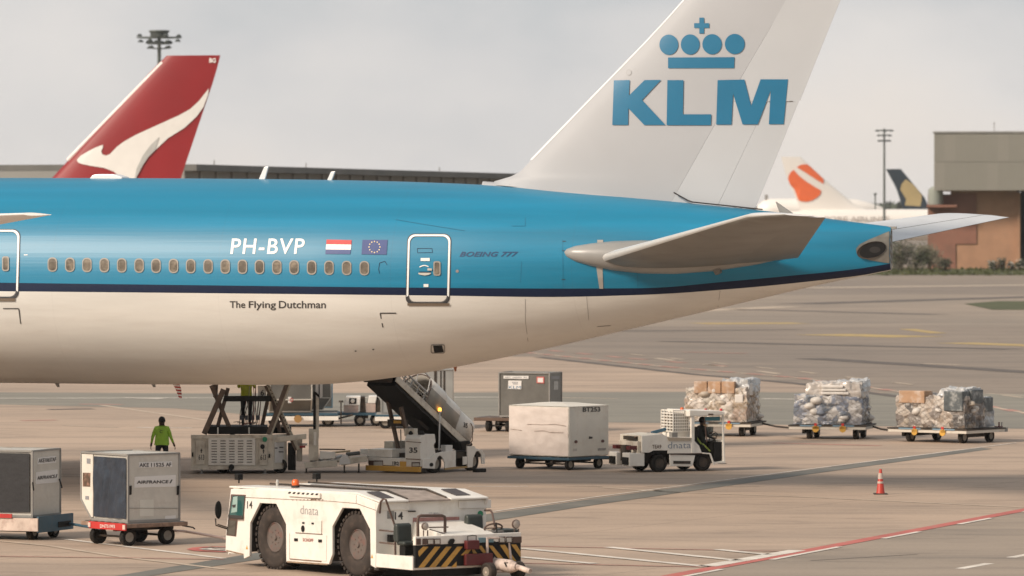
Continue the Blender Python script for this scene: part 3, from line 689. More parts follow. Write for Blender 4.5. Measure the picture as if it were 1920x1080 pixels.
sub(ring2(AL, BF, rrect(4.5, 481, 17.5, 508.5, 4), rrect(6.8, 483.5, 15.2, 506, 3), wframe, 'window_frame', .03), d2); sub(decal('window_pane', AL, BF, [rrect(6.8, 483.5, 15.2, 506, 3)], pane, .02), d2)
# print on the hull ---------------------------------------------------------
letters('registration', AL, BF, 'PH-BVP', 432, 476.5, 571.5, 447.5, decalw, bold=.012, shear=.12, space=1.12)
letters('name_lettering', AL, BF, 'The', 431, 577.5, 460, 564.5, ink, bold=.012); letters('name_lettering', AL, BF, 'Flying', 466.5, 581.5, 517.5, 564.5, ink, bold=.012); letters('name_lettering', AL, BF, 'Dutchman', 523, 578, 611, 564, ink, bold=.012)
letters('type_lettering', AL, BF, 'BOEING 777', 861.5, 481.5, 972.5, 472, mat('dark_blue_lettering', (.012, .06, .15), .5), bold=.03, shear=.35, space=1.05)
fred = mat('flag_red', (.55, .03, .03), .45); fblue = mat('flag_blue', (.02, .05, .20), .45); fgold = mat('flag_gold', (.75, .6, .35), .45)
decal('flag', AL, BF, [[(612.5, 449.5), (659.5, 450.5), (659, 459), (612, 458.3)]], fred, .016, 1); decal('flag', AL, BF, [[(612, 458.3), (659, 459), (658, 468.5), (611, 468)]], decalw, .016, 1); decal('flag', AL, BF, [[(611, 468), (658, 468.5), (657, 476.7), (610.3, 476.5)]], fblue, .016, 1)
decal('flag', AL, BF, [[(680, 450), (727, 450), (725, 477.7), (678, 477)]], fblue, .016, 1)
for i in range(12):
    t = 2*math.pi*i/12; decal('flag_star', AL, BF, [circ(702.5+10.2*math.cos(t), 463.5+10.2*math.sin(t), 1.35, 1.35, 6)], fgold, .022)
line_px('step_mark', BF, [(743, 587), (713, 587), (718, 613.5)], 2.1, ink); line_px('step_mark', BF, [(6, 578.5), (35.5, 578.5), (39, 607)], 1.9, ink)
hp = ring2(AL, BF, rrect(807.5, 645, 834.5, 662, 4), rrect(809.5, 646.5, 832.5, 660.5, 3), grey, 'valve_frame', .02)
o = decal('outflow_valve', AL, BF, [[(812, 647.5), (829, 646.5), (832, 659), (814.5, 660.5)]], mat('hole_black', (.006, .006, .006), .9), .024); o.parent = hp  # flat black face stands for the valve opening
decal('hull_port', AL, BF, [circ(667, 657.5, 2, 1.2, 10), circ(700, 654.5, 2, 1.2, 10)], ink, .02)
for p in ([(1055, 452.5), (1061, 452.5)], [(1054, 470), (1062, 471)], [(1053, 524), (1060, 524)]): line_px('hull_mark', BF, p, 1.2, ink)
pl_ = mat('panel_line_dark', (.01, .13, .22), .5)
line_px('panel_line', BF, [(742, 412), (790, 420), (872, 433)], .8, pl_); line_px('panel_line', BF, [(985, 560), (985, 600), (990, 640)], .7, seam); line_px('panel_line', BF, [(1100, 556), (1104, 600)], .6, seam)
line_px('panel_line', BF, [(985, 408), (985, 424), (960, 424)], .7, pl_); line_px('panel_line', BF, [(978, 490), (976, 530)], .6, pl_); line_px('panel_line', BF, [(1195, 510), (1196, 538)], .7, pl_)
line_px('panel_line', BF, [(1055, 450), (1056, 540)], .5, pl_); line_px('panel_line', BF, [(1350, 545), (1346, 575)], .6, seam); line_px('panel_line', BF, [(930, 348), (1090, 361), (1270, 378)], 1.0, seam, .02)
line_px('hull_scuff', BF, [(1120, 612), (1145, 610)], .9, seam); line_px('seam_faint', BF, [(45, 478), (52, 478)], 1.5, decalw)
decal('hull_placard', AL, BF, [circ(857.5, 508.5, 3, 3, 8)], mat('placard_grey', (.3, .25, .24), .5), .015)
# antennas, lights, flag streamer
for x, y, w_ in ((485, 335, 12), (613, 337, 9)):
    a_, c_, d_, e_ = fz(x, y+3), fz(x+w_, y+3), fz(x+w_+7, y-(23 if w_ > 10 else 16)), fz(x+w_-1, y-(22 if w_ > 10 else 15))
    MB().prism([a_.xz, c_.xz, d_.xz, e_.xz], -.04, .04).build('blade_antenna', ledge, AL.e, bevel=.015)
a_ = fz(173, 331); c_ = fz(236, 331); mb = MB(); mb.prism([(a_.x, a_.z-.1), (a_.x+.12, a_.z+.04), (a_.x+.3, a_.z+.07), (c_.x-.3, a_.z+.07), (c_.x, a_.z-.02), (c_.x, a_.z-.1)], -.3, .3); mb.build('dome_antenna', ledge, AL.e, bevel=.03)
for x in (106, 286): p = fz(x, 721); MB().prism([(p.x-.06, p.z+.05), (p.x+.08, p.z+.05), (p.x+.09, p.z-.08), (p.x+.04, p.z-.08)], -.03, .03).build('drain_mast', grey, AL.e)
p = fz(852, 690); MB().prism([(p.x-.04, p.z+.1), (p.x+.08, p.z+.1), (p.x+.05, p.z-.1), (p.x+.02, p.z-.1)], -.03, .03).build('drain_mast', mat('orange_mast', (.35, .12, .05), .5), AL.e)
sf = MB(); A0 = fz(322, 718); A1 = fz(336, 719); B0 = fz(343, 749); B1 = fz(338, 748)
for i in range(10):
    t0, t1 = i/10, (i+1)/10; P = [A0.lerp(B1, t0), A1.lerp(B0, t0), A1.lerp(B0, t1), A0.lerp(B1, t1)]
    wv = [.05*math.sin(t0*5), .05*math.sin(t0*5), .05*math.sin(t1*5), .05*math.sin(t1*5)]
    P[0] = P[0]+Vector((0, 0, .00)); P = [p+Vector((0, w, 0)) for p, w in zip(P, wv)]
    k = Vector((0, .006, .0)); sf.hexa([p-k for p in P]+[p+k for p in P], i % 2)
so_ = sf.build('warning_streamer', [redp, decalw], None); so_.location = (0, 0, 0)
so_.matrix_world = AL.mw.copy(); tag(so_, 'red and white striped ribbon hanging from the airliner belly', 'streamer')
# belly access door standing open above the loader
q0 = fz(556, 722); MB().hexa([tuple(q0+Vector(v)) for v in ((-.5, 1.2, .05), (.35, 1.2, .05), (.35, 2.0, .05), (-.5, 2.0, .05), (-.45, 1.2, .1), (.3, 1.2, .1), (.3, 2, .1), (-.45, 2, .1))]).build('access_panel', belly, AL.e)
# wings -------------------------------------------------------------------
wg = mat('wing_grey_paint', (.84, .83, .81), .35, var=.08, dirt=(.5, .48, .45), da=.4)
tpl = Vector(AL.on(96, 402.5, 'y', -30)); tip_le = tpl+Vector((-.7, -.1, .02))
wsec = [(tip_le, tpl), (tpl+Vector((-5.6, 2.2, -.10)), tpl+Vector((-3.4, 2.2, -.42))), (tpl+Vector((-8.6, 5.5, -.40)), tpl+Vector((-5.6, 5.5, -.45))), (Vector((tpl.x-15.5, -15, 5.9)), Vector((tpl.x-9.6, -15, 5.9))), (Vector((tpl.x-26, -2.6, 4.3)), Vector((tpl.x-14.5, -2.6, 4.3)))]
loft('wing', wsec, .10, 0, 1, wg, AL.e, n=12, vert=False); loft('wing', [(Vector((a.x, -a.y, a.z)), Vector((c.x, -c.y, c.z))) for a, c in wsec], .10, 0, 1, wg, AL.e, n=12, vert=False)
ng = MB()
for sg in (-1, 1):
    ng.tube([(tpl.x-24, sg*5.5, 5.0), (tpl.x-24, sg*5.5, 1.3)], .22, 12)
ng.build('landing_gear', grey, AL.e, smooth=40)
for sg in (-1, 1):
    for dx in (-1.4, 0, 1.4):
        for dy in (-.6, .6): wheel(AL.e, tpl.x-24+dx, sg*5.5+dy, .66, .5, side=-1)
    e = MB(); e.lathe([(.9, 1.2), (1.55, 0), (1.7, 1.6), (1.55, 4), (1.1, 6), (.6, 7.2)], c=(tpl.x-33+3, sg*9.8, 2.6), ax='x', n=28); e.build('engine', belly, AL.e, smooth=40)
wheel(AL.e, -44, 0, .55, .4, side=-1)
# ================================================================== other tails and buildings
def foilfin(fr, name, LEp, TEp, z0, z1, m, t=.09, n=10, v=0):
    cv = lambda P: [fr.Y(x, y, v) for x, y in P]
    L, T_ = cv(LEp), cv(TEp); zz = [lerp(z0, z1, i/n) for i in range(n+1)]
    S = [(Vector((line_at(L, z), v, z)), Vector((line_at(T_, z), v, z))) for z in zz]
    return loft(name, S, t, 0, 1, m, fr.e, n=12)
qred = mat('tail_red_paint', (.25, .008, .011), .45, var=.15, vs=.2, coat=.0)
qwht = mat('tail_logo_white', (.72, .70, .66), .4, var=.05)
QA = Frame('jumbo_jet', (Vector(((220-960)*372/F, 372, 0))), -14, 'red tail fin with leaping white kangaroo, rising behind the blue fuselage', 'airplane')
zq = QA.Y(200, 345)[1]
qf = foilfin(QA, 'tail_fin', ((313, 104), (303, 112), (100, 331), (90, 342)), ((413, 104), (404, 140), (340, 331), (336, 345)), zq-.6, QA.Y(350, 104)[1], qred)
BQ = bvh_of([qf])
def zq_(pts): return [(x/3.84, 60+y/3.84) for x, y in pts]
decal('kangaroo_logo', QA, BQ, [zq_([(556, 920), (585, 890), (640, 858), (690, 832), (744, 812), (742, 835), (730, 858), (738, 880), (765, 890), (795, 878), (845, 825), (900, 785), (980, 740), (1090, 690), (1200, 640), (1290, 600), (1370, 555), (1430, 500), (1470, 450), (1505, 405), (1500, 450), (1466, 540), (1420, 605), (1330, 690), (1210, 765), (1120, 850), (1070, 900), (1030, 960), (985, 1045), (985, 1080), (865, 1080), (862, 1040), (820, 1005), (750, 978), (660, 965), (590, 950), (562, 938)])], qwht, .06, 2)
decal('kangaroo_shade', QA, BQ, [zq_([(968, 1080), (985, 985), (1030, 890), (1090, 810), (1150, 755), (1120, 850), (1070, 900), (1030, 960), (985, 1045), (985, 1080)])], mat('logo_shade_grey', (.42, .42, .40), .5), .09, 1)
le = MB(); L_ = [Vector(QA.on(x, y, 'y', 0)) for x, y in ((306, 118), (128, 301))]; le.tube([p+Vector((-.02, 0, .02)) for p in L_], .16, 8); le.build('fin_leading_edge', mat('pink_white_edge', (.85, .74, .70), .4), QA.e)
def letters2(name, fr, bv, txt, x0, y0, x1, y1, m, off, **k):
    v, f = text2d(txt, **k); V = []
    for a, b_ in v: p, n = hit(fr, bv, x0+(x1-x0)*a, y0+(y1-y0)*b_); V.append(p+n*off)
    me = bpy.data.meshes.new(name); me.from_pydata(V, [], f); me.materials.append(m); return link(name, me, fr.e)
letters2('lettering', QA, BQ, 'BG', 393, 117.5, 405, 109, decalw, .08, bold=.03)
def tubefus(fr, x0, x1, zc, r_, tail, m, name='fuselage'):
    b = MB(); P = []
    n = 16
    for i in range(n+1):
        t = i/n; x = lerp(x0, x1, t); k = 1 if t < tail else max(.06, 1-((t-tail)/(1-tail))**1.5)
        P.append((x, r_*k, zc+r_*(1-k)*.75))
    vs = []; NN = 28
    for x, rr, z in P:
        for j in range(NN): a = 2*math.pi*j/NN; vs.append((x, rr*math.cos(a), z+rr*math.sin(a)))
    fs = [(i*NN+j, i*NN+(j+1) % NN, (i+1)*NN+(j+1) % NN, (i+1)*NN+j) for i in range(n) for j in range(NN)]+[tuple(range(NN)), tuple(range(n*NN, (n+1)*NN))]
    b.add(vs, fs); return b.build(name, m, fr.e, smooth=40)
xr = QA.Y(340, 335)[0]
tubefus(QA, xr-52, xr+3.5, 6.6, 3.2, .68, white)
for sg in (-1, 1):
    loft('stabilizer', [(Vector((xr-6.5, sg*1.2, 8)), Vector((xr+1, sg*1.2, 8))), (Vector((xr+.5, sg*10.5, 9)), Vector((xr+3.2, sg*10.5, 9)))], .09, 0, 1, white, QA.e, vert=False)
# distant white jet with orange disc
OJ = Frame('white_jet', ((1560-960)*1040/F, 1040, 0), 180+8, 'distant white jet whose fin carries an orange disc crossed by a pale band', 'airplane')
jw = mat('distant_white_paint', (.84, .80, .74), .4, var=.05, vs=.1)
org = mat('orange_disc_paint', (.80, .16, .05), .45, var=.05)
zb_ = OJ.Y(1550, 392)[1]
of = foilfin(OJ, 'tail_fin', ((1500, 293), (1551, 341), (1606, 386), (1628, 394)), ((1464, 293), (1474, 330), (1499, 388), (1503, 400)), zb_-1.2, OJ.Y(1480, 294)[1], jw)
BO = bvh_of([of])
def zo(pts): return [(1400+x/5.333, 280+y/5.333) for x, y in pts]
decal('disc_logo', OJ, BO, [zo([(500, 178), (530, 160), (560, 151), (602, 150), (640, 180), (700, 235), (766, 297), (768, 345), (690, 300), (600, 240)]), zo([(468, 205), (520, 262), (600, 325), (680, 375), (745, 412), (735, 450), (700, 485), (650, 512), (600, 524), (545, 520), (492, 495), (475, 460), (450, 400), (414, 300), (420, 260), (440, 228)])], org, .12, 1)
fo = tubefus(OJ, -48, 6.2, 7.2-.4, 3.05, .80, jw)
fo.location = (OJ.Y(1560, 400)[0]*0+OJ.Y(1500, 400)[0]-1, 0, 0)
BOf = bvh_of([fo]); 
sfv, sff = text2d('SINGAPORE AIRLINES', bold=.02)
pL = OJ.Y(1492, 410.5, 3.2); pR = OJ.Y(1668, 413.5, 3.2)
me = bpy.data.meshes.new('t'); yy = OJ.c.y; sg = 1 if yy > 0 else -1
me.from_pydata([(lerp(pL[0], pR[0], a), sg*3.12, 8.0-.55+1.0*c) for a, c in sfv], [], sff); me.materials.append(mat('faint_grey_print', (.52, .47, .43), .5)); link('lettering', me, OJ.e)
for s2 in (-1, 1): loft('stabilizer', [(Vector((pL[0]+0, s2*1.2, 8)), Vector((pL[0]+6, s2*1.2, 8)))[::-1] if 0 else (Vector((pL[0]-2, s2*1.2, 7.6)), Vector((pL[0]+4.5, s2*1.2, 7.6))), (Vector((pL[0]+3, s2*9, 8.4)), Vector((pL[0]+5.2, s2*9, 8.4)))], .09, 0, 1, jw, OJ.e, vert=False)
# distant dark tail with gold bird shape
SQ = Frame('dark_tailed_jet', ((1700-960)*1150/F, 1150, 0), 180+6, 'distant jet showing only a dark blue fin with a pale gold shape', 'airplane')
nvy = mat('dark_tail_paint', (.03, .045, .06), .45, var=.15, vs=.2); gold = mat('gold_tail_shape', (.46, .36, .18), .5, var=.15, vs=.2)
sf_ = foilfin(SQ, 'tail_fin', ((1690, 318), (1735, 372), (1742, 392)), ((1660, 315), (1680, 352), (1692, 388), (1694, 394)), SQ.Y(1700, 394)[1], SQ.Y(1670, 317)[1], nvy)
BS = bvh_of([sf_])
decal('gold_shape', SQ, BS, [zo([(1590, 300), (1650, 340), (1760, 455), (1735, 570), (1580, 560), (1595, 500), (1535, 400), (1550, 345)])], gold, .1, 1)
tubefus(SQ, SQ.Y(1695, 400)[0]-44, SQ.Y(1695, 400)[0]+3, 7.2, 3.0, .75, jw)
# rounded white jet nose left of the orange disc
NJ = Frame('parked_jet', ((1455-960)*1250/F, 1250, 0), 3, 'distant rounded white jet body left of the orange disc fin', 'airplane')
nb = MB(); prof = [(-4.6, .3), (-4.1, 1.4), (-3, 2.4), (-1.4, 2.9), (1, 3.0), (16, 3.0), (19, 2.8), (22, 2), (25, .8)]
vs = []
for x, rr in prof:
    for j in range(24): a = 2*math.pi*j/24; vs.append((x, rr*math.cos(a), 10.0+rr*.92*math.sin(a)))
nb.add(vs, [(i*24+j, i*24+(j+1) % 24, (i+1)*24+(j+1) % 24, (i+1)*24+j) for i in range(len(prof)-1) for j in range(24)]+[tuple(range(24)), tuple(range(8*24, 9*24))])
nb.build('fuselage', jw, NJ.e, smooth=50)
MB().tube([(0, 0, 7.4), (0, 0, 0)], .3, 8).tube([(10, 0, 7.4), (10, 0, 0)], .4, 8).build('landing_gear', grey, NJ.e)
MB().box(-2.6, -1.9, -.2, .2, 12.2, 13.6).build('beacon_mast', grey, NJ.e)
# hangar -------------------------------------------------------------------
HG = Frame('hangar', ((1751-960)*842/F, 842, 0), -6.0, 'big hangar with grey ribbed cladding above dark recess and brick walls', 'hangar')
clad = mat('hangar_cladding', (.29, .275, .235), .6, var=.08, vs=.15, sc=(1, 1, .3), dirt=(.24, .225, .185), da=.4, ds=.3)
cld2 = mat('hangar_cladding_light', (.31, .29, .25), .6, var=.08, vs=.15, sc=(1, 1, .3), dirt=(.26, .24, .20), da=.4, ds=.3)
brickw = mat('orange_brick_wall', (.40, .225, .135), .8, var=.12, vs=.5, dirt=(.25, .15, .10), da=.4, ds=.3)
brickp = mat('pink_brick_wall', (.27, .125, .085), .8, var=.15, vs=.5, dirt=(.14, .09, .06), da=.5, ds=.3)
zt, zm = HG.Y(1760, 247)[1], HG.Y(1760, 357)[1]
HB = MB(); HB.box(.3, 60, .35, 60, zm+.1, zt-.1); HB.build('cladding_backing', clad, HG.e)
pm = {}
for r_ in range(2):
    for i in range(36):
        w = 60.3/36; z0 = lerp(zm, zt-.25, r_/2); z1 = lerp(zm, zt-.25, (r_+1)/2)-.05
        key = (r_,)
        if key not in pm:
            pb = MB(); 
            for k in range(4): pb.box(k*w/4+.02, k*w/4+w/4-.10, 0, .3, z0, z1); pb.box(k*w/4+w/4-.10, k*w/4+w/4+.02, .08, .3, z0, z1)
            pm[key] = [pb.mesh('cladding_panel', m_) for m_ in (clad, cld2)]
        link('cladding_panel', pm[key][(i*7+r_*3) % 5 == 0], HG.e, (i*w, random.uniform(-.03, .03), 0))
MB().box(-.15, 60.5, -.15, 60.5, zt-.22, zt+.05).build('roof_edge', grey, HG.e)
MB().tube([(9.2, 20, zt), (9.2, 20, zt+1.9)], .07, 6).build('aerial', grey, HG.e)
HW = MB(); 
zL = HG.Y(1780, 425)[1]
HW.box(2.5, 12.95, 5.2, 58, 0, zm+.1); HW.build('brick_wall', brickw, HG.e)
MB().box(12.95, 13.5, 4.7, 58, 0, zm-.3).build('brick_pillar', brickw, HG.e)
MB().box(-1.1, 3.3, 5.0, 40, 0, HG.Y(1740, 358)[1]-.5).build('brick_stair_tower', brickp, HG.e)
MB().box(3.3, 6.6, 5.0, 5.19, 4, zm-.5).build('brick_pier', brickp, HG.e)
MB().box(13.5, 60, 14, 58, 0, zm+.1).build('recess_wall', mat('dark_recess', (.03, .028, .026), .8), HG.e)
db = MB()
for k in range(6): db.box(14+k*7.6, 14+k*7.6+7.3, 13.8, 13.95, 0, 8)
db.build('hangar_door', mat('door_brown', (.06, .045, .035), .7), HG.e)
MB().lathe([(1.1, 0), (1.2, .4), (1.2, 2.4), (.6, 2.9)], c=(.2, 3.2, HG.Y(1755, 372)[1]-1.0), ax='z', n=16).build('roof_tank', mat('tank_grey', (.3, .32, .28), .5), HG.e, smooth=40)
MB().box(-1.2, 3.6, 1.8, 8, HG.Y(1755, 372)[1]-1.4, HG.Y(1755, 372)[1]-1.0).build('tank_deck', brickp, HG.e)
# bushes and shrubs --------------------------------------------------------
leafa = [mat('leaf_green', (.085, .095, .05), .8, var=.4, vs=.6), mat('leaf_pale', (.17, .15, .10), .8, var=.4, vs=.6), mat('leaf_dark', (.05, .06, .035), .8, var=.4, vs=.6)]
def bush(px, py, Y, w, h, label, cat='bush', leaf=.28, n=900, cols=(0, 1, 2), flowers=0, grp=None):
    e = Frame(cat.replace(' ', '_'), ((px-960)*Y/F, Y, 0), random.uniform(0, 90), label, cat, grp).e
    for ci in cols:
        b = MB()
        cl = [(random.gauss(0, .28)*w, random.gauss(0, .28)*w, random.uniform(.25, .95)*h) for _ in range(9)]
        for i in range(n//len(cols)):
            c = random.choice(cl); p = Vector((c[0]+random.gauss(0, .14)*w, c[1]+random.gauss(0, .14)*w, max(.05, c[2]+random.gauss(0, .14)*h)))
            d = Vector((random.uniform(-1, 1), random.uniform(-1, 1), random.uniform(-1, 1))).normalized()*leaf; q = d.orthogonal().normalized()*leaf*.5
            b.add([p-d*.5, p+q, p+d*.5, p-q], [(0, 1, 2, 3)])
        b.build('foliage', leafa[ci], e)
    s = MB()
    for k in range(5): s.tube([(0, 0, 0), (random.uniform(-.3, .3)*w, random.uniform(-.3, .3)*w, h*.7)], [.07, .03], 6)
    s.build('stem', mat('bark', (.10, .07, .045), .8), e)
    if flowers:
        f = MB()
        for k in range(flowers): a = random.uniform(-w*.5, w*.5); c = random.uniform(-w*.5, w*.5); f.lathe([(.05, 0), (.14, .1), (.05, .2)], c=(a, c, random.uniform(.3, h)), n=6)
        f.build('blossom', mat('pale_blossom', (.6, .55, .48), .7), e)
    return e
bush(1690, 480, 800, 2.6, 4.6, 'olive green bush nearest the airliner tail end', n=1500); bush(1718, 480, 806, 3.0, 4.0, 'pale brownish bush between the green bush and the brick tower', n=1500, cols=(1, 0)); bush(1744, 480, 812, 2.6, 3.4, 'tan bush at the foot of the pink brick tower', n=1200, cols=(1, 0)); bush(1770, 490, 818, 2.2, 2.0, 'low shrub in front of the left edge of the orange wall', n=700)
bush(1668, 480, 830, 3.4, 5.6, 'dark tall bush half hidden behind the tail cone', n=1500, cols=(0, 2))
bush(1860, 500, 815, 1.1, 1.5, 'small white flowering shrub, leftmost below the orange hangar wall', 'flowering shrub', .2, 500, flowers=34)
bush(1878, 500, 816, 1.1, 1.9, 'dark green shrub between two white flowering shrubs', 'flowering shrub', .2, 500, cols=(0, 2), flowers=6)
bush(1896, 500, 817, 1.0, 1.3, 'white flowering shrub left of the rightmost dark shrub', 'flowering shrub', .2, 400, flowers=30); bush(1912, 500, 815, 1.2, 1.6, 'dark shrub at the right edge of the photo', 'flowering shrub', .2, 500, cols=(0, 2), flowers=12)
# distant tree line
tl = MB()
for i in range(9000):
    x = random.uniform(-50, 330)*1; y = 2400+random.uniform(-60, 60); h = 12+5*mnoise.noise(Vector((x*.02, 0, 0)))+3*mnoise.noise(Vector((x*.09, 4, 0)))
    p = Vector((x, y, random.uniform(0, max(3, h)))); d = Vector((random.uniform(-1, 1), random.uniform(-1, 1), random.uniform(-1, 1))).normalized()*2.2; q = d.orthogonal().normalized()*1.3
    tl.add([p-d, p+q, p+d, p-q], [(0, 1, 2, 3)])
tag(tl.build('distant_trees', mat('far_foliage', (.06, .075, .05), .9, var=.3, vs=.02)), 'hazy far-off line of trees under the horizon', 'trees', kind='stuff')
# pier building behind the fuselage ------------------------------------------
pl = Vector(((352-960)*455/F, 455, 0)); pr_ = Vector(((1010-960)*560/F, 560, 0)); dv = pr_-pl
TB = Frame('terminal_building', pl, math.degrees(math.atan2(dv.y, dv.x)), 'long low grey terminal building seen over the airliner roof', 'building')
L = dv.length; ztb = 8+(410-308)*455/F
tw = mat('terminal_wall', (.26, .255, .235), .7, var=.1, vs=.1); twd = mat('terminal_roof', (.13, .13, .12), .7, var=.15, vs=.15, dirt=(.22, .21, .19), da=.5, ds=.3)
MB().box(0, L, .5, 30, 0, ztb-.5).build('wall', tw, TB.e)
MB().box(0, L+1, -.8, 31, ztb-.55, ztb).build('roof', twd, TB.e)
for i in range(26):
    x = i*L/26; MB().box(x, x+.25, .3, .5, 0, ztb-.56).build('column', grey, TB.e)
for x in (21, 47, 90): MB().tube([(x, 5, ztb), (x, 5, ztb+.6)], .05, 6).build('aerial', grey, TB.e)
# floodlight masts -----------------------------------------------------------
mg = mat('mast_grey_green', (.10, .115, .105), .5, var=.2); mgd = mat('lamp_housing_dark', (.05, .06, .055), .5, var=.2)
def mast(px, topy, Y, ringw, label, dense, polew):
    fr = Frame('floodlight_mast', ((px-960)*Y/F, Y, 0), 0, label, 'floodlight mast'); e = fr.e
    H = 8+(HZ-topy)*Y/F; s = Y/F
    MB().tube([(0, 0, 0), (0, 0, H-2*s)], [polew*s*1.6, polew*s], 12).build('pole', mg, e, smooth=40)
    rw = ringw*s/2
    if dense:
        MB().lathe([(rw*.42, H-4*s), (rw*.46, H-3*s), (rw*.46, H), (rw*.3, H+.2*s)], n=24).build('top_cap', mg, e, smooth=40)
        MB().lathe([(rw*.40, H-11*s), (rw*.40, H-4.1*s)], n=16).build('winch_drum', mgd, e)
        rings = ((H-13.5*s, rw*1.0), (H-25*s, rw*.55), (H-34*s, rw*.3))
    else: rings = ((H-5*s, rw), (H-14*s, rw*.8), (H-24*s, rw*.7))
    for z, rr in rings:
        b = MB(); pts = [(rr*math.cos(2*math.pi*i/24), rr*math.sin(2*math.pi*i/24), z) for i in range(25)]
        b.tube(pts, .9*s if dense else .7*s, 6)
        for k in range(6): a = math.pi*k/3; b.beam((0, 0, z), (rr*math.cos(a), rr*math.sin(a), z), s, s)
        b.build('carrier_ring', mg, e)
    fl = MB(); w = 3.6*s if dense else 2.0*s
    fl.lathe([(w*.4, w*.9), (w*.9, w*.6), (w*1.6, -w*.35), (w*1.5, -w*.5)], n=12); fm = fl.mesh('floodlight', mgd, smooth=40)
    spots = []
    if dense:
        for k in range(8): a = 2*math.pi*(k+.5)/8; spots.append((rw*.92*math.cos(a), rw*.92*math.sin(a), H-(20 if k % 2 else 10)*s))
        for k in range(6): a = 2*math.pi*(k+.3)/6; spots.append((rw*.5*math.cos(a), rw*.5*math.sin(a), H-22*s))
        for k in range(4): a = 2*math.pi*(k+.6)/4; spots.append((rw*.55*math.cos(a), rw*.55*math.sin(a), H-32*s))
    else:
        for q, (z, rr) in enumerate(rings):
            for k in range(6): a = 2*math.pi*(k+.4*q+.2)/6; spots.append((rr*.95*math.cos(a), rr*.95*math.sin(a), z-1.5*s))
    for p in spots: link('floodlight', fm, e, p)
mast(298.5, 57, 700, 84, 'tall floodlight mast with a round lamp crown behind the red fin', True, 3.3)
mast(1658, 239, 1010, 32, 'slim floodlight mast standing left of the hangar, three lamp tiers', False, 1.7)
fr = Frame('thin_pole', ((1641-960)*1180/F, 1180, 0), 0, 'thin faint pole just left of the slim floodlight mast', 'pole'); MB().tube([(0, 0, 0), (0, 0, 8+47*.118)], .16, 8).build('shaft', mg, fr.e); MB().box(-.3, .3, -.3, .3, 8+44*.118, 8+48*.118).build('pole_head', mg, fr.e)
# ================================================================== pushback tractor (foreground)
w1 = G(508, 1068); w2 = G(663, 1083)
ang = math.degrees(math.atan2(w2.y-w1.y, w2.x-w1.x))
TG = Frame('pushback_tractor', w1, ang, 'big low white pushback tractor numbered 14 with yellow black striped bumper, nearest the camera', 'tractor')
S = lambda px, py, v=0: TG.Y(px, py, v)
def z5(pts): return [S(390+x/5.4, 880+y/5.4) for x, y in pts]
WD = 3.0
# body side skins with wheel arches
outline = z5([(231, 200), (180, 645), (176, 830), (360, 868), (362, 905), (418, 880), (425, 545), (525, 342), (690, 350), (788, 555), (791, 935), (1222, 962), (1258, 860), (1258, 580), (1360, 390), (1535, 400), (1640, 608), (1646, 970), (1692, 1000), (1702, 430), (1728, 345), (1500, 255), (850, 212), (390, 198)])
side = MB(); side.prism(outline, 0, .07); side.prism(outline, WD-.07, WD)
side.build('body_side', white, TG.e, bevel=.012)
xl, xf = S(423, 1000)[0], S(705, 1065)[0]; zt_ = S(560, 921)[1]; zf_ = S(710, 943)[1]; zb = S(560, 1056)[1]
core = MB(); c0 = z5([(236, 212), (186, 645), (182, 822), (360, 860), (1680, 940), (1686, 430), (1690, 345), (1500, 262), (850, 220), (390, 206)])
core.prism(c0, .72, WD-.72); core.box(S(541, 1000)[0], S(619, 1000)[0], .075, .72, zb+.1, zt_-.06); core.box(S(696, 1000)[0], xf-.02, .075, .72, zb, zf_-.1); core.box(S(541, 1000)[0], S(619, 1000)[0], WD-.72, WD-.075, zb+.1, zt_-.06); core.box(S(696, 1000)[0], xf-.02, WD-.72, WD-.075, zb, zf_-.1)
core.box(xl+.2, S(466, 1000)[0], .075, .72, zb+.15, zt_-.1); core.box(xl+.2, S(466, 1000)[0], WD-.72, WD-.075, zb+.15, zt_-.1)
core.build('chassis', mat('tractor_underbody', (.05, .042, .035), .7, var=.3), TG.e)
# deck panels on top (two white flanks, grey anti-slip centre)
zr_ = S(432, 916)[1]
def deck(y0, y1, dz, m, nm, x0=None, xm=None, x1=None, th=.04):
    xa = xl+.12 if x0 is None else x0; xb_ = S(668, 927)[0]; xc = S(711, 943)[0] if x1 is None else x1
    za, zb2, zc = S(462, 917)[1], S(668, 927)[1], S(710, 943)[1]
    b = MB(); b.prism([(xa, za+dz), (xb_, zb2+dz), (xc, zc+dz), (xc, zc+dz+th), (xb_, zb2+dz+th), (xa, za+dz+th)], y0, y1); return b.build(nm, m, TG.e, bevel=.01)
slip = mat('anti_slip_grey', (.34, .28, .24), .85, var=.25, vs=4, bump=.004, bs=60)
darkslip = mat('vent_mesh_dark', (.07, .06, .06), .7, var=.3, vs=8)
deck(.02, .80, 0, white, 'deck_panel'); deck(WD-1.05, WD-.02, 0, white, 'deck_panel'); deck(.81, WD-1.06, -.012, slip, 'deck_walkway')
gx0, gx1 = S(672, 930)[0], S(700, 940)[0]
for y0, y1 in ((.22, .56), (WD-.75, WD-.35)):
    b = MB(); b.prism([(gx0, S(668, 927)[1]+.045), (gx1, lerp(S(668, 927)[1], S(710, 943)[1], .8)+.045), (gx1, lerp(S(668, 927)[1], S(710, 943)[1], .8)+.06), (gx0, S(668, 927)[1]+.06)], y0, y1); b.build('vent_mesh', darkslip, TG.e)
b = MB()
for i in range(13): x = lerp(S(560, 920)[0], S(640, 924)[0], i/12); b.box(x, x+.09, .88, WD-1.12, zt_-.09, zt_-.03)
b.build('vent_slat', mat('rail_grey', (.35, .32, .29), .6), TG.e)['kind'] = 'stuff'
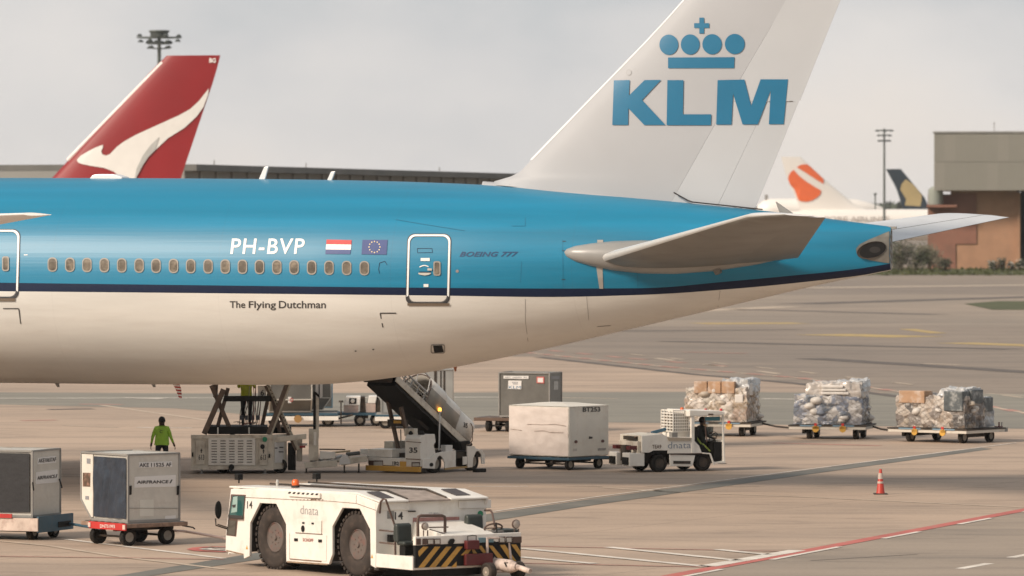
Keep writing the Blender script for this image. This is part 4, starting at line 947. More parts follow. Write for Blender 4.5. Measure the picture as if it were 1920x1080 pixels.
MB().tube([(xl+.6, .84, zt_+.05), (S(668, 927)[0], .84, S(668, 927)[1]+.06), (xf, .84, zf_+.06)], .025, 6).build('deck_rail', dark, TG.e); MB().tube([(xl+.6, WD-1.1, zt_+.05), (S(668, 927)[0], WD-1.1, S(668, 927)[1]+.06), (xf, WD-1.1, zf_+.06)], .025, 6).build('deck_rail', dark, TG.e)
MB().prism([(xf-.9, zf_-.02), (xf-.02, zf_-.12), (xf-.02, zf_+.0), (xf-.9, zf_+.13)], 1.62, 1.76).build('hood_rib', white, TG.e, bevel=.02)
# grooves and panels on the side
def sl(name, pts, w, m, off=.004, fr=TG, parent=None):
    b = MB()
    for p, q in zip(pts, pts[1:]):
        (x0, z0), (x1, z1) = fr.Y(*p), fr.Y(*q); dx, dz = x1-x0, z1-z0; L = math.hypot(dx, dz); nx, nz_ = -dz/L*w/2, dx/L*w/2
        b.hexa([(x0+nx, -off, z0+nz_), (x1+nx, -off, z1+nz_), (x1-nx, -off, z1-nz_), (x0-nx, -off, z0-nz_), (x0+nx, .0, z0+nz_), (x1+nx, .0, z1+nz_), (x1-nx, .0, z1-nz_), (x0-nx, .0, z0-nz_)])
    return b.build(name, m, parent or fr.e)
def q5(x, y): return (390+x/5.4, 880+y/5.4)
brown = mat('rust_brown_line', (.16, .085, .045), .7, var=.3)
sl('panel_seam', [q5(370, 284), q5(835, 306), q5(1222, 322), q5(1500, 345), q5(1700, 415)], .012, brown)
sl('panel_seam', [q5(1502, 262), q5(1502, 345)], .01, brown); sl('panel_seam', [q5(368, 284), q5(366, 520), q5(300, 520)], .012, brown); sl('panel_seam', [q5(300, 520), q5(285, 680)], .01, brown)
def sp(name, pts, m, th=.01, bevel=0, parent=None): b = MB(); b.prism([S(*q5(*p)) for p in pts], -th, .0); return b.build(name, m, parent or TG.e, bevel=bevel)
sp('service_hatch', [(893, 510), (1158, 518), (1156, 657), (890, 642)], white, .012, .005); sp('service_hatch', [(832, 645), (1205, 668), (1200, 930), (832, 905)], white, .014, .005)
sl('hatch_gap', [q5(890, 642), q5(1160, 658)], .018, brown, .016); sl('hatch_gap', [q5(832, 906), q5(1150, 933)], .02, brown, .016); sl('hatch_gap', [q5(832, 645), q5(832, 905)], .01, brown, .016); sl('hatch_gap', [q5(1156, 520), q5(1154, 655)], .01, brown, .016)
for x, y in ((973, 541), (1067, 547), (899, 712), (1143, 724)):
    w_ = 10 if y < 600 else 17; sp('latch', [(x-w_, y-w_*.85), (x+w_, y-w_*.8), (x+w_, y+w_*.9), (x-w_, y+w_*.85)], black, .03)
sp('filler_cap', [(968+16*math.cos(R(a)), 601+34*math.sin(R(a))) for a in range(0, 360, 30)], black, .03)
letters_kw = dict(bold=.0)
def stext(name, txt, fr, x0, y0, x1, y1, m, v=0, off=.006, y0r=None, ax='y', **k):   # lower left (x0,y0), upper right (x1,y1); y0r = row of lower right
    a = fr.on(x0, y0, ax, v); b_ = fr.on(x1, y0 if y0r is None else y0r, ax, v); c = fr.on(x0, y0-(abs(y0-y1)), ax, v)
    return sign(name, txt, a, b_, c, m, fr.e, off, **k)
lg = mat('operator_grey_letters', (.30, .28, .27), .6)
stext('lettering', 'dnata', TG, 563.5, 963.5, 597, 947, lg, y0r=966.5, bold=-.008)
stext('lettering', '14', TG, 463.5, 953.5, 473.5, 939.5, ink, y0r=953.5, bold=.01)
stext('lettering', 'SCHOPF', TG, 569, 1015, 589, 1009, mat('faded_red_ink', (.35, .12, .09), .6), y0r=1016, off=.022, bold=.02)
sp('vent_box', [(826, 222), (1150, 242), (1148, 295), (826, 272)], white, .05, .01)
for i in range(7): x = 832+i*46; sp('warning_stripe', [(x+8, 226+i*2.9-i*.1), (x+30, 227+i*2.9), (x+18, 246+i*2.6), (x-4, 244+i*2.6)], black, .056)
for x, y in ((395, 790), (1662, 880)): sp('warning_triangle', [(x-10, y+18), (x+10, y+18), (x, y-18)], yellow, .008)
sl('exhaust_stain', [q5(1150, 296), q5(1040, 305)], .03, brown)
# cab ----------------------------------------------------------------------
cf = mat('cab_frame_dark', (.10, .06, .045), .6)
sp('cab_frame', [(236, 252), (384, 258), (362, 512), (300, 512), (285, 680), (188, 668)], cf, .008)
gl = sp('cab_window', [(252, 268), (374, 272), (356, 495), (218, 480)], glass, .014); sp('cab_window', [(216, 512), (288, 520), (274, 668), (198, 652)], mat('lower_cab_glass', (.10, .09, .075), .12), .014)
sp('cab_seat', [(262, 280), (305, 272), (300, 430), (240, 440)], mat('cab_interior_pale', (.30, .42, .38), .5), .018, parent=gl); sp('cab_seat', [(250, 360), (290, 355), (285, 385), (258, 388)], ink, .022, parent=gl)
sp('cab_sill', [(212, 460), (355, 470), (355, 500), (212, 492)], ink, .02, parent=gl)
# windscreen at the far-left end
b = MB(); (xa, za), (xb_, zb3) = S(*q5(231, 225)), S(*q5(195, 520)); b.hexa([(xb_-.02, .2, zb3), (xb_-.0, .2, zb3), (xb_, WD-.2, zb3), (xb_-.02, WD-.2, zb3), (xa-.02, .2, za), (xa, .2, za), (xa, WD-.2, za), (xa-.02, WD-.2, za)]); b.build('windscreen', glass, TG.e)
b = MB(); b.box(xl-.02, xl+.3, .05, WD-.05, zb+.1, S(423, 1000)[1]); b.prism([(xl-.0, S(423, 1000)[1]), (xl+.3, S(423, 1000)[1]), (xa+.3, za+.1), (xa+.02, za+.1)], .05, WD-.05); b.build('cab_end', white, TG.e, bevel=.02)
# mirror
b = MB(); p = TG.on(409, 956, 'y', -.35); b.tube([TG.on(427, 992, 'y', 0), TG.on(405, 985, 'y', -.3), TG.on(404, 972, 'y', -.3)], .018, 6); b.tube([TG.on(427, 989, 'y', 0), TG.on(408, 983, 'y', -.3)], .014, 6)
m_ = b.build('mirror_arm', dark, TG.e)
b = MB(); hh_ = [(rx, rz) for rx, rz in rrect(p.x-.13, p.z-.22, p.x+.13, p.z+.21, .09)]
b2 = MB()
q = TG.on(409, 956, 'y', -.3)
b.lathe([(.05, -.03), (.11, -.02), (.12, .02), (.06, .03)], c=(0, 0, 0), ax='x', n=20)
b.v = [(v[0]+q.x, v[1]*.7+q.y, v[2]*1.75+q.z) for v in b.v]
mo = b.build('mirror', black, TG.e, smooth=40); b = MB(); b.prism(rrect(q.y-.04, q.z-.12, q.y+.06, q.z+.05, .02), q.x-.045, q.x-.035, ax='x'); b.build('mirror_glass', mirrorm, mo)
# rail at the far-left end, beacons and cameras
MB().tube([(xl-.32, .3, zb+.02), (xl-.32, .3, zb+.75)], .02, 6).tube([(xl-.32, .3, zb+.06), (xl, .3, zb+.06)], .02, 6).build('guard_rail', white, TG.e)
def beac(px, py, kind):
    y = .55 if kind != 'far' else 2.2; p = TG.on(px, py, 'y', y); z0 = zt_+.03
    if kind == 'orange':
        o = MB(); o.lathe([(.10, z0), (.10, z0+.05)], c=(p.x, p.y, 0), n=16); q = o.build('beacon', dark, TG.e)
        o = MB(); o.lathe([(.085, z0+.05), (.085, z0+.14), (.05, z0+.185)], c=(p.x, p.y, 0), n=16); o.build('beacon_lens', mat('orange_lens', (.75, .13, .02), .3), q, smooth=50)
    elif kind == 'white':
        o = MB(); o.lathe([(.03, z0), (.035, z0+.1), (.02, z0+.15)], c=(p.x, p.y, 0), n=12); o.build('marker_lamp', lampm, TG.e)
    else:
        o = MB(); o.tube([(p.x, p.y, z0), (p.x, p.y, z0+.1)], .02, 6); o.box(p.x-.09, p.x+.07, p.y-.07, p.y+.07, z0+.08, z0+.22); o.build('work_lamp', black, TG.e, bevel=.01)
beac(448, 905, 'cam'); beac(594, 903, 'far'); beac(554, 906, 'orange'); beac(520, 906, 'white')
# wheels
r1 = .73
for px, py in ((508, 1068), (663, 1083)):
    x = S(px, py)[0]; wheel(TG.e, x, .30, r1, .46, 'lug', -1, tubr, mat('worn_red_grey_rim', (.13, .105, .09), .55, var=.2, dirt=(.20, .07, .05), da=.9, ds=6)); wheel(TG.e, x, WD-.30, r1, .46, 'lug', 1, tubr, hubm)
# front wall ---------------------------------------------------------------
XF = lambda px, py, v=None: TG.X(px, py, xf if v is None else v)
def q6(x, y): return (690+x/5.4, 880+y/5.4)
def xp(name, pts, m, x0, th=.012, bevel=0, parent=None):
    b = MB(); b.prism([TG.X(*p, x0) for p in pts], x0, x0+th, ax='x'); return b.build(name, m, parent or TG.e, bevel=bevel)
b = MB(); zlo = XF(705, 1065)[1]; b.box(xf-.02, xf, .0, WD, zlo, zf_-.005); b.build('front_wall', white, TG.e)
xp('front_lip', [q6(80, 340), q6(415, 332), q6(415, 410), q6(82, 415)], white, xf, .03, .01); xp('front_lip', [q6(915, 318), q6(1240, 305), q6(1240, 390), q6(915, 398)], white, xf, .03, .01)
xp('grey_plate', [q6(195, 420), q6(262, 420), q6(262, 500), q6(195, 500)], grey, xf, .012); xp('pink_plate', [q6(455, 490), q6(922, 480), q6(922, 530), q6(455, 543)], mat('faded_pink_plate', (.42, .20, .17), .6, var=.2, vs=8), xf, .012)
xp('green_disc', [(690+(1137+27*math.cos(R(a)))/5.4, 880+(450+32*math.sin(R(a)))/5.4) for a in range(0, 360, 20)], green, xf, .01)
stext('lettering', '14', TG, 740, 974.5, 755.5, 960, ink, v=xf, off=.006, ax='x', y0r=974, bold=.015); stext('lettering', 'ST 8001', TG, 804, 966, 823, 961, greyink, v=xf, off=.012, ax='x', bold=.0)
for a, c in ((q6(410, 425), q6(480, 425)),): MB().beam(TG.on(*a, 'x', xf+.03), TG.on(*c, 'x', xf+.03), .03, .03).build('handle', dark, TG.e)
# side steps and seat bay; bumper --------------------------------------------
xb = TG.on(778, 1066, 'y', .03).x
zfl = S(715, 1064)[1]
b = MB(); b.box(xf+.002, xb-.06, .02, WD-.02, max(.22, zfl-.0), zfl+.10); b.build('step_floor', white, TG.e, bevel=.01)
b = MB(); b.box(xf+.002, xb-.05, .0, .05, zfl, zfl+.30); b.build('step_side', white, TG.e, bevel=.01)
hy0, hy1 = TG.X(790, 1012, xb-.1)[0]+.0, TG.X(935, 1012, xb-.1)[0]
hz0 = XF(870, 985)[1]; hz1 = TG.X(850, 1006, xb-.1)[1]
b = MB(); b.hexa([(xf, .95, .4), (xb-.08, .95, .4), (xb-.08, 2.35, .4), (xf, 2.35, .4), (xf, 1.0, zf_-.45), (xb-.08, .95, hz1), (xb-.08, 2.35, hz1), (xf, 2.3, zf_-.45)]); b.build('hood', white, TG.e, bevel=.02)
def tx(px, py): return TG.X(px, py, xb)
y0b, z1b = tx(779, 1023); y1b, _ = tx(977, 1018); z0b = tx(779, 1065)[1]
bumper = MB(); bumper.box(xb-.10, xb, y0b, y1b, z0b, z1b); bumper.build('bumper', black, TG.e, bevel=.015)
lp = MB(); lp.box(xb-.10, xb, y0b, y1b, z1b+.003, z1b+.19); lb = lp.build('lamp_panel', white, TG.e, bevel=.01)
hz_y = mat('hazard_yellow', (.55, .30, .06), .55, var=.2, dirt=(.12, .07, .03), da=.7, ds=5)
def q8(x, y): return (760+x/7.7125, 940+y/7.7125)
for P in ([(255, 655), (335, 655), (200, 800), (190, 770), (190, 720)], [(190, 960), (210, 930), (425, 655), (505, 655), (270, 955)], [(345, 955), (590, 655), (668, 655), (430, 955)], [(505, 955), (750, 655), (830, 655), (590, 955)],
          [(805, 780), (885, 690), (955, 690), (990, 690), (900, 780)][:3]+[(885, 780)], [(960, 690), (990, 690), (1055, 775), (985, 775)], [(1040, 645), (1100, 640), (1200, 780), (1160, 790)], [(1365, 630), (1440, 628), (1640, 915), (1560, 925)], [(1530, 625), (1600, 623), (1665, 720), (1665, 810)], [(1200, 640), (1260, 640), (1500, 925), (1420, 930)], [(660, 955), (740, 870), (740, 955)]):
    xp('hazard_stripe', [q8(*p) for p in P], hz_y, xb, .006)
for px in (156, 246, 318, 415): w_ = 62 if px < 300 else 88; o = xp('lamp_housing', [q8(px, 540), q8(px+w_, 537), q8(px+w_, 626), q8(px, 628)], cf, xb, .02); (px >= 300) and xp('headlight', [q8(px+14, 555), q8(px+w_-10, 553), q8(px+w_-10, 612), q8(px+14, 614)], lampm, xb+.02, .015, parent=o)
for px in (1350, 1452, 1550): w_ = 88 if px < 1500 else 125; o = xp('lamp_housing', [q8(px, 512), q8(px+w_, 508), q8(px+w_, 598), q8(px, 600)], cf, xb, .02); (px < 1500) and xp('headlight', [q8(px+14, 528), q8(px+w_-10, 526), q8(px+w_-10, 586), q8(px+14, 588)], lampm, xb+.02, .015, parent=o)
hs = MB()
for k, (x0, x1) in enumerate(((300, 420), (430, 560))): hs.tube([TG.on(*q6(x0+480, 760), 'x', xb-.3-.1*k), TG.on(*q6(x0+500, 700), 'x', xb-.4), TG.on(*q6(x1+520, 720), 'x', xb-.5), TG.on(*q6(x1+540, 770), 'x', xb-.2)], .018, 6)
hs.build('hydraulic_hose', black, TG.e, smooth=60)['kind'] = 'stuff'
for k in range(9):
    p_ = S(*q5(860+k*38, 300)); MB().lathe([(.014, -.012), (.014, -.002)], c=(p_[0], 0, p_[1]-.02), ax='y', n=8).build('bolt', brown, TG.e)
for a_, c_ in ((q5(800, 935), q5(1210, 962)), (q5(185, 822), q5(360, 862))): sl('grime_edge', [a_, c_], .035, mat('grime_brown', (.30, .21, .14), .8, var=.4, vs=8), .003)
xp('black_port', [q8(612+0, 590), q8(640, 545), q8(690, 538), q8(712, 560), q8(690, 610), q8(650, 625), q8(615, 615)], black, xb, .03, .01)
xp('number_plate', [q8(1055, 527), q8(1270, 527), q8(1270, 592), q8(1068, 595)], mat('blue_grey_plate', (.14, .24, .27), .4, var=.2, vs=6), xb, .02)
o = MB(); yh, zh = tx(882, 1018); o.box(xb-.02, xb+.12, yh-.17, yh+.17, zh-.14, zh+.06); o.box(xb, xb+.1, yh-.19, yh+.55, z0b, z0b+.26); o.build('tow_hitch', maroon, TG.e, bevel=.02)
MB().tube([(xb+.08, yh-.13, zh+.04), (xb+.08, yh-.13, zh+.16), (xb+.08, yh+.0, zh+.17), (xb+.08, yh+.1, zh+.16), (xb+.08, yh+.1, zh+.04)], .012, 6).build('hitch_pin', dark, TG.e)
b = MB(); b.box(xb-.9, xb-.1, y0b+.5, y1b-.9, .12, z0b); b.build('axle_housing', black, TG.e)
# hoop rails
def hoop(name, pts, m, r_=.026, smooth=True): return MB().tube(pts, r_, 8).build(name, m, TG.e, smooth=50)
xh = xb-.45; H_ = lambda px, py, v: Vector(TG.on(px, py, 'x', v))
hoop('guard_hoop', [H_(*q8(182, 520), xh), H_(*q8(180, 260), xh), H_(*q8(190, 222), xh), H_(*q8(225, 207), xh), H_(*q8(530, 207), xh), H_(*q8(566, 222), xh), H_(*q8(575, 260), xh), H_(*q8(572, 510), xh)], cf, .034)
MB().tube([H_(*q8(340, 378), xh+.1), H_(*q8(620, 372), xh+.1)], .016, 6).build('hoop_bar', cf, TG.e); MB().tube([H_(*q8(350, 405), xh+.1), H_(*q8(680, 500), xh+.1)], .012, 6).build('hood_stay', cf, TG.e)
for px, py, rr in ((290, 362, 54), (1605, 330, 66)):
    p = H_(*q8(px, py), xb-.15); rad = rr/7.7125*p.length*0+rr/7.7125*.0119*1.02
    MB().tube([p+Vector((0, -.05, -rad)), p+Vector((0, -.05, -rad-.28))], .016, 6).tube([p+Vector((0, .06, -rad)), p+Vector((0, .06, -rad-.28))], .016, 6).build('lamp_stem', cf, TG.e)
    o = MB().lathe([(rad*.5, -.1), (rad*.95, -.04), (rad, 0), (rad*.92, .01)], c=p, ax='x', n=24).build('round_lamp', cf, TG.e, smooth=40); MB().lathe([(rad*.86, .012), (rad*.5, .025), (.01, .03)], c=p, ax='x', n=24).build('lamp_glass', mat('round_lamp_glass', (.42, .36, .31), .3, var=.2, vs=20), o, smooth=40)
# entrance handrails
hoop('handrail', [TG.on(*q6(120, 440), 'x', xf+.02), TG.on(*q6(128, 330), 'x', xf+.3), TG.on(*q6(150, 305), 'x', xf+.5), TG.on(*q6(180, 305), 'x', xf+.7), TG.on(*q6(272, 570), 'y', .08), TG.on(*q6(278, 900), 'y', .05)], cf, .024)
for yy in (620, 745): MB().tube([TG.on(*q6(118, yy-5), 'x', xf+.02), TG.on(*q6(272, yy+12), 'y', .08)], .018, 6).build('handrail_bar', cf, TG.e)
xp('step_box', [q6(195, 660), q6(262, 662), q6(262, 738), q6(195, 736)], black, xf, .1)
hoop('handrail', [TG.on(*q6(1185, 415), 'x', xf+.05), TG.on(*q6(1240, 415), 'x', xf+.5), TG.on(*q6(1258, 440), 'x', xf+.7), TG.on(*q6(1290, 600), 'x', xf+1.1)], cf, .024)
def seat(px, py, v, sz=1.0):
    p = H_(px, py, v); r_ = MB()
    s = MB(); s.prism([(-.06, 0), (.14, -.02), (.10, .56), (.0, .62), (-.10, .58), (-.16, .1)], -.24, .24); s.v = [(x*sz+p.x, y*min(1, sz*1.25)+p.y, z*sz+p.z) for x, y, z in s.v]; o = s.build('seat_back', seatm, TG.e, bevel=.04)
    s = MB(); s.box(.0, .46, -.26, .26, -.10, .04); s.v = [(x*sz+p.x, y*sz+p.y, z*sz+p.z) for x, y, z in s.v]; s.build('seat', seatm, TG.e, bevel=.04)
    s = MB(); s.box(.08, .4, -.18, .18, -.42, -.11); s.v = [(x*sz+p.x, y*sz+p.y, z*sz+p.z) for x, y, z in s.v]; s.build('seat_base', black, TG.e)
seat(755, 1016, xf+.75, .68); seat(888, 1001, xf+.35, .72)
s = MB(); p = H_(925, 990, xf+1.0); pts = [p+Vector((.05*math.sin(a), .24*math.cos(a), .1*math.sin(a))) for a in [2*math.pi*i/20 for i in range(21)]]; s.tube(pts, .02, 6); s.tube([p, p+Vector((.1, 0, -.3))], .025, 6); s.tube([pts[0], p], .012, 6); s.tube([pts[10], p], .012, 6); s.build('steering_wheel', cf, TG.e)
s = MB(); p = H_(929, 999, xb-.4); s.box(p.x-.2, p.x+.1, p.y-.18, p.y+.18, p.z-.12, p.z+.05); s.build('dashboard', mat('dash_grey', (.20, .18, .16), .6), TG.e, bevel=.02)
s = MB(); p = H_(950, 998, xb-.5); s.box(p.x-.25, p.x+.2, p.y-.28, p.y+.2, p.z-.15, p.z+.08); s.build('seat', seatm, TG.e, bevel=.05)
# tow bar head lying in front ---------------------------------------------------
tp = G(930, 1086); TBF = Frame('towbar', tp, ang+4, 'worn white towbar head with two small tyres, standing before the striped bumper', 'towbar')
wp = mat('chipped_white_paint', (.62, .50, .43), .6, var=.25, vs=6, dirt=(.10, .06, .05), da=.9, ds=7)
b = MB(); b.tube([(-.75, -.25, .42), (-.1, -.08, .36), (.45, .06, .30), (.6, .1, .3)], [.10, .13, .15, .09], 14); b.lathe([(.17, -.05), (.17, .05)], c=(.0, 0, .35), ax='x', n=16); b.build('bar_head', wp, TBF.e, smooth=40)
b = MB(); b.tube([(.1, -.32, .1), (.05, -.30, .92), (.05, .30, .92), (.1, .36, .35)], .035, 8); b.build('frame_hoop', wp, TBF.e, smooth=40)
b = MB(); b.tube([(.0, .12, .3), (-.1, .08, 1.25)], .02, 8); b.box(-.08, .05, -.15, .2, .55, .85); b.build('lever', black, TBF.e)
b = MB(); b.tube([(.25, -.5, .19), (.25, .5, .19)], .03, 8); b.tube([(.6, .1, .3), (1.0, .15, .22)], .06, 10); b.build('draw_tube', wp, TBF.e, smooth=40)
wheel(TBF.e, .25, -.42, .2, .18, side=-1, tyre=tubr); wheel(TBF.e, .25, .42, .2, .18, side=1, tyre=tubr)
b = MB()
for i in range(7): b.tube([(.42+.03*i, -.1+.04*i, .40), (.47+.03*i, -.08+.05*i, .30)], .02, 5)
b.build('chain', dark, TBF.e)['kind'] = 'stuff'
# ================================================================== containers and dollies
def at(px, Y, z=0): return ((px-960)*Y/F, Y, z)
canv = mat('blue_curtain', (.028, .038, .055), .28, var=.35, vs=3, bump=.02, bs=5, coat=.1)
canvb = mat('black_curtain', (.018, .018, .02), .55, var=.3, bump=.01, bs=4)
labelw = mat('label_white', (.68, .66, .63), .5, var=.05)
darkalu = mat('dark_container_alu', (.17, .165, .15), .4, metal=.4, var=.2, vs=1.5, bump=.006, bs=3)
bluealu = mat('blue_container_edge', (.10, .18, .24), .4, var=.2)
whitec = mat('white_container_panel', (.70, .66, .58), .5, var=.1, dirt=(.40, .28, .2), da=.4)
def uld(fr, z0, W=1.53, L=2.0, H=1.62, cut=.47, cutw=.45, m=alu, left='plain', edge=None, leftm=None):
    e = fr.e; edge = edge or grey
    prof = [(0, z0), (L-cutw, z0), (L, z0+cut), (L, z0+H), (0, z0+H)]
    b = MB(); b.prism(prof, .02, W-.02, ax='x'); b.build('shell', m, e, bevel=.008)
    fr_ = MB(); t = .045
    def bar(a, c): fr_.beam(a, c, t, t)
    for x in (0.0, W):
        P = [(x, y, z) for y, z in prof]
        for a, c in zip(P, P[1:]+P[:1]): bar(a, c)
    for y, z in prof: bar((0, y, z), (W, y, z))
    fr_.build('edge_frame', edge, e)
    b = MB(); b.box(-.02, W+.02, -.02, L-cutw, z0-.04, z0-.001); b.build('base_plate', grey, e)
    return e
def dolly(fr, x0, x1, y0, y1, zt, R_, wl, m, mside=None, th=.12, rail=True, wy=.16):
    e = fr.e
    b = MB(); b.box(x0, x1, y0, y1, zt-th, zt-.02); b.build('deck', m, e, bevel=.012)
    b = MB(); n = 7
    for i in range(n): y = lerp(y0+.1, y1-.1, i/(n-1)); b.tube([(x0+.05, y, zt-.02), (x1-.05, y, zt-.02)], .02, 6)
    b.build('deck_rollers', grey, e)['kind'] = 'stuff'
    b = MB()
    for y in (lerp(y0, y1, .3), lerp(y0, y1, .7)): b.box(x0+.05, x1-.05, y-.05, y+.05, zt-th-.10, zt-th)
    for p in wl: b.tube([(p[0], p[1], R_), (p[0], p[1], zt-th)], .035, 6)
    b.build('subframe', dark, e)
    ys = sorted(wl, key=lambda p: p[0]); b = MB()
    for i in range(0, len(ys)-1, 2): b.tube([(ys[i][0], ys[i][1], R_), (ys[i+1][0], ys[i+1][1], R_)], .03, 6)
    b.build('axle', dark, e)
    for p in wl: wheel(e, p[0], p[1], R_, wy, side=-1 if p[1] < (y0+y1)/2 else 1)
# --- second dolly with the pale container
UA = dict(origin=at(240, 130), deg=39)
DF = Frame('container_dolly', UA['origin'], UA['deg'], 'rusty container dolly with a red end plate, behind the white pushback tractor', 'dolly', 'container dollies')
rusty = mat('rusty_deck_edge', (.26, .17, .12), .7, var=.35, vs=6, dirt=(.08, .05, .04), da=.8, ds=9)
wl = [DF.inv @ G(259, 1023-17*0) for _ in (0,)]
dolly(DF, -.12, 1.72, -.1, 1.85, .58, .22, [(.15, .22), (1.35, .30), (.12, 1.45), (1.35, 1.45)], rusty)
b = MB(); b.box(-.16, -.122, -.12, 1.45, .40, .57); b.build('end_plate', redp, DF.e)
p0, p1, p2 = DF.on(188, 989.5, 'x', -.16), DF.on(216, 990.5, 'x', -.16), DF.on(188, 983, 'x', -.16); sign('lettering', 'DNTS1993', p0, p1, p2, mat('pale_print', (.7, .55, .5), .6), DF.e, .008, bold=.02)
for y in (-.12, 1.36): MB().box(-.18, -.161, y, y+.1, .43, .54).build('reflector', mat('reflector_pale', (.7, .5, .42), .5), DF.e)
MB().tube([(1.5, .6, .32), (1.9, .35, .30), (2.75, -.25, .12)], .03, 8).tube([(1.5, .1, .32), (1.9, .25, .30), (2.7, -.22, .12)], .022, 8).tube([(2.7, -.22, .12), (2.9, -.38, .08)], .035, 8).build('drawbar', mat('pink_white_drawbar', (.55, .40, .34), .6, var=.3, dirt=(.2, .12, .1), da=.6), DF.e)
MB().tube([(1.75, .2, .45), (1.98, .05, .40), (2.0, .0, .36)], .02, 6).build('hook', dark, DF.e)
UF = Frame('cargo_container', UA['origin'], UA['deg'], 'scuffed pale container with a blue curtain side and number AKE 11525 AF', 'container', 'air cargo containers')
uld(UF, .62)
b = MB(); n = 26; rows = 14
vs = []
for i in range(n+1):
    for j in range(rows+1):
        y = lerp(.06, 1.44, i/n); z = lerp(.68, 2.16, j/rows)
        vs.append((-.012-.075*abs(mnoise.noise(Vector((y*3.4+z*.9, z*.8, 3)))), y, z))
b.add(vs, [(i*(rows+1)+j, (i+1)*(rows+1)+j, (i+1)*(rows+1)+j+1, i*(rows+1)+j+1) for i in range(n) for j in range(rows)]); b.build('side_curtain', canv, UF.e, smooth=60)
b = MB(); b.prism([(1.49, .66), (1.57, .66), (1.97, 1.1), (1.97, 2.2), (1.49, 2.2)], -.012, .018, ax='x'); b.build('end_panel', whitec, UF.e)
def fplate(name, fr, pts, m, ax, v, th=.01, parent=None):
    b = MB(); s = -1
    if ax == 'y': b.prism([fr.Y(*p, v) for p in pts], v-th, v, ax='y')
    else: b.prism([fr.X(*p, v) for p in pts], v+s*th, v, ax='x')
    return b.build(name, m, parent or fr.e)
def r4(x0, y0, x1, y1, dy=0): return [(x0, y0), (x1, y0+dy), (x1, y1+dy), (x0, y1)]
def t6(x, y): return (140+x/5.4, 840+y/5.4)
def q4(*p): return [t6(*k) for k in p]
fplate('sticker', UF, q4((85, 250), (160, 252), (158, 392), (84, 388)), mat('brown_sticker', (.13, .08, .05), .6, var=.5, vs=9, dirt=(.5, .25, .2), da=.6, ds=9), 'x', -.012)
fplate('sticker', UF, q4((125, 105), (160, 108), (160, 160), (125, 155)), greyink, 'x', -.012); fplate('sticker', UF, q4((110, 485), (145, 487), (145, 522), (110, 520)), greyink, 'x', -.012)
fplate('label_panel', UF, q4((605, 292), (1022, 272), (1020, 392), (600, 402)), labelw, 'y', 0); fplate('label_panel', UF, q4((648, 145), (985, 135), (985, 190), (648, 200)), labelw, 'y', 0)
fplate('patch', UF, q4((660, 525), (800, 522), (798, 690), (658, 692)), mat('patch_pale', (.62, .60, .53), .5, var=.1), 'y', 0, .006); fplate('patch', UF, q4((915, 690), (1022, 680), (1022, 730), (915, 738)), labelw, 'y', 0, .006)
def st2(fr, txt, A, B, C, m, ax='y', v=0, off=.014, nm='lettering', **k): return sign(nm, txt, fr.on(*A, ax, v), fr.on(*B, ax, v), fr.on(*C, ax, v), m, fr.e, off, **k)
st2(UF, 'AKE', t6(652, 193), t6(748, 191), t6(653, 153), ink, bold=.025); st2(UF, '11525', t6(770, 190), t6(903, 188), t6(770, 151), ink, bold=.025); st2(UF, 'AF', t6(920, 187), t6(975, 186), t6(920, 149), ink, bold=.025); st2(UF, 'AIRFRANCE', t6(625, 362), t6(945, 357), t6(627, 330), ink, bold=.035)
fplate('logo_bar', UF, q4((958, 356), (972, 356), (992, 320), (978, 320)), ink, 'y', -.012, .004)
for x in (561, 1042): fplate('door_latch', UF, q4((x-9, 385), (x+9, 380), (x+6, 468), (x-8, 475)), black, 'y', 0, .04)
for y in (610, 722): b = MB(); b.beam(UF.on(*t6(550, y+30 if y > 700 else y), 'y', -.01), UF.on(*t6(1045, y), 'y', -.01), .01, .012); b.build('panel_joint', grey, UF.e)
# --- first dolly, cut by the left edge
UO = at(60.5, 132.6); UD = 68
D1 = Frame('container_dolly', UO, UD, 'white and dark blue container dolly cut by the left photo edge', 'dolly', 'container dollies')
dolly(D1, -.15, 1.75, -.2, 2.7, .55, .22, [(.2, .1), (1.35, .1), (.2, 2.0), (1.35, 2.0)], bluep, th=.08)
b = MB(); b.box(-.2, -.151, -.25, 2.75, .24, .56); b.build('side_plate', mat('stained_white_plate', (.62, .50, .42), .6, var=.2, vs=3, dirt=(.25, .12, .08), da=.7, ds=5), D1.e)
b = MB(); b.box(-.15, 1.75, -.26, -.201, .20, .60); b.box(.9, 1.6, -.275, -.262, .28, .42, 1); b.build('front_plate', [bluep, black], D1.e)
MB().box(-.24, -.201, .45, 1.9, .56, .66).build('red_edge', redp, D1.e)
q0 = D1.inv @ Vector(G(132, 1001)); q1 = D1.inv @ Vector(DF.mw @ Vector((-.12, 1.0, .3)))
MB().tube([(1.6, -.2, .34), (q1.x, q1.y, .40)], .035, 8).build('towing_bar', bluep, D1.e)
U1 = Frame('cargo_container', UO, UD, 'pale container with a black curtain side, leftmost, cut by the photo edge', 'container', 'air cargo containers')
uld(U1, .60)
MB().box(-.03, -.005, .07, 1.95, .70, 2.16).build('side_curtain', canvb, U1.e)
def t7(x, y): return (x/6, 840+y/6)
fplate('label_panel', U1, [t7(*p) for p in ((420, 112), (628, 88), (626, 165), (418, 185))], labelw, 'y', 0); fplate('label_panel', U1, [t7(*p) for p in ((400, 275), (645, 240), (645, 385), (400, 408))], labelw, 'y', 0)
st2(U1, 'AKE10657AF', t7(428, 168), t7(625, 150), t7(430, 120), ink, bold=.03); st2(U1, 'AIRFRANCE', t7(414, 358), t7(612, 338), t7(416, 318), ink, bold=.035)
fplate('logo_bar', U1, [t7(*p) for p in ((622, 335), (632, 335), (646, 293), (636, 293))], ink, 'y', -.012, .004)
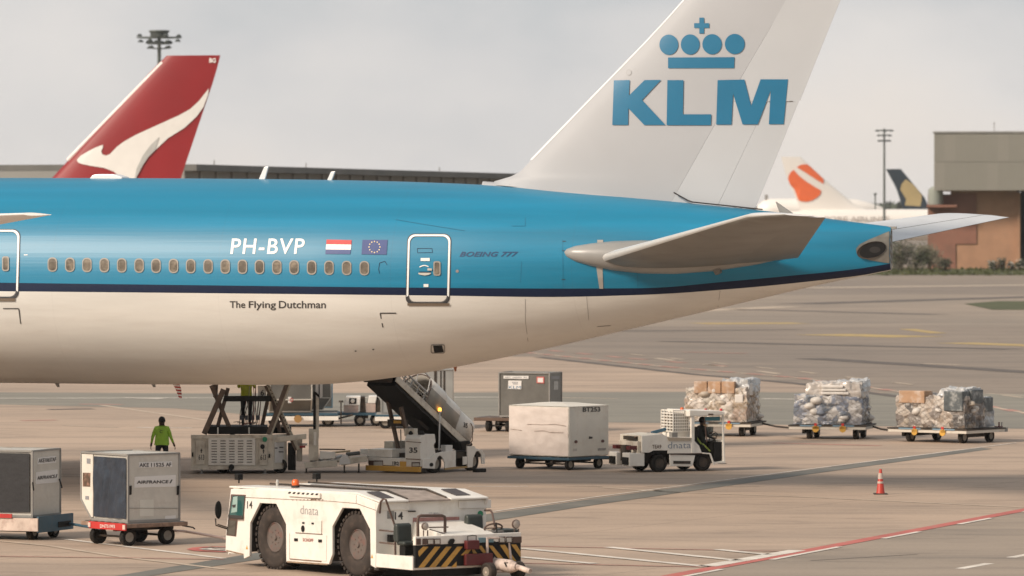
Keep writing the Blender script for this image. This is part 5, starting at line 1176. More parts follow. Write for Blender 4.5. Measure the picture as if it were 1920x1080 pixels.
MB().beam(U1.on(*t7(368, 385), 'y', -.04), U1.on(*t7(378, 478), 'y', -.04), .03, .03).build('door_latch', black, U1.e); MB().beam(U1.on(*t7(668, 350), 'y', -.03), U1.on(*t7(697, 445), 'y', -.25), .03, .03).build('door_latch', black, U1.e)
# --- BT253 box on the blue cart
BO_ = at(1067, 169.3); BA_ = 50
CF = Frame('baggage_cart', BO_, BA_, 'flat dark blue cart under the closed white box BT253, hitched to the tractor', 'cart')
dolly(CF, -.02, 2.02, -.02, 2.55, .42, .19, [(.2, .15), (1.7, .2), (.15, 2.15), (1.7, 2.2)], bluep, th=.10, wy=.12)
BX = Frame('baggage_box', BO_, BA_, 'closed boxy white baggage container marked BT253 with pinkish scuffed side', 'container')
cr1 = mat('creased_white_tarp', (.72, .63, .57), .55, var=.05, vs=2, dirt=(.56, .45, .39), da=.25, ds=5, bump=.012, bs=4)
zb0 = .43; HH = 1.60
b = MB(); b.box(0, 2.0, 0, 2.5, zb0, zb0+HH); b.build('shell', whitec, BX.e, bevel=.02)
b = MB(); nI, nJ = 30, 20; vs = []
for i in range(nI+1):
    for j in range(nJ+1):
        y = lerp(.03, 2.47, i/nI); z = lerp(zb0+.03, zb0+HH-.04, j/nJ)
        vs.append((-.01-.03*abs(mnoise.noise(Vector((y*1.3, z*3.4, 9))))-.012*mnoise.noise(Vector((y*4, z*6, 1))), y, z))
b.add(vs, [(i*(nJ+1)+j, (i+1)*(nJ+1)+j, (i+1)*(nJ+1)+j+1, i*(nJ+1)+j+1) for i in range(nI) for j in range(nJ)]); b.build('side_tarp', cr1, BX.e, smooth=70)
b = MB(); b.hexa([(-.02, -.02, zb0+HH), (2.02, -.02, zb0+HH), (2.02, 2.52, zb0+HH), (-.02, 2.52, zb0+HH), (.7, .8, zb0+HH+.09), (1.3, .8, zb0+HH+.09), (1.3, 1.7, zb0+HH+.09), (.7, 1.7, zb0+HH+.09)]); b.build('lid', whitec, BX.e)
def t9(x, y): return (940+x/4.174, 700+y/4.174)
st2(BX, 'BT253', t9(636, 302), t9(772, 299), t9(636, 265), ink, bold=.025)
for x, y, r_ in ((583, 535, 11), (792, 530, 11)): fplate('round_latch', BX, [t9(x+r_*math.cos(R(a)), y+r_*1.1*math.sin(R(a))) for a in range(0, 360, 30)], mat('latch_brown', (.13, .06, .05), .6), 'y', 0, .02)
fplate('key_plate', BX, [t9(*p) for p in ((685, 493), (712, 497), (712, 510), (685, 513))], ink, 'y', 0, .01); fplate('stencil', BX, [t9(*p) for p in ((755, 586), (818, 584), (818, 602), (755, 606))], mat('stencil_grey', (.35, .32, .29), .6, var=.5, vs=30), 'y', 0, .004); fplate('stencil', BX, [t9(*p) for p in ((560, 590), (592, 588), (592, 608), (560, 610))], mat('stencil_pale', (.5, .46, .41), .6), 'y', 0, .004)
for k, (P) in enumerate((((72, 436), (160, 446)), ((258, 452), (330, 448), (380, 462), (485, 464)), ((200, 398), (330, 402), (420, 398), (505, 412)))):
    b = MB(); b.tube([BX.on(*t9(*p), 'x', -.032) for p in P], .006, 5); b.build('tarp_tear', mat('tear_dark', (.34, .25, .20), .8), BX.e)
MB().tube([(2.0, .5, .30), (2.6, .1, .3), BX.inv @ Vector(at(1186, 169, .30))], .03, 8).build('drawbar', dark, CF.e)
# --- grey KLM container and its dolly
KO = at(1030, 199.5); KA = 72
KF = Frame('cargo_container', KO, KA, 'dark grey container with a white airline logo label behind the white BT253 box', 'container', 'air cargo containers')
uld(KF, .60, m=darkalu, edge=grey, L=1.98, cutw=.02, cut=.02)
KD = Frame('container_dolly', KO, KA, 'brown container dolly under the dark grey container with a logo label', 'dolly', 'container dollies')
dolly(KD, -.1, 1.7, -.2, 2.95, .55, .23, [(.15, .2), (1.4, .2), (.15, 1.65), (1.4, 1.6), (.12, 2.42), (1.4, 2.45)], mat('brown_deck', (.13, .08, .055), .7, var=.3), th=.14)
def k7(x, y): return (880+x/7.715, 690+y/7.715)
fplate('label_panel', KF, [k7(*p) for p in ((495, 112), (858, 114), (856, 160), (496, 154))], labelw, 'x', 0); st2(KF, 'AKC', k7(512, 146), k7(600, 147), k7(512, 124), greyink, 'x', 0, bold=.02); st2(KF, '16032', k7(630, 147), k7(760, 149), k7(630, 125), greyink, 'x', 0, bold=.02); st2(KF, 'KL', k7(790, 149), k7(845, 150), k7(790, 127), greyink, 'x', 0, bold=.02)
MBk = fplate('logo_label', KF, [k7(*p) for p in ((565, 180), (756, 184), (752, 308), (560, 302))], labelw, 'x', 0)
def sgnx(fr, txt, A, B, C, m, v, off, **k):
    o = sign('lettering', txt, fr.on(*A, 'x', v), fr.on(*B, 'x', v), fr.on(*C, 'x', v), m, fr.e, off, **k); return o
sgnx(KF, 'KLM', k7(572, 297), k7(745, 302), k7(572, 256), mat('label_blue', (.05, .16, .28), .5), 0, .014, bold=.0)
for i in range(4): fplate('label_crown', KF, [k7(628+i*22+9*math.cos(R(a)), 208+9*math.sin(R(a))) for a in range(0, 360, 45)], greyink, 'x', -.012, .004)
fplate('label_crown', KF, [k7(*p) for p in ((630, 224), (700, 225), (700, 236), (630, 235))], greyink, 'x', -.012, .004)
fplate('hazard_label', KF, [k7(*p) for p in ((975, 125), (1083, 128), (1083, 222), (973, 218))], mat('pinkred_label', (.55, .14, .12), .5), 'x', 0); fplate('hazard_label', KF, [k7(*p) for p in ((990, 142), (1066, 144), (1066, 208), (988, 205))], labelw, 'x', -.012, .004)
fplate('side_label', KF, [k7(*p) for p in ((1182, 120), (1302, 116), (1300, 160), (1180, 160))], greyink, 'y', 0); fplate('side_label', KF, [k7(*p) for p in ((1222, 192), (1280, 190), (1280, 312), (1220, 315))], mat('side_label_grey', (.42, .42, .40), .5, var=.3, vs=12), 'y', 0)
# --- containers seen below the belly
CFa = Frame('cargo_container', at(578, 206.3), 186, 'dark container with a no-entry sticker behind the scissor loader', 'container', 'air cargo containers'); uld(CFa, .60, m=darkalu, edge=alu, W=1.6)
fplate_ = MB(); p = CFa.on(540, 747, 'y', 2.0); q_ = CFa.on(546, 753, 'y', 2.0); fplate_.box(q_.x, p.x, 2.0, 2.012, q_.z-.05, p.z+.06); fplate_.build('sticker', labelw, CFa.e)
b = MB(); b.tube([(p.x-.13+.06*math.cos(R(a)), 2.02, p.z-.06+.06*math.sin(R(a))) for a in range(0, 361, 30)], .012, 5); b.build('sticker_ring', redp, CFa.e)
CFb = Frame('cargo_container', at(578, 209.2), 12, 'dark container second from the left in the row beneath the belly', 'container', 'air cargo containers'); uld(CFb, .60, m=darkalu, edge=bluealu, W=.95, L=1.8, cut=.5, cutw=.5)
CB2 = Frame('cargo_container', at(621.5, 206), -86, 'grey slant-bottomed container just right of the upright black loader post', 'container', 'air cargo containers')
CB2.mw = CB2.mw
b = MB(); b.prism([(-.35, .62), (-1.5, .62), (-1.5, 2.2), (-.02, 2.2), (-.02, 1.08)], -1.45, .0, ax='x'); b.build('shell', darkalu, CB2.e, bevel=.01)
b = MB()
for a, c in (((-.35, .62), (-.02, 1.08)), ((-.02, 1.08), (-.02, 2.2)), ((-.38, 1.08), (-.02, 1.08)), ((-.38, 1.08), (-.38, 2.2))): b.beam((.015, a[0], a[1]), (.015, c[0], c[1]), .04, .04)
b.build('edge_frame', alu, CB2.e)
LD = Frame('container_dolly', at(500, 204.6), 1.5, 'blue and white container dolly behind the scissor loader', 'dolly', 'container dollies')
dolly(LD, -.1, 2.75, 0, 2.4, .56, .24, [(.3, .2), (2.35, .2), (.3, 2.1), (2.35, 2.1)], bluep, th=.12)
MB().box(-.1, 2.75, -.04, -.001, .26, .42).build('side_rail', white, LD.e); MB().lathe([(.15, -.09), (.15, -.045)], c=(1.2, 0, .32), ax='y', n=20).build('yellow_disc', mat('dull_ochre', (.32, .18, .06), .6), LD.e); MB().tube([(2.85, .1, .1), (2.85, .1, .95)], .03, 6).lathe([(.1, .95), (.08, 1.02)], c=(2.85, .1, 0), n=12).build('brake_lever', dark, LD.e)
b = MB(); b.tube([(2.75, .8, .3), (3.3, .6, .45)], .04, 6); b.build('hitch', dark, LD.e)
# --- low trailer with two white hoods
HT = Frame('service_trailer', at(636, 205.5), 2, 'low blue trailer with two white hoods seen beneath the airliner belly', 'trailer')
b = MB(); b.box(-.1, 1.62, 0, 1.5, .42, .52); b.build('deck', bluep, HT.e); b = MB(); b.box(.85, 1.12, .1, 1.4, .3, .42); b.build('axle_box', dark, HT.e)
for x in (.80, 1.42): wheel(HT.e, x, .2, .22, .34 if x < 1 else .26); wheel(HT.e, x, 1.3, .22, .3, side=1)
hm = mat('hood_white', (.80, .77, .72), .4, var=.05); hd = mat('hood_base_grimy', (.50, .40, .35), .6, var=.3, vs=5, dirt=(.25, .10, .08), da=.6, ds=5)
b = MB(); b.prism([(.17, .80), (.80, .80), (.83, 1.15), (.28, 1.15)], .1, 1.2); h1 = b.build('hood', hm, HT.e, bevel=.02)
b = MB(); b.lathe([(.09, .07), (.07, .055), (.01, .05)], c=(.52, .02, .97), ax='y', n=16); b.box(.38, .66, .085, .098, .86, 1.08, 1); b.build('gauge', [lampm, black], h1)
MB().box(.18, .74, .14, 1.2, .52, .799).build('base', hd, HT.e); MB().prism([(.80, .53), (1.03, .53), (1.0, 1.13), (.835, 1.13)], .2, 1.2).build('dark_end', dark, HT.e)
b = MB(); b.prism([(1.10, .88), (1.40, .88), (1.46, 1.16), (1.16, 1.16)], .1, 1.2); b.build('hood', hm, HT.e, bevel=.02); MB().box(1.04, 1.40, .12, 1.2, .53, .879).build('base', hd, HT.e); MB().prism([(1.402, .55), (1.59, .55), (1.59, .95), (1.49, 1.14), (1.41, .95)], .15, 1.2).build('dark_end', dark, HT.e)
# --- dolly and two grey containers behind the belt loader
GD = Frame('container_dolly', at(703, 203), 1, 'white edged container dolly partly hidden by the belt loader legs', 'dolly', 'container dollies')
dolly(GD, 0, 3.4, 0, 2.2, .56, .26, [(.4, .2), (3.0, .2), (.4, 1.9), (3.0, 1.9)], bluep, th=.1); MB().box(0, 3.4, -.04, -.001, .30, .46).build('side_rail', white, GD.e); wheel(GD.e, .40, .18, .26, .3)
palealu = mat('pale_grey_container', (.36, .36, .34), .5, metal=.2, var=.15, vs=1.5)
c1 = Frame('cargo_container', at(716, 203.6), 1, 'pale grey container glimpsed between the dark belt loader legs', 'container', 'air cargo containers'); uld(c1, .60, W=1.45, L=1.8, m=palealu, cut=.02, cutw=.02, H=.92)
c2 = Frame('cargo_container', at(787, 203.6), 1, 'grey striped container rising behind the belt loader canopy', 'container', 'air cargo containers'); uld(c2, .60, W=1.28, L=1.8, m=palealu, cut=.02, cutw=.02)
b = MB()
for x, w_ in ((.55, .10), (.78, .05), (.9, .07)): b.box(x, x+w_, -.015, -.003, 1.1, 2.2)
b.build('curtain_fold', dark, c2.e)['kind'] = 'stuff'
# ================================================================== wrapped cargo on dollies
wrap = []
def bagmat(name, cols, sc):
    m = bpy.data.materials.new(name); m.use_nodes = True; t = m.node_tree; b = t.nodes['Principled BSDF']
    b.inputs['Roughness'].default_value = .35; b.inputs['Coat Weight'].default_value = .2
    c = N(t, 'ShaderNodeTexCoord'); n = N(t, 'ShaderNodeTexNoise'); n.inputs['Scale'].default_value = 3
    ad_ = N(t, 'ShaderNodeVectorMath', operation='MULTIPLY_ADD'); t.links.new(c.outputs['Object'], n.inputs[0]); t.links.new(n.outputs['Color'], ad_.inputs[0]); ad_.inputs[1].default_value = (.25, .25, .25); t.links.new(c.outputs['Object'], ad_.inputs[2])
    v = N(t, 'ShaderNodeTexVoronoi'); v.inputs['Scale'].default_value = sc; t.links.new(ad_.outputs[0], v.inputs['Vector'])
    sp_ = N(t, 'ShaderNodeSeparateColor'); t.links.new(v.outputs['Color'], sp_.inputs[0]); r = N(t, 'ShaderNodeValToRGB'); t.links.new(sp_.outputs[0], r.inputs[0])
    cr_ = r.color_ramp; cr_.interpolation = 'CONSTANT'; cr_.elements[0].color = (*cols[0], 1); cr_.elements[1].position = 1/len(cols); cr_.elements[1].color = (*cols[1], 1)
    for k in range(2, len(cols)): e = cr_.elements.new(k/len(cols)); e.color = (*cols[k], 1)
    n2 = N(t, 'ShaderNodeTexNoise'); n2.inputs['Scale'].default_value = 5; n2.inputs['Detail'].default_value = 8; n2.inputs['Roughness'].default_value = .7; t.links.new(c.outputs['Object'], n2.inputs[0])
    mr = N(t, 'ShaderNodeMapRange'); mr.inputs['From Min'].default_value = .51; mr.inputs['From Max'].default_value = .66; mr.inputs['To Max'].default_value = .9; t.links.new(n2.outputs[0], mr.inputs[0])
    mm = N(t, 'ShaderNodeMix', data_type='RGBA'); t.links.new(mr.outputs[0], mm.inputs[0]); t.links.new(r.outputs[0], mm.inputs[6]); mm.inputs[7].default_value = (.60, .57, .53, 1); t.links.new(mm.outputs[2], b.inputs['Base Color'])
    bp = N(t, 'ShaderNodeBump'); bp.inputs['Distance'].default_value = .04; t.links.new(n2.outputs[0], bp.inputs['Height']); t.links.new(bp.outputs[0], b.inputs['Normal'])
    return m
bw = [bagmat('bagged_load_warm', ((.50, .42, .34), (.60, .54, .48), (.38, .30, .22), (.52, .47, .40), (.44, .33, .26)), 2.6), bagmat('bagged_load_blue', ((.16, .18, .23), (.22, .24, .29), (.50, .48, .46), (.13, .15, .18), (.30, .30, .32)), 3.0), bagmat('bagged_load_brown', ((.16, .12, .09), (.46, .40, .34), (.22, .19, .17), (.38, .31, .25), (.10, .09, .085)), 2.6)]
for i, (c, d) in enumerate((((.52, .47, .42), (.22, .16, .12)), ((.50, .50, .49), (.13, .15, .19)), ((.42, .40, .36), (.13, .11, .09)))):
    wrap.append(mat('plastic_wrap_%s' % ('warm', 'blue', 'grey')[i], c, .28, var=.25, vs=3, dirt=d, da=.95, ds=2.1, bump=.03, bs=7, coat=.3))
card = mat('cardboard', (.44, .27, .16), .6, var=.2, dirt=(.62, .56, .50), da=.95, ds=2.2, bump=.02, bs=6); greybx = mat('grey_cargo_box', (.11, .125, .13), .4, var=.4, vs=3, dirt=(.5, .49, .46), da=.95, ds=3, bump=.02, bs=7); whitebx = mat('white_bag', (.66, .62, .57), .5, var=.15, vs=3)
netm = mat('cargo_net', (.20, .17, .14), .8)
bagm = [mat('bag_blue_grey', (.19, .21, .25), .5, var=.25, vs=5), mat('bag_white', (.60, .56, .51), .45, var=.2, vs=4), mat('bag_beige', (.42, .36, .29), .5, var=.2, vs=4), mat('bag_brown', (.24, .15, .10), .6, var=.25, vs=4)]
def cargo(fr, W, L, z0, steps, wm, seed, bags, boxes, bulge=.09):
    """lumpy stack under plastic and net: steps = list of (x0,x1,y0,y1,z1) tiers"""
    e = fr.e; rnd = random.Random(seed)
    for k, (x0, x1, y0, y1, za, z1, m) in enumerate(steps):
        bm = bmesh.new(); bmesh.ops.create_cube(bm, size=1)
        for v in bm.verts: v.co = Vector((lerp(x0, x1, v.co.x+.5), lerp(y0, y1, v.co.y+.5), lerp(za, z1, v.co.z+.5)))
        bmesh.ops.subdivide_edges(bm, edges=bm.edges[:], cuts=34, use_grid_fill=True)
        c = Vector(((x0+x1)/2, (y0+y1)/2, (za+z1)/2))
        for v in bm.verts:
            p = v.co.copy(); o = Vector((k*5+seed, seed*3, 0)); t = (p.z-za)/(z1-za)
            d = Vector((p.x-c.x, p.y-c.y, 0)); 
            if d.length: d.normalize()
            n1 = abs(mnoise.noise(p*1.7+o)); n2 = abs(mnoise.noise(p*4.5+o)); n3 = mnoise.noise(Vector((p.x*9, p.y*9, p.z*3))+o); q3 = Vector((p.x, p.y, p.z*1.3))*2.7+o; vo = mnoise.voronoi(q3)[0]; lump = min(.45, vo[1]-vo[0])
            v.co += d*(bulge*(n1*1.2+n2*.8-.35+1.3*lump)+.02*n3) - d*.12*max(0, t-.55)**1.0 + Vector((0, 0, (.12*n1+.09*n2+.02*n3+.12*lump)*(1 if t > .8 else .2)))
        me = bpy.data.meshes.new('wrapped_load'); bm.to_mesh(me); bm.free(); me.materials.append(m); me.polygons.foreach_set('use_smooth', [True]*len(me.polygons)); me.set_sharp_from_angle(angle=R(50)); link('wrapped_load', me, e)
    for i in range(bags):      # separate bundles bulging at the two faces in view
        x0, x1, y0, y1, za, z1, m = steps[0]
        if rnd.random() < .62: p = Vector((x0+rnd.uniform(-.02, .06), rnd.uniform(y0+.1, y1-.1), rnd.uniform(za+.12, z1-.1)))
        else: p = Vector((rnd.uniform(x0+.1, x1-.1), y0+rnd.uniform(-.02, .06), rnd.uniform(za+.12, z1-.1)))
        b = MB(); s = Vector((rnd.uniform(.10, .19), rnd.uniform(.13, .26), rnd.uniform(.08, .15)))
        pr = [(.02, -1), (.6, -.85), (.95, -.4), (1, .1), (.85, .6), (.45, .92), (.02, 1)]; b.lathe(pr, n=12)
        tl_ = rnd.uniform(-.5, .5)
        b.v = [(p.x+v[0]*s.x*(1+.2*mnoise.noise(Vector(v)*2+p)), p.y+v[1]*s.y+v[2]*tl_*.05, p.z+v[2]*s.z+v[1]*tl_*.08) for v in b.v]
        b.build('bundle', bagm[rnd.choice((0, 1, 1) if seed == 2 else (1, 1, 2))], e, smooth=60)
    for (x0, x1, y0, y1, za, z1, m) in boxes:
        b = MB(); b.box(x0, x1, y0, y1, za, z1); b.build('box', m, e, bevel=.025)
    b = MB(); x0, x1, y0, y1, za, z1, m = steps[0]; ztop_ = steps[0][5]
    def net(P0, U, V, nu, nv):
        for i in range(-nv, nu+1):
            for sg in (1, -1):
                pts = []
                for j in range(nv*2+1):
                    u = (i+(j/2 if sg > 0 else nv-j/2))/nu; v_ = j/(nv*2)
                    if 0 <= u <= 1: pts.append(P0+U*u+V*v_+(U.cross(V)).normalized()*rnd.uniform(-.05, .03)+Vector((0, rnd.uniform(-.04, .04), rnd.uniform(-.05, .05))))
                if len(pts) > 1: b.tube(pts, .0055, 4, cap=False)
    net(Vector((x0-.10, y1, za)), Vector((0, y0-y1, 0)), Vector((.08, 0, ztop_-za)), 9, 5); net(Vector((x0, y0-.10, za)), Vector((x1-x0, 0, 0)), Vector((0, .08, ztop_-za)), 7, 5)
    b.build('cargo_net', netm, e)['kind'] = 'stuff'
def cdolly(fr, L, W, wl, right=True):
    e = fr.e; zt = .50
    b = MB(); b.box(-.12, W+.1, -.1, L+.1, zt-.14, zt-.03); b.build('deck', mat('dolly_white_rail', (.62, .57, .49), .5, var=.15, dirt=(.3, .22, .15), da=.5), e, bevel=.01)
    b = MB(); b.box(-.14, W+.12, -.12, L+.12, zt-.03, zt+.02); b.build('top_edge', dark, e)
    for a, c in ((.12, .42), (.58, .88)): b = MB(); b.box(-.15, -.141, L*a, L*c, zt-.03, zt+.02); b.build('blue_strip', mat('strip_blue', (.16, .25, .32), .5), e)
    for t in (.28, .66):
        b = MB(); b.lathe([(.12, -.06), (.12, -.03)], c=(-.12, L*t, zt-.12), ax='x', n=16); b.box(-.18, -.15, L*t-.11, L*t+.11, zt-.12, zt-.02); b.build('stop_bracket', yellow, e)
        b = MB(); b.box(-.18, -.15, L*t-.05, L*t+.05, zt+.0, zt+.09); b.build('red_catch', redp, e)
    b = MB()
    for y in (.35, L-.4): b.box(.1, W-.1, y-.05, y+.05, .2, zt-.14)
    b.build('subframe', dark, e)
    for p in wl:
        wheel(e, p[0], p[1], .22, .18, side=-1)
    b = MB(); b.tube([(W+.1, .15, zt-.1), (W+.1, .15, zt+.2)], .03, 6); b.box(W+.02, W+.2, .05, .3, zt-.08, zt+.05); b.build('coupling', maroon, e)
specs = [(1404, 195.5, 74, 2.55, 2.2), (1619, 193.0, 77, 2.62, 2.1), (1811, 189.4, 52, 3.15, 2.3)]
labs = ['cargo dolly under the wrapped load right behind the small dnata tractor', 'middle one of three cargo dollies, under the white and blue load', 'rightmost of three cargo dollies, under the brown and grey load']
labc = ['wrapped cargo topped by cardboard boxes, behind the small tractor cab', 'netted pale cargo heap bulging with blue-grey bags, middle of three', 'netted brown and dark grey cargo heap, rightmost of three']
labs[0] = 'cargo dolly under the wrapped load right behind the small tractor cab'
DL = []
for i, (px, Y, dg, L, W_) in enumerate(specs):
    fr = Frame('cargo_dolly', at(px, Y), dg, labs[i], 'dolly', 'dollies carrying wrapped cargo'); DL.append(fr)
    cdolly(fr, L, W_, [(.3, .32), (W_-.3, .3), (.3, L-.6), (W_-.3, L-.6)])
    cf_ = Frame('wrapped_cargo', at(px, Y), dg, labc[i], 'cargo', 'wrapped and netted cargo loads')
    z0 = .53
    if i == 0: cargo(cf_, W_, L, z0, [(.08, W_-.1, .12, L-.15, z0, 1.72, bw[0]), (.3, W_-.1, .1, 1.1, 1.6, 2.02, wrap[1])], wrap[0], 1, 6, [(.03, .5, .55+k*.52, 1.04+k*.52, 1.58, 2.02, card) for k in range(3)]+[(-.0, .4, .22, .53, 1.25, 1.55, whitebx), (.4, .9, .05, .5, 1.5, 1.95, whitebx)])
    if i == 1: cargo(cf_, W_, L, z0, [(.08, W_-.1, .12, L-.08, z0, 1.50, bw[1]), (.2, W_-.15, .15, L-.5, 1.45, 1.95, wrap[0]), (.6, W_-.1, .1, 1.1, 1.7, 2.02, wrap[1])], wrap[1], 2, 9, [(.05, .6, .55+.1*k, 1.55, 1.62+k*.12, 1.72+k*.12, whitebx) for k in range(3)])
    if i == 2: cargo(cf_, W_, L, z0, [(.08, W_-.9, .12, L-.15, z0, 1.60, bw[2]), (W_-.95, W_-.1, .3, L-.3, z0, 1.55, wrap[1]), (.2, W_-1.0, .2, 1.3, 1.45, 1.88, wrap[1])], wrap[2], 3, 6, [(.05, .6, 1.8, 2.9, 1.4, 1.84, card), (-.0, .9, .15, .95, 1.15, 1.86, greybx), (.5, 1.3, .10, .6, 1.4, 1.9, greybx), (1.5, 2.1, .2, .7, 1.1, 1.6, greybx)], bulge=.07)
for (f1, f2) in ((DL[0], DL[1]), (DL[1], DL[2])):
    a = Vector((specs[0][4], .15, .42)) ; b_ = f1.inv @ (f2.mw @ Vector((-.1, (specs[1] if f2 is DL[1] else specs[2])[3]-.1, .40)))
    MB().tube([Vector((2.2, .15, .44)), Vector((2.2, .15, .44)).lerp(b_, .5)+Vector((0, 0, -.04)), b_], .035, 8).build('towing_bar', dark, f1.e)
MB().tube([(2.3, .3, .35), (2.5, .1, .45), (2.5, .1, .7)], .025, 6).box(2.3, 2.75, .0, .05, .35, .5).build('drawbar', grey, DL[2].e)
# ================================================================== cone
CN = Frame('traffic_cone', G(1651, 927), 0, 'orange-red traffic cone with two pale collars on a dark base, at right', 'traffic cone')
cm = mat('cone_orange_red', (.46, .04, .022), .5, var=.1, dirt=(.35, .06, .03), da=.4)
MB().box(-.20, .20, -.20, .20, 0, .035).build('base', dark, CN.e, bevel=.01)
MB().lathe([(.135, .035), (.12, .06), (.040, .72), (.03, .735)], n=24).build('cone_body', cm, CN.e, smooth=40)
for z0, z1 in ((.32, .38), (.45, .62)):
    MB().lathe([(.131-.1212*z0+.004, z0), (.131-.1212*z1+.004, z1)], n=24).build('collar', mat('cone_collar', (.52, .42, .36), .5, var=.2), CN.e, smooth=40)
# ================================================================== scissor loader
LO = Frame('cargo_loader', G(358, 889), 2.5, 'grimy white scissor cargo loader with louvred side raised under the belly', 'cargo loader')
def L5(x, y): return (340+x/5.333, 700+y/5.333)
def lp_(name, pts, m, v=0.0, th=.02, bevel=0, parent=None, raw=False):
    b = MB(); b.prism([LO.Y(*(p if raw else L5(*p)), v) for p in pts], v-th, v); return b.build(name, m, parent or LO.e, bevel=bevel)
lz = lambda y, v=0: LO.Y(*L5(100, y), v)[1]; lx = lambda x, v=0: LO.Y(*L5(x, 700), v)[0]
b = MB(); b.prism([(lx(98), .03), (lx(915), .03), (lx(1055), .75), (lx(1055), 2.5), (lx(98), 2.5)], lz(955), lz(650), ax='z'); b.build('chassis', cream, LO.e, bevel=.015)
b = MB(); b.prism([(lx(95), -.02), (lx(915), -.02), (lx(1060), .74), (lx(1060), .80), (lx(905), .05), (lx(95), .05)], lz(652), lz(615), ax='z'); b.prism([(lx(95), -.02), (lx(915), -.02), (lx(1060), .74), (lx(1060), .80), (lx(905), .05), (lx(95), .05)], lz(962), lz(930), ax='z'); b.build('frame_rail', cream, LO.e)
pn = lp_('louvre_panel', [(270, 645), (740, 648), (740, 920), (270, 918)], white, 0, .025, .008)
b = MB()
for c in range(5):
    for r_ in range(9):
        x0 = 302+c*88; y0 = 675+r_*26.5; P = [LO.Y(*L5(*p), 0) for p in ((x0, y0-3), (x0+54, y0-3), (x0+54, y0+4), (x0, y0+4))]
        b.prism(P, -.034, -.0255)
o = b.build('louvre_slots', dark, pn); o['kind'] = 'stuff'
lp_('access_door', [(145, 670), (235, 672), (235, 915), (145, 910)], cream, 0, .02, .006); lp_('access_door', [(780, 685), (862, 685), (862, 920), (780, 918)], cream, 0, .02, .006)
for x in (172, 790): st_ = sign('lettering', '613', LO.on(*L5(x, 865), 'y', -.02), LO.on(*L5(x+58, 865), 'y', -.02), LO.on(*L5(x, 812), 'y', -.02), ink, LO.e, .006, bold=.02)
for x, y in ((200, 775), (822, 780)): lp_('arrow_mark', [(x-12, y), (x, y-25), (x+12, y), (x+5, y), (x+5, y+22), (x-5, y+22), (x-5, y)], ink, -.02, .006)
lp_('green_disc', [(835+24*math.cos(R(a)), 660+26*math.sin(R(a))) for a in range(0, 360, 20)], green, -.02, .02); lp_('round_lamp', [(812+22*math.cos(R(a)), 733+25*math.sin(R(a))) for a in range(0, 360, 20)], black, -.02, .05)
lp_('fuel_cap', [(500+28*math.cos(R(a)), 940+32*math.sin(R(a))) for a in range(0, 360, 30)], black, -.02, .07); lp_('side_light', [(105, 790), (120, 790), (120, 835), (105, 835)], black, 0, .03); lp_('side_light', [(872, 805), (888, 805), (888, 845), (872, 845)], black, 0, .03)
b = MB(); 
def chm(x, y): 
    t = (x-915)/(1055-915); v = lerp(.03, .75, t); p = LO.on(*L5(x, y), 'y', v); return p
P = [chm(930, 690), chm(1025, 690), chm(1015, 890), chm(930, 895)]; k = Vector((.012, -.02, 0)); b.hexa([P[3]+k, P[2]+k, P[2], P[3], P[0]+k, P[1]+k, P[1], P[0]]); b.build('instruction_board', labelw, LO.e)
b = MB()
for (x0, x1, y0) in ((975, 1015, 735), (970, 1015, 780), (930, 955, 742)): P = [chm(x0, y0), chm(x1, y0), chm(x1, y0+10), chm(x0, y0+10)]; k = Vector((.02, -.034, 0)); k2 = Vector((.013, -.022, 0)); b.hexa([P[3]+k, P[2]+k, P[2]+k2, P[3]+k2, P[0]+k, P[1]+k, P[1]+k2, P[0]+k2])
b.build('board_text', ink, LO.e)['kind'] = 'stuff'
for x in (205, 838): b = MB(); p = LO.on(*L5(x, 960), 'y', .08); b.tube([(p.x, .1, .17), (p.x, .1, 0.02)], .035, 8); b.lathe([(.10, 0), (.10, .025)], c=(p.x, .1, 0), n=12); b.build('stabilizer_foot', grey, LO.e)
for x, y in ((lx(420), .5), (lx(985), .6), (lx(420), 2.1), (lx(985), 2.1)): wheel(LO.e, x, y, .23, .25)
b = MB(); b.box(lx(270, .6), lx(860, .6), .4, 2.1, lz(615), lz(615)+.24); b.build('hydraulic_tank', black, LO.e)
for x in (365, 677): b = MB(); p = LO.on(*L5(x, 600), 'y', .3); b.tube([(p.x, .3, lz(610)), (p.x, .3, lz(545))], .025, 6); b.build('lift_pin', white, LO.e)
brn = mat('brown_steel', (.15, .10, .07), .55, var=.3, vs=4, dirt=(.05, .035, .03), da=.7, ds=5); ltn = mat('light_arm_face', (.50, .44, .34), .5, var=.2, vs=4, dirt=(.2, .14, .1), da=.5)
def arm(name, A, B, y, w, h, m=brn):
    p, q = LO.on(*L5(*A), 'y', y), LO.on(*L5(*B), 'y', y); d = (q-p); q = q+d*.35
    b = MB(); b.beam(p, q, w, h); return b.build(name, m, LO.e, bevel=.01)
arm('scissor_arm', (228, 605), (372, 275), .45, .16, .17); arm('scissor_arm', (300, 120), (480, 540), .62, .12, .14)
arm('scissor_arm', (360, 545), (440, 250), .9, .14, .12); arm('scissor_arm', (340, 240), (345, 130), 1.0, .14, .14)
arm('scissor_arm', (868, 612), (1040, 150), .45, .14, .14); a_ = arm('arm_light_face', (893, 612), (1062, 160), .40, .03, .10, ltn)
arm('scissor_arm', (848, 120), (1075, 598), .70, .12, .14); a2_ = arm('arm_perforated_face', (868, 120), (1095, 598), .62, .02, .10, ltn)
b = MB()
for i in range(14):
    p = LO.on(*L5(lerp(868, 1095, i/14+.03), lerp(120, 598, i/14+.03)), 'y', .60); b.lathe([(.022, -.012), (.022, .0)], c=p, ax='y', n=8)
b.build('lightening_hole', black, a2_)['kind'] = 'stuff'
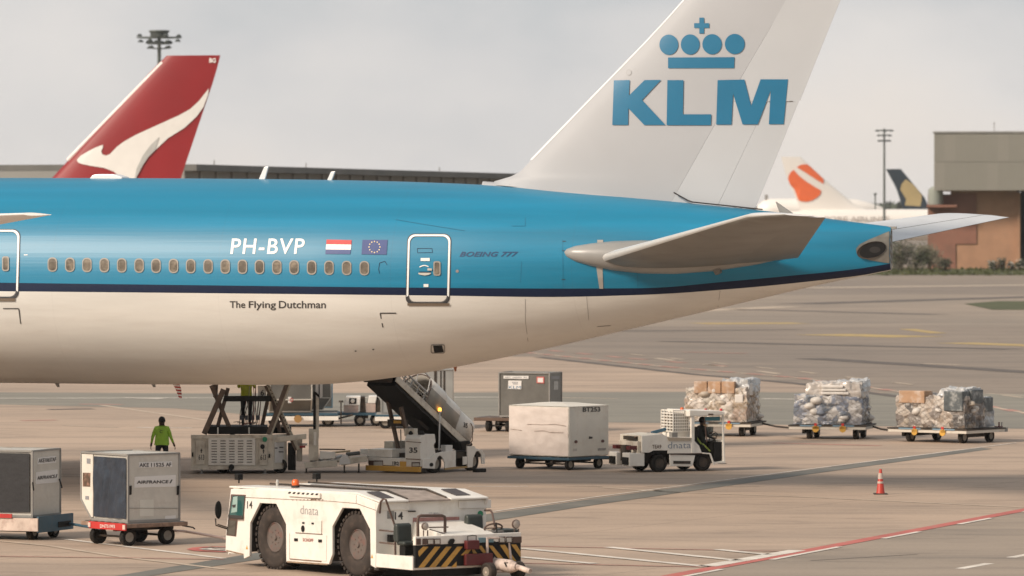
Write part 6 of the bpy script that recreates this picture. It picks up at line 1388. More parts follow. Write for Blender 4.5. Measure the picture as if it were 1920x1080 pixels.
arm('scissor_arm', (800, 560), (862, 270), 1.9, .12, .12); arm('scissor_arm', (235, 590), (330, 380), 2.1, .14, .14); arm('scissor_arm', (985, 590), (930, 330), 2.1, .12, .12)
b = MB(); p, q = LO.on(*L5(425, 255), 'y', .5), LO.on(*L5(900, 255), 'y', .5); b.box(p.x, q.x, .42, .58, p.z-.08, p.z+.09); b.build('cross_beam', black, LO.e); p, q = LO.on(*L5(250, 570), 'y', 2.2), LO.on(*L5(1100, 600), 'y', 2.2); MB().box(p.x, q.x, 2.15, 2.3, p.z-.1, p.z+.1).build('cross_beam', black, LO.e)
hcol = [mat('hose_black', (.02, .02, .02), .5), mat('hose_red', (.28, .05, .035), .5), mat('hose_grey', (.35, .32, .28), .5)]
rnd = random.Random(5)
for i in range(16):
    x0 = rnd.uniform(600, 800); x1 = x0-rnd.uniform(0, 70); y = rnd.uniform(.6, 1.4); yb = rnd.uniform(480, 545)
    pts = [LO.on(*L5(lerp(x0, x1, t)+12*math.sin(t*3+i), lerp(125 if i % 3 else 275, yb, t)), 'y', y) for t in (0, .2, .4, .6, .8, .93, 1)]; pts.append(LO.on(*L5(x1-rnd.uniform(30, 90), yb+8), 'y', y))
    MB().tube(pts, .011, 5).build('hose', hcol[i % 3], LO.e, smooth=60)
b = MB(); p = LO.on(*L5(680, 440), 'y', .8)
for i in range(4): b.box(p.x-.3+i*.17, p.x-.18+i*.17, .75, .95, p.z-.08, p.z+.06)
b.build('valve_block', mat('valve_dark', (.06, .07, .09), .5), LO.e)
b = MB(); b.box(lx(300), lx(1130), .3, 2.4, 3.0, 3.14); b.build('upper_platform', grey, LO.e)
st2_ = sign('lettering', '6', LO.on(*L5(792, 222), 'y', .7), LO.on(*L5(828, 222), 'y', .7), LO.on(*L5(792, 165), 'y', .7), ink, LO.e, .02, bold=.02)
b = MB(); p, q = LO.on(*L5(765, 235), 'y', .72), LO.on(*L5(850, 125), 'y', .72); b.box(p.x, q.x, .715, .74, p.z, q.z); b.build('white_board', white, LO.e)
# right-hand bridge, mast and low platform
def lbox(name, A, B, v0, v1, m, bevel=.01, x=None):
    p, q = LO.on(*L5(*A), 'y', v0), LO.on(*L5(*B), 'y', v0); b = MB(); b.box(p.x, q.x, v0, v1, q.z, p.z); return b.build(name, m, LO.e, bevel=bevel)
lp_('bridge_beam', [(900, 640), (1250, 603), (1252, 655), (930, 690)], cream, .3, .14, .01)
lbox('mast_foot', (1275, 555), (1372, 872), .5, .8, cream); lbox('bracket', (1322, 590), (1350, 720), .42, .5, white); lbox('mast_post', (1338, 175), (1376, 640), .52, .62, cream, 0); lbox('mast_channel', (1318, 190), (1345, 560), .50, .56, black, 0)
lp_('post_head', [(1318, 175), (1345, 185), (1375, 215), (1372, 240), (1335, 205)], black, .48, .06)
b = MB(); p = LO.on(*L5(1378, 160), 'y', .5); b.prism([(v[0]+p.x, v[1]+p.z) for v in rrect(-.11, -.28, .11, .28, .08)], .5, .6); b.build('mirror_panel', labelw, LO.e); MB().box(p.x-.015, p.x+.015, .49, .5, p.z-.28, p.z+.2).build('mirror_bar', black, LO.e)
lbox('upright', (1150, 655), (1210, 880), .9, 1.05, cream); lbox('drive_unit', (1065, 700), (1145, 970), .7, 1.4, black); lbox('cross_rail', (1075, 700), (1260, 722), .9, .98, white); lbox('red_valve', (1185, 725), (1240, 745), .8, .95, redp, 0)
b = MB(); P = [LO.Y(*L5(*p), .5) for p in ((1225, 890), (1560, 868), (1560, 930), (1240, 950))]; b.prism(P, .42, .55); P = [LO.Y(*L5(*p), .5) for p in ((1560, 862), (1855, 822), (1860, 878), (1600, 922))]; b.prism(P, .42, .55); b.build('platform_beam', cream, LO.e, bevel=.01)
xa, za = LO.Y(*L5(1240, 895), .5); xb_, zb_ = LO.Y(*L5(1850, 815), .5)
b = MB(); b.hexa([(xa, .5, za-.12), (xb_, .5, zb_-.12), (xb_+.2, 2.2, zb_-.12), (xa+.2, 2.2, za-.12), (xa, .5, za-.06), (xb_, .5, zb_-.06), (xb_+.2, 2.2, zb_-.06), (xa+.2, 2.2, za-.06)]); b.build('low_platform', mat('platform_grimy', (.30, .26, .20), .6, var=.3), LO.e)
for i in range(5): t = .1+i*.13; MB().tube([(lerp(xa, xb_, t), .7, lerp(za, zb_, t)+.02), (lerp(xa, xb_, t)+.2, 2.1, lerp(za, zb_, t)+.02)], .05, 8).build('roller', grey, LO.e)
p = LO.on(*L5(1650, 810), 'y', .7); MB().tube([p, p+Vector((.42, .1, .04))], .06, 12).build('grey_roller', mat('roller_dark', (.09, .09, .085), .5), LO.e, smooth=40)
lp_('side_cover', [(1385, 775), (1540, 790), (1540, 850), (1385, 858)], white, .6, .04, .01); lp_('side_cover', [(1580, 860), (1620, 812), (1660, 818), (1690, 880), (1690, 905), (1580, 915)], labelw, .40, .04, .01); lp_('back_rail', [(1380, 752), (1640, 756), (1640, 768), (1380, 764)], dark, 1.9, .05); lp_('tan_rail', [(1400, 795), (1690, 768), (1690, 785), (1400, 812)], mat('tan_rail', (.42, .33, .2), .6), 1.0, .05)
MB().box(lp_x := LO.Y(*L5(1790, 770), 1.2)[0], lp_x+.25, 1.2, 1.5, .55, .72).build('end_box', white, LO.e)
for x in (1250, 1630, 1775): p = LO.on(*L5(x, 900), 'y', .5); MB().tube([(p.x, .5, .3), (p.x, .5, .02)], .03, 6).lathe([(.06, 0), (.06, .02)], c=(p.x, .5, 0), n=10).build('support_foot', dark, LO.e)
# ================================================================== belt loader 35
BL = Frame('belt_loader', G(789, 889), 54, 'white belt loader numbered 35 with rounded canopy and yellow bumper', 'belt loader')
def B8(x, y): return (670+x/4.8, 680+y/4.8)
def bx_(name, pts, m, v=0.0, th=.02, bevel=0, parent=None): b = MB(); b.prism([BL.X(*B8(*p), v) for p in pts], v-th, v, ax='x'); return b.build(name, m, parent or BL.e, bevel=bevel)
def by_(name, pts, m, v=0.0, th=.02, bevel=0, parent=None): b = MB(); b.prism([BL.Y(*B8(*p), v) for p in pts], v-th, v); return b.build(name, m, parent or BL.e, bevel=bevel)
WB = BL.X(*B8(95, 930))[0]
z = lambda y: BL.X(*B8(560, y), 0)[1]
xw1, xw2 = BL.on(819, 872, 'y', 0), BL.on(889, 868, 'y', 0)
b = MB(); b.box(-.10, .0, -.02, WB+.02, z(985), z(938)); b.build('bumper', yellow, BL.e, bevel=.01)
b = MB(); b.box(0, .35, 0, WB, z(935), z(865)); b.box(.02, .75, 1.15, WB, z(862), z(790)); b.build('front_body', white, BL.e, bevel=.015)
for A in ((105, 232, 880, 935), (490, 565, 895, 940)): o = bx_('headlight_box', [(A[0], A[2]), (A[1], A[2]), (A[1], A[3]), (A[0], A[3])], cf, 0, .015); bx_('headlight', [(A[0]+45 if A[0] < 200 else A[0]+10, A[2]+10), (A[1]-5, A[2]+10), (A[1]-5, A[3]-8), (A[0]+45 if A[0] < 200 else A[0]+10, A[3]-8)], lampm, -.015, .02, parent=o)
b = MB(); y0, z0 = BL.X(*B8(578, 870), 0); y1, z1 = BL.X(*B8(432, 645), 0); b.prism([(-.02, z0), (-.02, z1-.12), (.08, z1), (.75, z1+.0), (.80, z1-.25), (.70, z1-.35), (.85, z0)], max(0, y0)+.01, y1); b.build('engine_cover', white, BL.e, bevel=.02)
sign('lettering', '35', BL.on(*B8(468, 812), 'x', -.02), BL.on(*B8(542, 812), 'x', -.02), BL.on(*B8(468, 763), 'x', -.02), ink, BL.e, .008, bold=.03)
sign('lettering', '1B2', BL.on(*B8(318, 922), 'x', 0), BL.on(*B8(375, 925), 'x', 0), BL.on(*B8(318, 888), 'x', 0), ink, BL.e, .01, bold=.03)
bx_('yellow_plate', [(385, 888), (440, 890), (440, 935), (385, 932)], yellow, 0, .015); bx_('panel_seam', [(438, 706), (575, 716), (575, 722), (438, 712)], brown, -.02, .006); bx_('panel_seam', [(438, 862), (572, 870), (572, 877), (438, 869)], brown, -.02, .006)
b = MB()
for x in (490, 575): p = BL.on(*B8(x, 625), 'x', .15); b.lathe([(.03, 0), (.10, .0), (.11, .05), (.06, .12)], c=(p.x, p.y, p.z-.08), ax='z', n=12)
b.build('steering_knobs', black, BL.e); bx_('cowl', [(455, 590), (545, 590), (545, 660), (455, 660)], cream, .3, .2, .02)
# side body
LEN = BL.Y(*B8(1142, 850))[0]
by_('side_body', [(580, 870), (660, 855), (700, 815), (760, 800), (878, 790), (878, 935), (780, 950), (778, 900), (755, 850), (735, 835), (715, 850), (695, 900), (690, 955), (580, 950)], white, 0, .04, .008)
by_('rear_body', [(980, 752), (1045, 750), (1060, 772), (1115, 785), (1140, 830), (1140, 912), (1112, 910), (1108, 830), (1085, 795), (1060, 800), (1035, 860), (1030, 940), (985, 945)], white, 0, .04, .008)
by_('sill', [(780, 948), (1030, 925), (1030, 942), (780, 965)], mat('sill_tan', (.42, .28, .12), .6), 0, .03); by_('step_well', [(878, 800), (945, 800), (945, 935), (878, 935)], dark, .3, .05); by_('seat_side', [(860, 710), (945, 700), (975, 730), (945, 790), (870, 790)], black, .5, .3, .03)
by_('white_box', [(945, 845), (982, 845), (982, 915), (945, 920)], white, -.02, .03, .005); by_('side_port', [(665+15*math.cos(R(a)), 918+17*math.sin(R(a))) for a in range(0, 360, 30)], black, -.04, .02); by_('battery_box', [(750, 742), (812, 740), (812, 795), (750, 797)], labelw, .2, .2, .01)
b = MB(); b.box(.4, LEN-.1, .05, WB, .42, .62); b.build('chassis', dark, BL.e)
b = MB(); b.box(.85, LEN, WB-.35, WB, .45, .95); b.build('far_body', cream, BL.e)
for w_ in (xw1, xw2): wheel(BL.e, w_.x, .14, .30, .24); wheel(BL.e, w_.x, WB-.14, .30, .24, side=1)
o = MB(); o.box(-.2, .2, -.1, .1, 0, .12); ck = Frame('wheel_chock', G(899, 885.5), 30, 'small black chock behind the rear wheel of the belt loader', 'wheel chock'); o.build('block', black, ck.e, bevel=.02)
# boom
yn, yf = .40, 1.52
PL_, PH_ = BL.on(*B8(985, 722), 'y', yn), BL.on(*B8(352, 128), 'y', yn)
PL_.y = PH_.y = 0
du = (PH_-PL_).normalized(); dn = Vector((-du.z, 0, du.x)); dn = -dn if dn.z < 0 else dn
def bp(t, y, h): p = PL_.lerp(PH_, t)+dn*h; return Vector((p.x, y, p.z))
def beamq(name, t0, t1, y0, y1, h0, h1, m, bevel=0, parent=None):
    b = MB(); b.hexa([bp(t0, y0, h0), bp(t1, y0, h0), bp(t1, y1, h0), bp(t0, y1, h0), bp(t0, y0, h1), bp(t1, y0, h1), bp(t1, y1, h1), bp(t0, y1, h1)]); return b.build(name, m, parent or BL.e, bevel=bevel)
beamq('boom_rail', 0, 1, yn-.04, yn, -.16, .05, cream, .01); beamq('boom_rail', 0, 1.04, yf, yf+.04, -.16, .05, cream, .01); beamq('belt', 0, 1.02, yn, yf, -.02, .0, black); beamq('belt_pan', .02, .98, yn, yf, -.28, -.17, black)
beamq('nose_frame', 1.0, 1.12, yn+.1, yf+.06, -.22, -.04, dark, .01); beamq('nose_bumper', 1.12, 1.15, yn+.05, yf+.1, -.14, .06, black, .01)
for k in range(3): beamq('side_rail', .0+.0*k, 1.0-.0*k, yn-.03, yn-.01, .13+.09*k, .155+.09*k, grey if k != 1 else cream)
for t in [i/11 for i in range(12)]: beamq('rail_post', t, t+.012, yn-.035, yn-.005, .05, .34, grey)
# canopy of three stepped hoods
def canopy(t0, t1, h, side):
    n = 14; prof = [(yn-.02, .06), (yn-.02, h*.55)]+[(lerp(yn-.02, yf+.02, .5-.5*math.cos(math.pi*i/n)), h*.55+h*.45*math.sin(math.pi*i/n)) for i in range(1, n)]+[(yf+.02, h*.55), (yf+.02, .06)]
    b = MB(); K = len(prof)
    for t in (t0, t1): b.v += [tuple(bp(t, y, q)) for y, q in prof]
    for i in range(K-1): b.f.append((i, i+1, K+i+1, K+i)); b.m.append(1 if (i == 0 and side) else 0)
    o = b.build('canopy', [white, mat('canopy_side_grey', (.33, .31, .27), .4, var=.15)], BL.e, smooth=50)
    s = o.modifiers.new('s', 'SOLIDIFY'); s.thickness = .03; s.offset = 1
    h_ = MB(); h_.tube([bp(t1, y, q) for y, q in prof], .022, 6); h_.build('canopy_hoop', cf, BL.e, smooth=50)
canopy(-.02, .19, .92, False); canopy(.19, .39, .98, True); canopy(.39, .60, 1.04, True)
MB().tube([bp(-.02, y, q) for y, q in ((yn-.02, .06), (yn-.02, .5), (yn+.15, .8), (.96, .92), (yf-.1, .8), (yf+.02, .5), (yf+.02, .06))], .025, 6).build('canopy_hoop', cf, BL.e, smooth=50)
# sheets behind the first opening
beamq('inner_lining', .40, .60, yf-.03, yf, .06, .7, dark)
sign('lettering', '35', BL.on(*B8(952, 580), 'y', yn-.05), BL.on(*B8(990, 592), 'y', yn-.05), BL.on(*B8(955, 535), 'y', yn-.05), ink, BL.e, .012, bold=.03)
# folding hand rails near the top
b = MB(); b.tube([bp(.62, yn-.02, .36), bp(.64, yn-.02, .82), bp(.86, yn-.02, .86), bp(.93, yn-.02, .36), bp(.62, yn-.02, .36)], .02, 6).tube([bp(.78, yn-.02, .36), bp(.80, yn-.02, .85)], .016, 6); b.build('folding_rail', labelw, BL.e)
b = MB(); b.tube([bp(.64, yf, .06), bp(.66, yf, .8), bp(.98, yf, .8), bp(1.0, yf, .06)], .02, 6); b.build('folding_rail', grey, BL.e)
for k, (x, y) in enumerate(((430, 290), (545, 385), (1365*0+1365/2.4, 400))): pass
# lift struts with plates
for (A, B, yy) in (((262, 290), (388, 860), yf-.1), ((392, 400), (450, 655), yn+.35)):
    p, q = BL.on(*B8(*A), 'y', yy), BL.on(*B8(*B), 'y', yy); MB().beam(p, q, .09, .12).build('lift_strut', brn, BL.e, bevel=.008)
p, q = BL.on(*B8(300, 300), 'y', yf), BL.on(*B8(420, 500), 'y', yf-.2); MB().beam(p, BL.on(*B8(640, 600), 'y', yn+.3), .06, .09).build('lift_strut', dark, BL.e)
p = BL.on(*B8(370, 540), 'y', 1.1); MB().box(p.x-.05, p.x+.05, .75, 1.5, p.z-.11, p.z+.10).build('strut_plate', dark, BL.e); MB().box(p.x-.062, p.x-.051, .95, 1.25, p.z-.02, p.z+.07).build('yellow_label', yellow, BL.e)
MB().tube([BL.on(*B8(390, 600), 'y', 1.2), BL.on(*B8(395, 850), 'y', 1.2)], .02, 6).build('cylinder_rod', grey, BL.e)
b = MB(); b.tube([BL.on(*B8(172, 225), 'y', yf), BL.on(*B8(178, 295), 'y', yf), BL.on(*B8(250, 300), 'y', yf)], .016, 6); b.build('nose_bracket', dark, BL.e)
p = BL.on(*B8(735, 790), 'y', .3); q = BL.on(*B8(742, 450), 'y', .3); o = MB().tube([p, q], .025, 8).lathe([(.05, 0), (.05, .05)], c=q, n=12).build('lamp_post', labelw, BL.e)
MB().lathe([(.055, .05), (.055, .13), (.03, .16)], c=q, n=12).build('amber_lamp', mat('amber_lamp_lit', (.9, .4, .05), .3, emit=(1, .42, .06, 2.2)), o, smooth=50)
b = MB(); p = BL.on(*B8(975, 850), 'y', -.02); 
b.tube([BL.on(*B8(*k), 'y', .1) for k in ((975, 850), (985, 740), (1010, 740), (1035, 700), (1038, 580), (1020, 545))], .018, 6); b.build('end_hose', mat('hose_tan', (.25, .17, .12), .5), BL.e, smooth=60)
# ================================================================== small tractor with driver
TR = Frame('baggage_tractor', G(1237, 885.5), 26, 'small white baggage tractor lettered dnata with open cab, pulling the white box', 'tractor')
def T2(x, y): return (1150+x/7.448, 750+y/7.448)
def ty(name, pts, m, v=0.0, th=.02, bevel=0, parent=None): b = MB(); b.prism([TR.Y(*T2(*p), v) for p in pts], v-th, v); return b.build(name, m, parent or TR.e, bevel=bevel)
TP = lambda x, y, v=0: TR.on(*T2(x, y), 'y', v)
TW = 1.5
side_ = [(400, 580), (400, 500), (680, 472), (760, 515), (1085, 520), (1200, 640), (1240, 742), (1090, 745), (760, 748), (760, 705), (562, 705), (505, 735), (400, 735)]
for v0, v1 in ((0, .05), (TW-.05, TW)): b = MB(); b.prism([TR.Y(*T2(*p), 0) for p in side_], v0, v1); b.build('body_side', white, TR.e, bevel=.01)
b = MB(); b.prism([TR.Y(*T2(*p), 0) for p in [(405, 600), (405, 500), (680, 472), (760, 515), (1085, 520), (1120, 560), (1120, 700), (405, 700)]], .05, TW-.05); b.build('body_core', cream, TR.e)
for v0, v1 in ((0, .04), (TW-.04, TW)): b = MB(); b.prism([TR.Y(*T2(*p), 0) for p in [(785, 762), (1145, 772), (1105, 930), (835, 925), (792, 925)]], v0, v1); b.build('side_skirt', white, TR.e, bevel=.01)
ty('skirt_slot', [(838, 850), (1078, 852), (1075, 892), (838, 890)], dark, -.002, .012); ty('side_groove', [(790, 752), (1240, 745), (1240, 752), (790, 765)], cf, -.0, .02)
ty('side_shelf', [(750, 520), (1085, 530), (1075, 572), (775, 572)], mat('shelf_tan', (.42, .35, .27), .6), 0, .02); ty('grey_box', [(778, 450), (858, 450), (858, 515), (778, 515)], grey, .2, .2, .01)
lgt = mat('operator_blue_grey', (.20, .24, .30), .6)
sign('lettering', 'dnata', TP(760, 678), TP(1080, 672), TP(760, 590), lgt, TR.e, .012, bold=-.005); sign('lettering', 'TEA9', TP(540, 680), TP(668, 678), TP(540, 625), mat('tan_ink', (.16, .11, .08), .6), TR.e, .012, bold=.02)
b = MB(); x0 = TP(505, 800).x; x1 = TP(1340, 800).x; b.box(x0, x1, .3, TW-.3, .28, .62); b.build('chassis', dark, TR.e)
b = MB(); b.box(TP(560, 800).x, TP(765, 800).x, .06, .5, .60, .74); b.box(TP(1150, 800).x, TP(1330, 800).x, .06, .5, .60, .70); b.build('wheel_housing', black, TR.e)
xr_, xf_ = TP(650, 1000).x, TP(1262, 1000).x
for x in (xr_, xf_):
    wheel(TR.e, x, .13, .285, .22, rim=dark); wheel(TR.e, x, TW-.13, .285, .22, side=1, rim=dark)
zt_t = TP(400, 580).z
xe = TP(400, 700).x
for v in (.05, .95): b = MB(); b.box(xe-.42, xe+.12, v, v+.5, TP(400, 925).z, TP(400, 740).z); b.build('rear_bumper', white, TR.e, bevel=.02); MB().box(xe-.47, xe-.42, v+.05, v+.42, TP(400, 905).z, TP(400, 800).z).build('rear_buffer', black, TR.e)
b = MB(); b.box(xe-.1, xe, .1, TW-.1, .35, zt_t); b.build('rear_wall', cream, TR.e); b = MB(); b.box(xe-.30, xe-.1, .55, .9, .35, .85); b.build('tow_hook', dark, TR.e); b = MB(); b.box(xe-.35, xe-.1, .15, .4, .72, .84); b.box(xe-.35, xe-.1, 1.1, 1.35, .72, .84); b.build('rear_lamp', maroon, TR.e)
b = MB()
for i in range(6): b.tube([TP(300+i*22, 520-i*6, .3+.1*i), TP(420+i*20, 490+10*(i % 2), .5), TP(540+i*22, 545-(i % 3)*18, .35)], .022, 5)
b.build('rope_and_bars', mat('rope_brown', (.22, .11, .07), .7, var=.3), TR.e)['kind'] = 'stuff'
b = MB(); b.box(TP(300, 500, .3).x, TP(430, 500, .3).x, .3, 1.1, TP(300, 560, .3).z, TP(300, 510, .3).z); b.build('rear_locker', dark, TR.e)
MB().beam(TP(535, 460, .8), TP(845, 375, .8), .07, .10).tube([TP(470, 463, .8), TP(545, 458, .8)], .012, 6).build('blue_bar', mat('bar_blue', (.05, .13, .20), .5), TR.e)
# white crate behind the cab
g0, g1 = TP(842, 440, .25), TP(1080, 145, .25); gr = MB()
for i in range(8): z_ = lerp(g0.z, g1.z, i/7); gr.box(g0.x, g1.x, .25, .30, z_-.018, z_+.018); gr.box(g0.x-.0, g0.x+.03, .25, 1.1, z_-.018, z_+.018)
for i in range(9): x_ = lerp(g0.x, g1.x, i/8); gr.box(x_-.014, x_+.014, .245, .255, g0.z, g1.z)
for i in range(5): y_ = lerp(.3, 1.1, i/4); gr.box(g0.x-.01, g0.x+.02, y_-.014, y_+.014, g0.z, g1.z)
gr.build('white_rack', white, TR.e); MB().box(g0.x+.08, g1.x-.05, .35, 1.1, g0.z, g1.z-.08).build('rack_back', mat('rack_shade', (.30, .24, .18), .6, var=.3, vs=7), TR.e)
MB().prism([(g0.x+.02, g0.z-.28), (g1.x, g0.z-.28), (g1.x, g0.z), (g0.x+.05, g0.z)], .3, 1.1).build('rack_base', white, TR.e)
p = TP(958, 150, .6); MB().lathe([(.06, 0), (.055, .10), (.03, .13)], c=(p.x, p.y, p.z-.02), n=12).build('beacon', mat('orange_lens', (.75, .13, .02), .3), TR.e, smooth=50)
# cab
def pil(a, c, v, w=.07, m=white, nm='cab_pillar'): return MB().beam(TP(*a, v), TP(*c, v), w, w).build(nm, m, TR.e, bevel=.008)
for v in (.04, TW-.04): pil((1102, 160), (1102, 742), v, .11); pil((1525, 170), (1548, 860), v, .05); pil((1545, 860), (1400, 880), v, .06)
pil((1270, 240), (1305, 590), .04, .035, cf, 'door_post'); pil((1350, 750), (1405, 905), .0, .05, white, 'fender_edge'); pil((1240, 742), (1350, 750), .0, .04, white, 'fender_edge')
p, q = TP(1060, 232), TP(1530, 150); b = MB(); b.prism([(p.x, p.z), (q.x+.02, p.z+.03), (q.x+.06, p.z+.12), (q.x-.1, q.z+.0), (p.x, q.z+.04)], -.03, TW+.03); b.build('roof', white, TR.e, bevel=.02)
ty('roof_plate', [(1325, 190), (1395, 190), (1395, 212), (1325, 212)], cf, -.03, .01); pr2 = TP(1505, 150, .4); MB().lathe([(.05, 0), (.04, .07)], c=pr2, n=10).build('red_lamp', redp, TR.e)
pr2 = TP(1290, 148, 1.2); MB().lathe([(.05, 0), (.04, .05)], c=(pr2.x, 1.2, TP(1290, 150).z-.03), n=10).build('red_lamp', redp, TR.e)
b = MB(); p = TP(1530, 240); q = TP(1545, 560); b.hexa([(q.x, .08, q.z), (q.x+.02, .08, q.z), (q.x+.02, TW-.08, q.z), (q.x, TW-.08, q.z), (p.x, .08, p.z), (p.x+.02, .08, p.z), (p.x+.02, TW-.08, p.z), (p.x, TW-.08, p.z)]); wsm = mat('windscreen_clear', (.6, .7, .68), .05, var=0, alpha=.22); b.build('windscreen', wsm, TR.e)
b = MB(); b.box(TP(1280, 300).x, TP(1500, 300).x, .06, .075, TP(1280, 292).z, TP(1280, 238).z); b.build('sun_shade', mat('teal_shade', (.04, .17, .20), .4), TR.e)
b = MB(); b.box(TP(1420, 700).x, TP(1540, 700).x, .06, TW-.06, TP(1420, 840).z, TP(1420, 590).z); b.box(TP(1120, 700).x, TP(1540, 700).x, .06, TW-.06, .30, .40); b.build('dashboard', black, TR.e)
b = MB(); b.box(TP(1120, 400, .2).x, TP(1190, 400, .2).x, .25, 1.25, TP(1120, 700).z, TP(1120, 390).z); b.box(TP(1120, 400, .2).x, TP(1290, 400, .2).x, .25, 1.25, TP(1120, 720).z, TP(1120, 640).z); b.build('seat', black, TR.e, bevel=.03)
b = MB(); c = TP(1395, 520, .5); b.tube([c+Vector((.10*math.sin(a), .19*math.cos(a), .14*math.sin(a))) for a in [2*math.pi*i/20 for i in range(21)]], .015, 6); b.tube([c, TP(1470, 640, .5)], .02, 6); b.build('steering_wheel', dark, TR.e)
b = MB(); x0 = TP(1400, 900).x; b.box(x0, TP(1560, 900).x, -.02, TW, .24, .29); b.build('front_step', white, TR.e); MB().box(TP(1500, 925).x, TP(1580, 925).x, -.02, .2, .22, .235).build('step_tread', dark, TR.e)
b = MB(); b.prism([(TP(1530, 560).x, .3), (TP(1545, 560).x+.06, .3), (TP(1545, 560).x+.05, TP(1545, 560).z), (TP(1530, 560).x, TP(1545, 560).z)], .05, TW-.05); b.build('front_panel', white, TR.e, bevel=.01)
# ================================================================== people
hiv = mat('lime_shirt', (.36, .62, .06), .7, var=.12, vs=6, bump=.006, bs=14); trou = mat('dark_trousers', (.014, .014, .018), .8, var=.3); skin = mat('dark_skin', (.10, .055, .035), .55, var=.1); hairm = mat('black_hair', (.012, .010, .010), .7); shoe = mat('black_shoes', (.015, .014, .013), .5)
def human(name, origin, deg, J, label, cloth, scale=1.0, hair=True):
    """one continuous body grown from a joint tree; J overrides joint positions (x right, y forward, z up)"""
    D = dict(pel=(0, 0, .95), wai=(0, 0, 1.08), che=(0, .0, 1.30), nec=(0, 0, 1.49), hd0=(0, .01, 1.58), hd1=(0, .02, 1.68), hd2=(0, .01, 1.76),
             shL=(-.19, 0, 1.42), elL=(-.27, -.03, 1.14), wrL=(-.31, .02, .90), haL=(-.32, .04, .80), shR=(.19, 0, 1.42), elR=(.27, -.03, 1.14), wrR=(.33, .02, .90), haR=(.35, .03, .80),
             hiL=(-.10, 0, .90), knL=(-.11, .03, .49), anL=(-.11, -.02, .09), toL=(-.12, .15, .04), hiR=(.10, 0, .90), knR=(.11, .03, .49), anR=(.11, -.02, .09), toR=(.12, .15, .04))
    D.update(J)
    RR = dict(pel=.185, wai=.175, che=.185, nec=.075, hd0=.092, hd1=.112, hd2=.085, sh=.085, el=.052, wr=.034, ha=.038, hi=.11, kn=.068, an=.048, to=.045)
    E = [('pel', 'wai'), ('wai', 'che'), ('che', 'nec'), ('nec', 'hd0'), ('hd0', 'hd1'), ('hd1', 'hd2')]
    for s in 'LR': E += [('che', 'sh'+s), ('sh'+s, 'el'+s), ('el'+s, 'wr'+s), ('wr'+s, 'ha'+s), ('pel', 'hi'+s), ('hi'+s, 'kn'+s), ('kn'+s, 'an'+s), ('an'+s, 'to'+s)]
    names = list(D); idx = {n: i for i, n in enumerate(names)}
    me = bpy.data.meshes.new(name); me.from_pydata([D[n] for n in names], [(idx[a], idx[c]) for a, c in E], [])
    o = bpy.data.objects.new('tmp', me); COL.objects.link(o)
    o.modifiers.new('k', 'SKIN'); sv = me.skin_vertices[0].data
    for n in names:
        r_ = RR.get(n, RR.get(n[:2], .05)); ry = r_*(.68 if n in ('pel', 'wai', 'che') else 1); sv[idx[n]].radius = (r_, ry)
        sv[idx[n]].use_root = n == 'pel'
    ss = o.modifiers.new('b', 'SUBSURF'); ss.levels = 2
    dg = bpy.context.evaluated_depsgraph_get(); dg.update()
    bm_ = bpy.data.meshes.new_from_object(o.evaluated_get(dg)); bpy.data.objects.remove(o)
    fr = Frame(name, origin, deg, label, 'person'); e = fr.e; e.scale = (scale,)*3
    for m in cloth: bm_.materials.append(m)     # shirt, trousers, skin, shoes
    waist = D['pel'][2]-.02; wL, wR = Vector(D['wrL']), Vector(D['wrR'])
    for p in bm_.polygons:
        c = p.center; k = 0
        if c.z > D['nec'][2]+.015 and abs(c.x-D['nec'][0]) < .14: k = 2
        elif min((c-wL).length, (c-Vector(D['haL'])).length, (c-wR).length, (c-Vector(D['haR'])).length) < .07: k = 2
        elif (Vector(D['anL'])-c).length < .09 or (Vector(D['toL'])-c).length < .12 or (Vector(D['anR'])-c).length < .09 or (Vector(D['toR'])-c).length < .12: k = 3
        else:
            dl = min((c-Vector(D[a]).lerp(Vector(D[b_]), t)).length for a, b_ in (('hiL', 'knL'), ('knL', 'anL'), ('hiR', 'knR'), ('knR', 'anR')) for t in (0, .25, .5, .75, 1))
            dt = min((c-Vector(D[a]).lerp(Vector(D[b_]), t)).length for a, b_ in (('wai', 'che'), ('shL', 'elL'), ('elL', 'wrL'), ('shR', 'elR'), ('elR', 'wrR')) for t in (0, .25, .5, .75, 1))
            k = 1 if (dl < dt and c.z < waist+.0) else 0
        p.material_index = k; p.use_smooth = True
    ob = link('body', bm_, e)
    hd = Vector(D['hd1'])
    if hair:
        h = MB(); n = 14; vs = []
        for i in range(9):
            ph = math.pi*i/8*.70
            for j in range(n): th = 2*math.pi*j/n; rr = math.sin(ph); vs.append(hd+Vector((.108*rr*math.cos(th), .122*rr*math.sin(th)-.022, .118*math.cos(ph)+.0)))
        h.add(vs, [(i*n+j, i*n+(j+1) % n, (i+1)*n+(j+1) % n, (i+1)*n+j) for i in range(8) for j in range(n)]); h.build('hair', hairm, e, smooth=70)
    f = MB()   # face: nose, ears, eyes, mouth
    f.lathe([(.002, 0), (.018, .02), (.012, .05)], c=hd+Vector((0, .10, -.045)), n=8)
    for s in (-1, 1): f.lathe([(.004, -.03), (.014, 0), (.006, .03)], c=hd+Vector((s*.10, -.0, -.03)), n=8)
    f.build('nose_and_ears', skin, e, smooth=60)['kind'] = 'stuff'
    for s in (-1, 1): MB().lathe([(.002, -.008), (.011, 0), (.002, .008)], c=hd+Vector((s*.035, .094, .0)), n=8).build('eye', mat('eye_white', (.5, .48, .45), .3), e)
    MB().box(hd.x-.025, hd.x+.025, hd.y+.088, hd.y+.098, hd.z-.068, hd.z-.060).build('mouth', mat('lips', (.14, .06, .05), .5), e)
    g = MB()
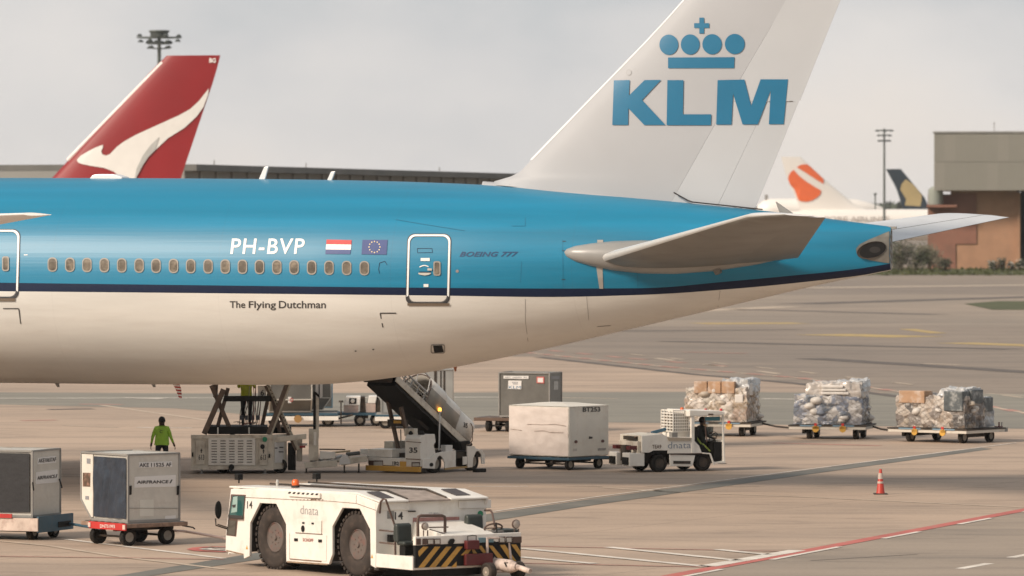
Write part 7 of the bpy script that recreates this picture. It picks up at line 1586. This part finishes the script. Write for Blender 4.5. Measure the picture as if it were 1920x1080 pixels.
    for s in 'LR':
        ha = Vector(D['ha'+s]); wr = Vector(D['wr'+s]); d = (ha-wr).normalized(); sd_ = Vector((0, 1, 0)) if abs(d.y) < .8 else Vector((1, 0, 0)); inn = Vector((-1 if s == 'R' else 1, 0, 0))
        for i, ln in enumerate((.075, .085, .08, .062)):
            b0 = ha+sd_*(.026-.018*i)+d*.01; g.tube([b0, b0+d*ln*.5, b0+d*ln*.85+inn*.012, b0+d*ln+inn*.03], [.0095, .009, .0085, .007], 6)
        b0 = wr.lerp(ha, .5)+sd_*.03; g.tube([b0, b0+d*.04+sd_*.02, b0+d*.075+sd_*.02+inn*.01], [.011, .010, .008], 6)
    g.build('fingers', skin, ob, smooth=60)['kind'] = 'stuff'
    return fr
pf = human('person', G(303.5, 888), 0, dict(elL=(-.285, -.03, 1.16), wrL=(-.335, .05, .93), haL=(-.35, .07, .84), elR=(.28, -.02, 1.15), wrR=(.37, .05, .93), haR=(.40, .07, .84), wai=(0, 0, 1.1), hiL=(-.115, 0, .9), hiR=(.115, 0, .9), knL=(-.13, -.1, .5), anL=(-.13, -.28, .14), toL=(-.13, -.16, .04), knR=(.13, .12, .5), anR=(.13, .14, .09)),
      'person in lime green long-sleeved shirt and dark trousers walking away, seen from behind', [hiv, trou, skin, shoe])
# loose shirt hem and back print
h = MB(); n = 28; vs = []
for i, (z_, k) in enumerate(((1.42, .95), (1.30, 1.0), (1.15, 1.02), (1.0, 1.10), (.90, 1.15))):
    for j in range(n):
        t = 2*math.pi*j/n; w_ = (.205 if i else .17)*k*(1+.03*math.sin(5*t+i)); vs.append((w_*math.cos(t), .150*k*math.sin(t), z_+.008*math.sin(3*t)))
h.add(vs, [(i*n+j, i*n+(j+1) % n, (i+1)*n+(j+1) % n, (i+1)*n+j) for i in range(4) for j in range(n)]); h.build('shirt', hiv, pf.e, smooth=70)
r2 = MB(); r2.tube([(-.01+.04*math.cos(a), -.150, 1.325+.042*math.sin(a)) for a in [R(20+i*26) for i in range(13)]], .008, 5); r2.build('back_logo', mat('logo_dark_green', (.03, .07, .02), .6), pf.e)
# worker standing on the loader, mostly hidden by it
lo = LO.mw @ Vector((LO.Y(462, 790, 1.3)[0], 1.3, lz(615)+.24))
human('person', lo, -2.5, dict(elL=(-.26, .1, 1.2), wrL=(-.2, .3, 1.25), haL=(-.18, .36, 1.28), elR=(.26, .1, 1.2), wrR=(.2, .3, 1.25), haR=(.18, .36, 1.28)), 'person in yellow vest standing on the scissor loader, mostly hidden by hoses and the belly', [mat('yellow_vest', (.62, .70, .06), .6, var=.2, vs=9), trou, skin, shoe])
# driver seated in the small tractor
dp = TR.mw @ Vector((TP(1225, 650, .72).x, .72, 0)); sz = TP(1200, 640).z
zz = sz-.02
DRV = human('person', dp, 26-90, dict(pel=(0, .0, zz+.10), wai=(0, -.02, zz+.25), che=(0, .0, zz+.46), nec=(0, .02, zz+.64), hd0=(0, .05, zz+.72), hd1=(0, .07, zz+.80), hd2=(0, .06, zz+.88), shL=(-.18, .02, zz+.57), elL=(-.22, .14, zz+.32), wrL=(-.15, .36, zz+.38), haL=(-.12, .43, zz+.40), shR=(.18, .02, zz+.57), elR=(.24, .12, zz+.30), wrR=(.18, .34, zz+.22), haR=(.15, .42, zz+.22), hiL=(-.10, .05, zz+.06), knL=(-.12, .42, zz+.08), anL=(-.12, .48, .50), toL=(-.12, .58, .44), hiR=(.10, .05, zz+.06), knR=(.13, .42, zz+.08), anR=(.13, .46, .50), toR=(.13, .58, .44)),
      'driver in a dark shirt with lime stripes seated in the small tractor cab', [mat('driver_shirt', (.03, .035, .03), .7), trou, skin, shoe])
b = MB(); b.beam(TP(1150, 505, .45), TP(1230, 615, .35), .05, .05); b.beam(TP(1245, 610, .35), TP(1350, 715, .3), .05, .045); vb = b.build('lime_sleeve', mat('lime_stripe', (.42, .52, .10), .6), None); vb.parent = DRV.e; vb.matrix_parent_inverse = DRV.mw.inverted(); vb.matrix_basis = TR.mw.copy()
# ================================================================== haze
hz = MB(); hz.box(-700, 900, -8, 2700, -1, 45); hb = hz.build('haze', bpy.data.materials.new('haze_air')); hm_ = hb.data.materials[0]; hm_.use_nodes = True; t = hm_.node_tree; t.nodes.clear()
o = N(t, 'ShaderNodeOutputMaterial'); v = N(t, 'ShaderNodeVolumePrincipled'); v.inputs['Density'].default_value = .00006; v.inputs['Color'].default_value = (.96, .95, .94, 1); v.inputs['Anisotropy'].default_value = .2
t.links.new(v.outputs[0], o.inputs['Volume']); tag(hb, 'pale haze lying over the whole airfield', 'haze', kind='stuff')
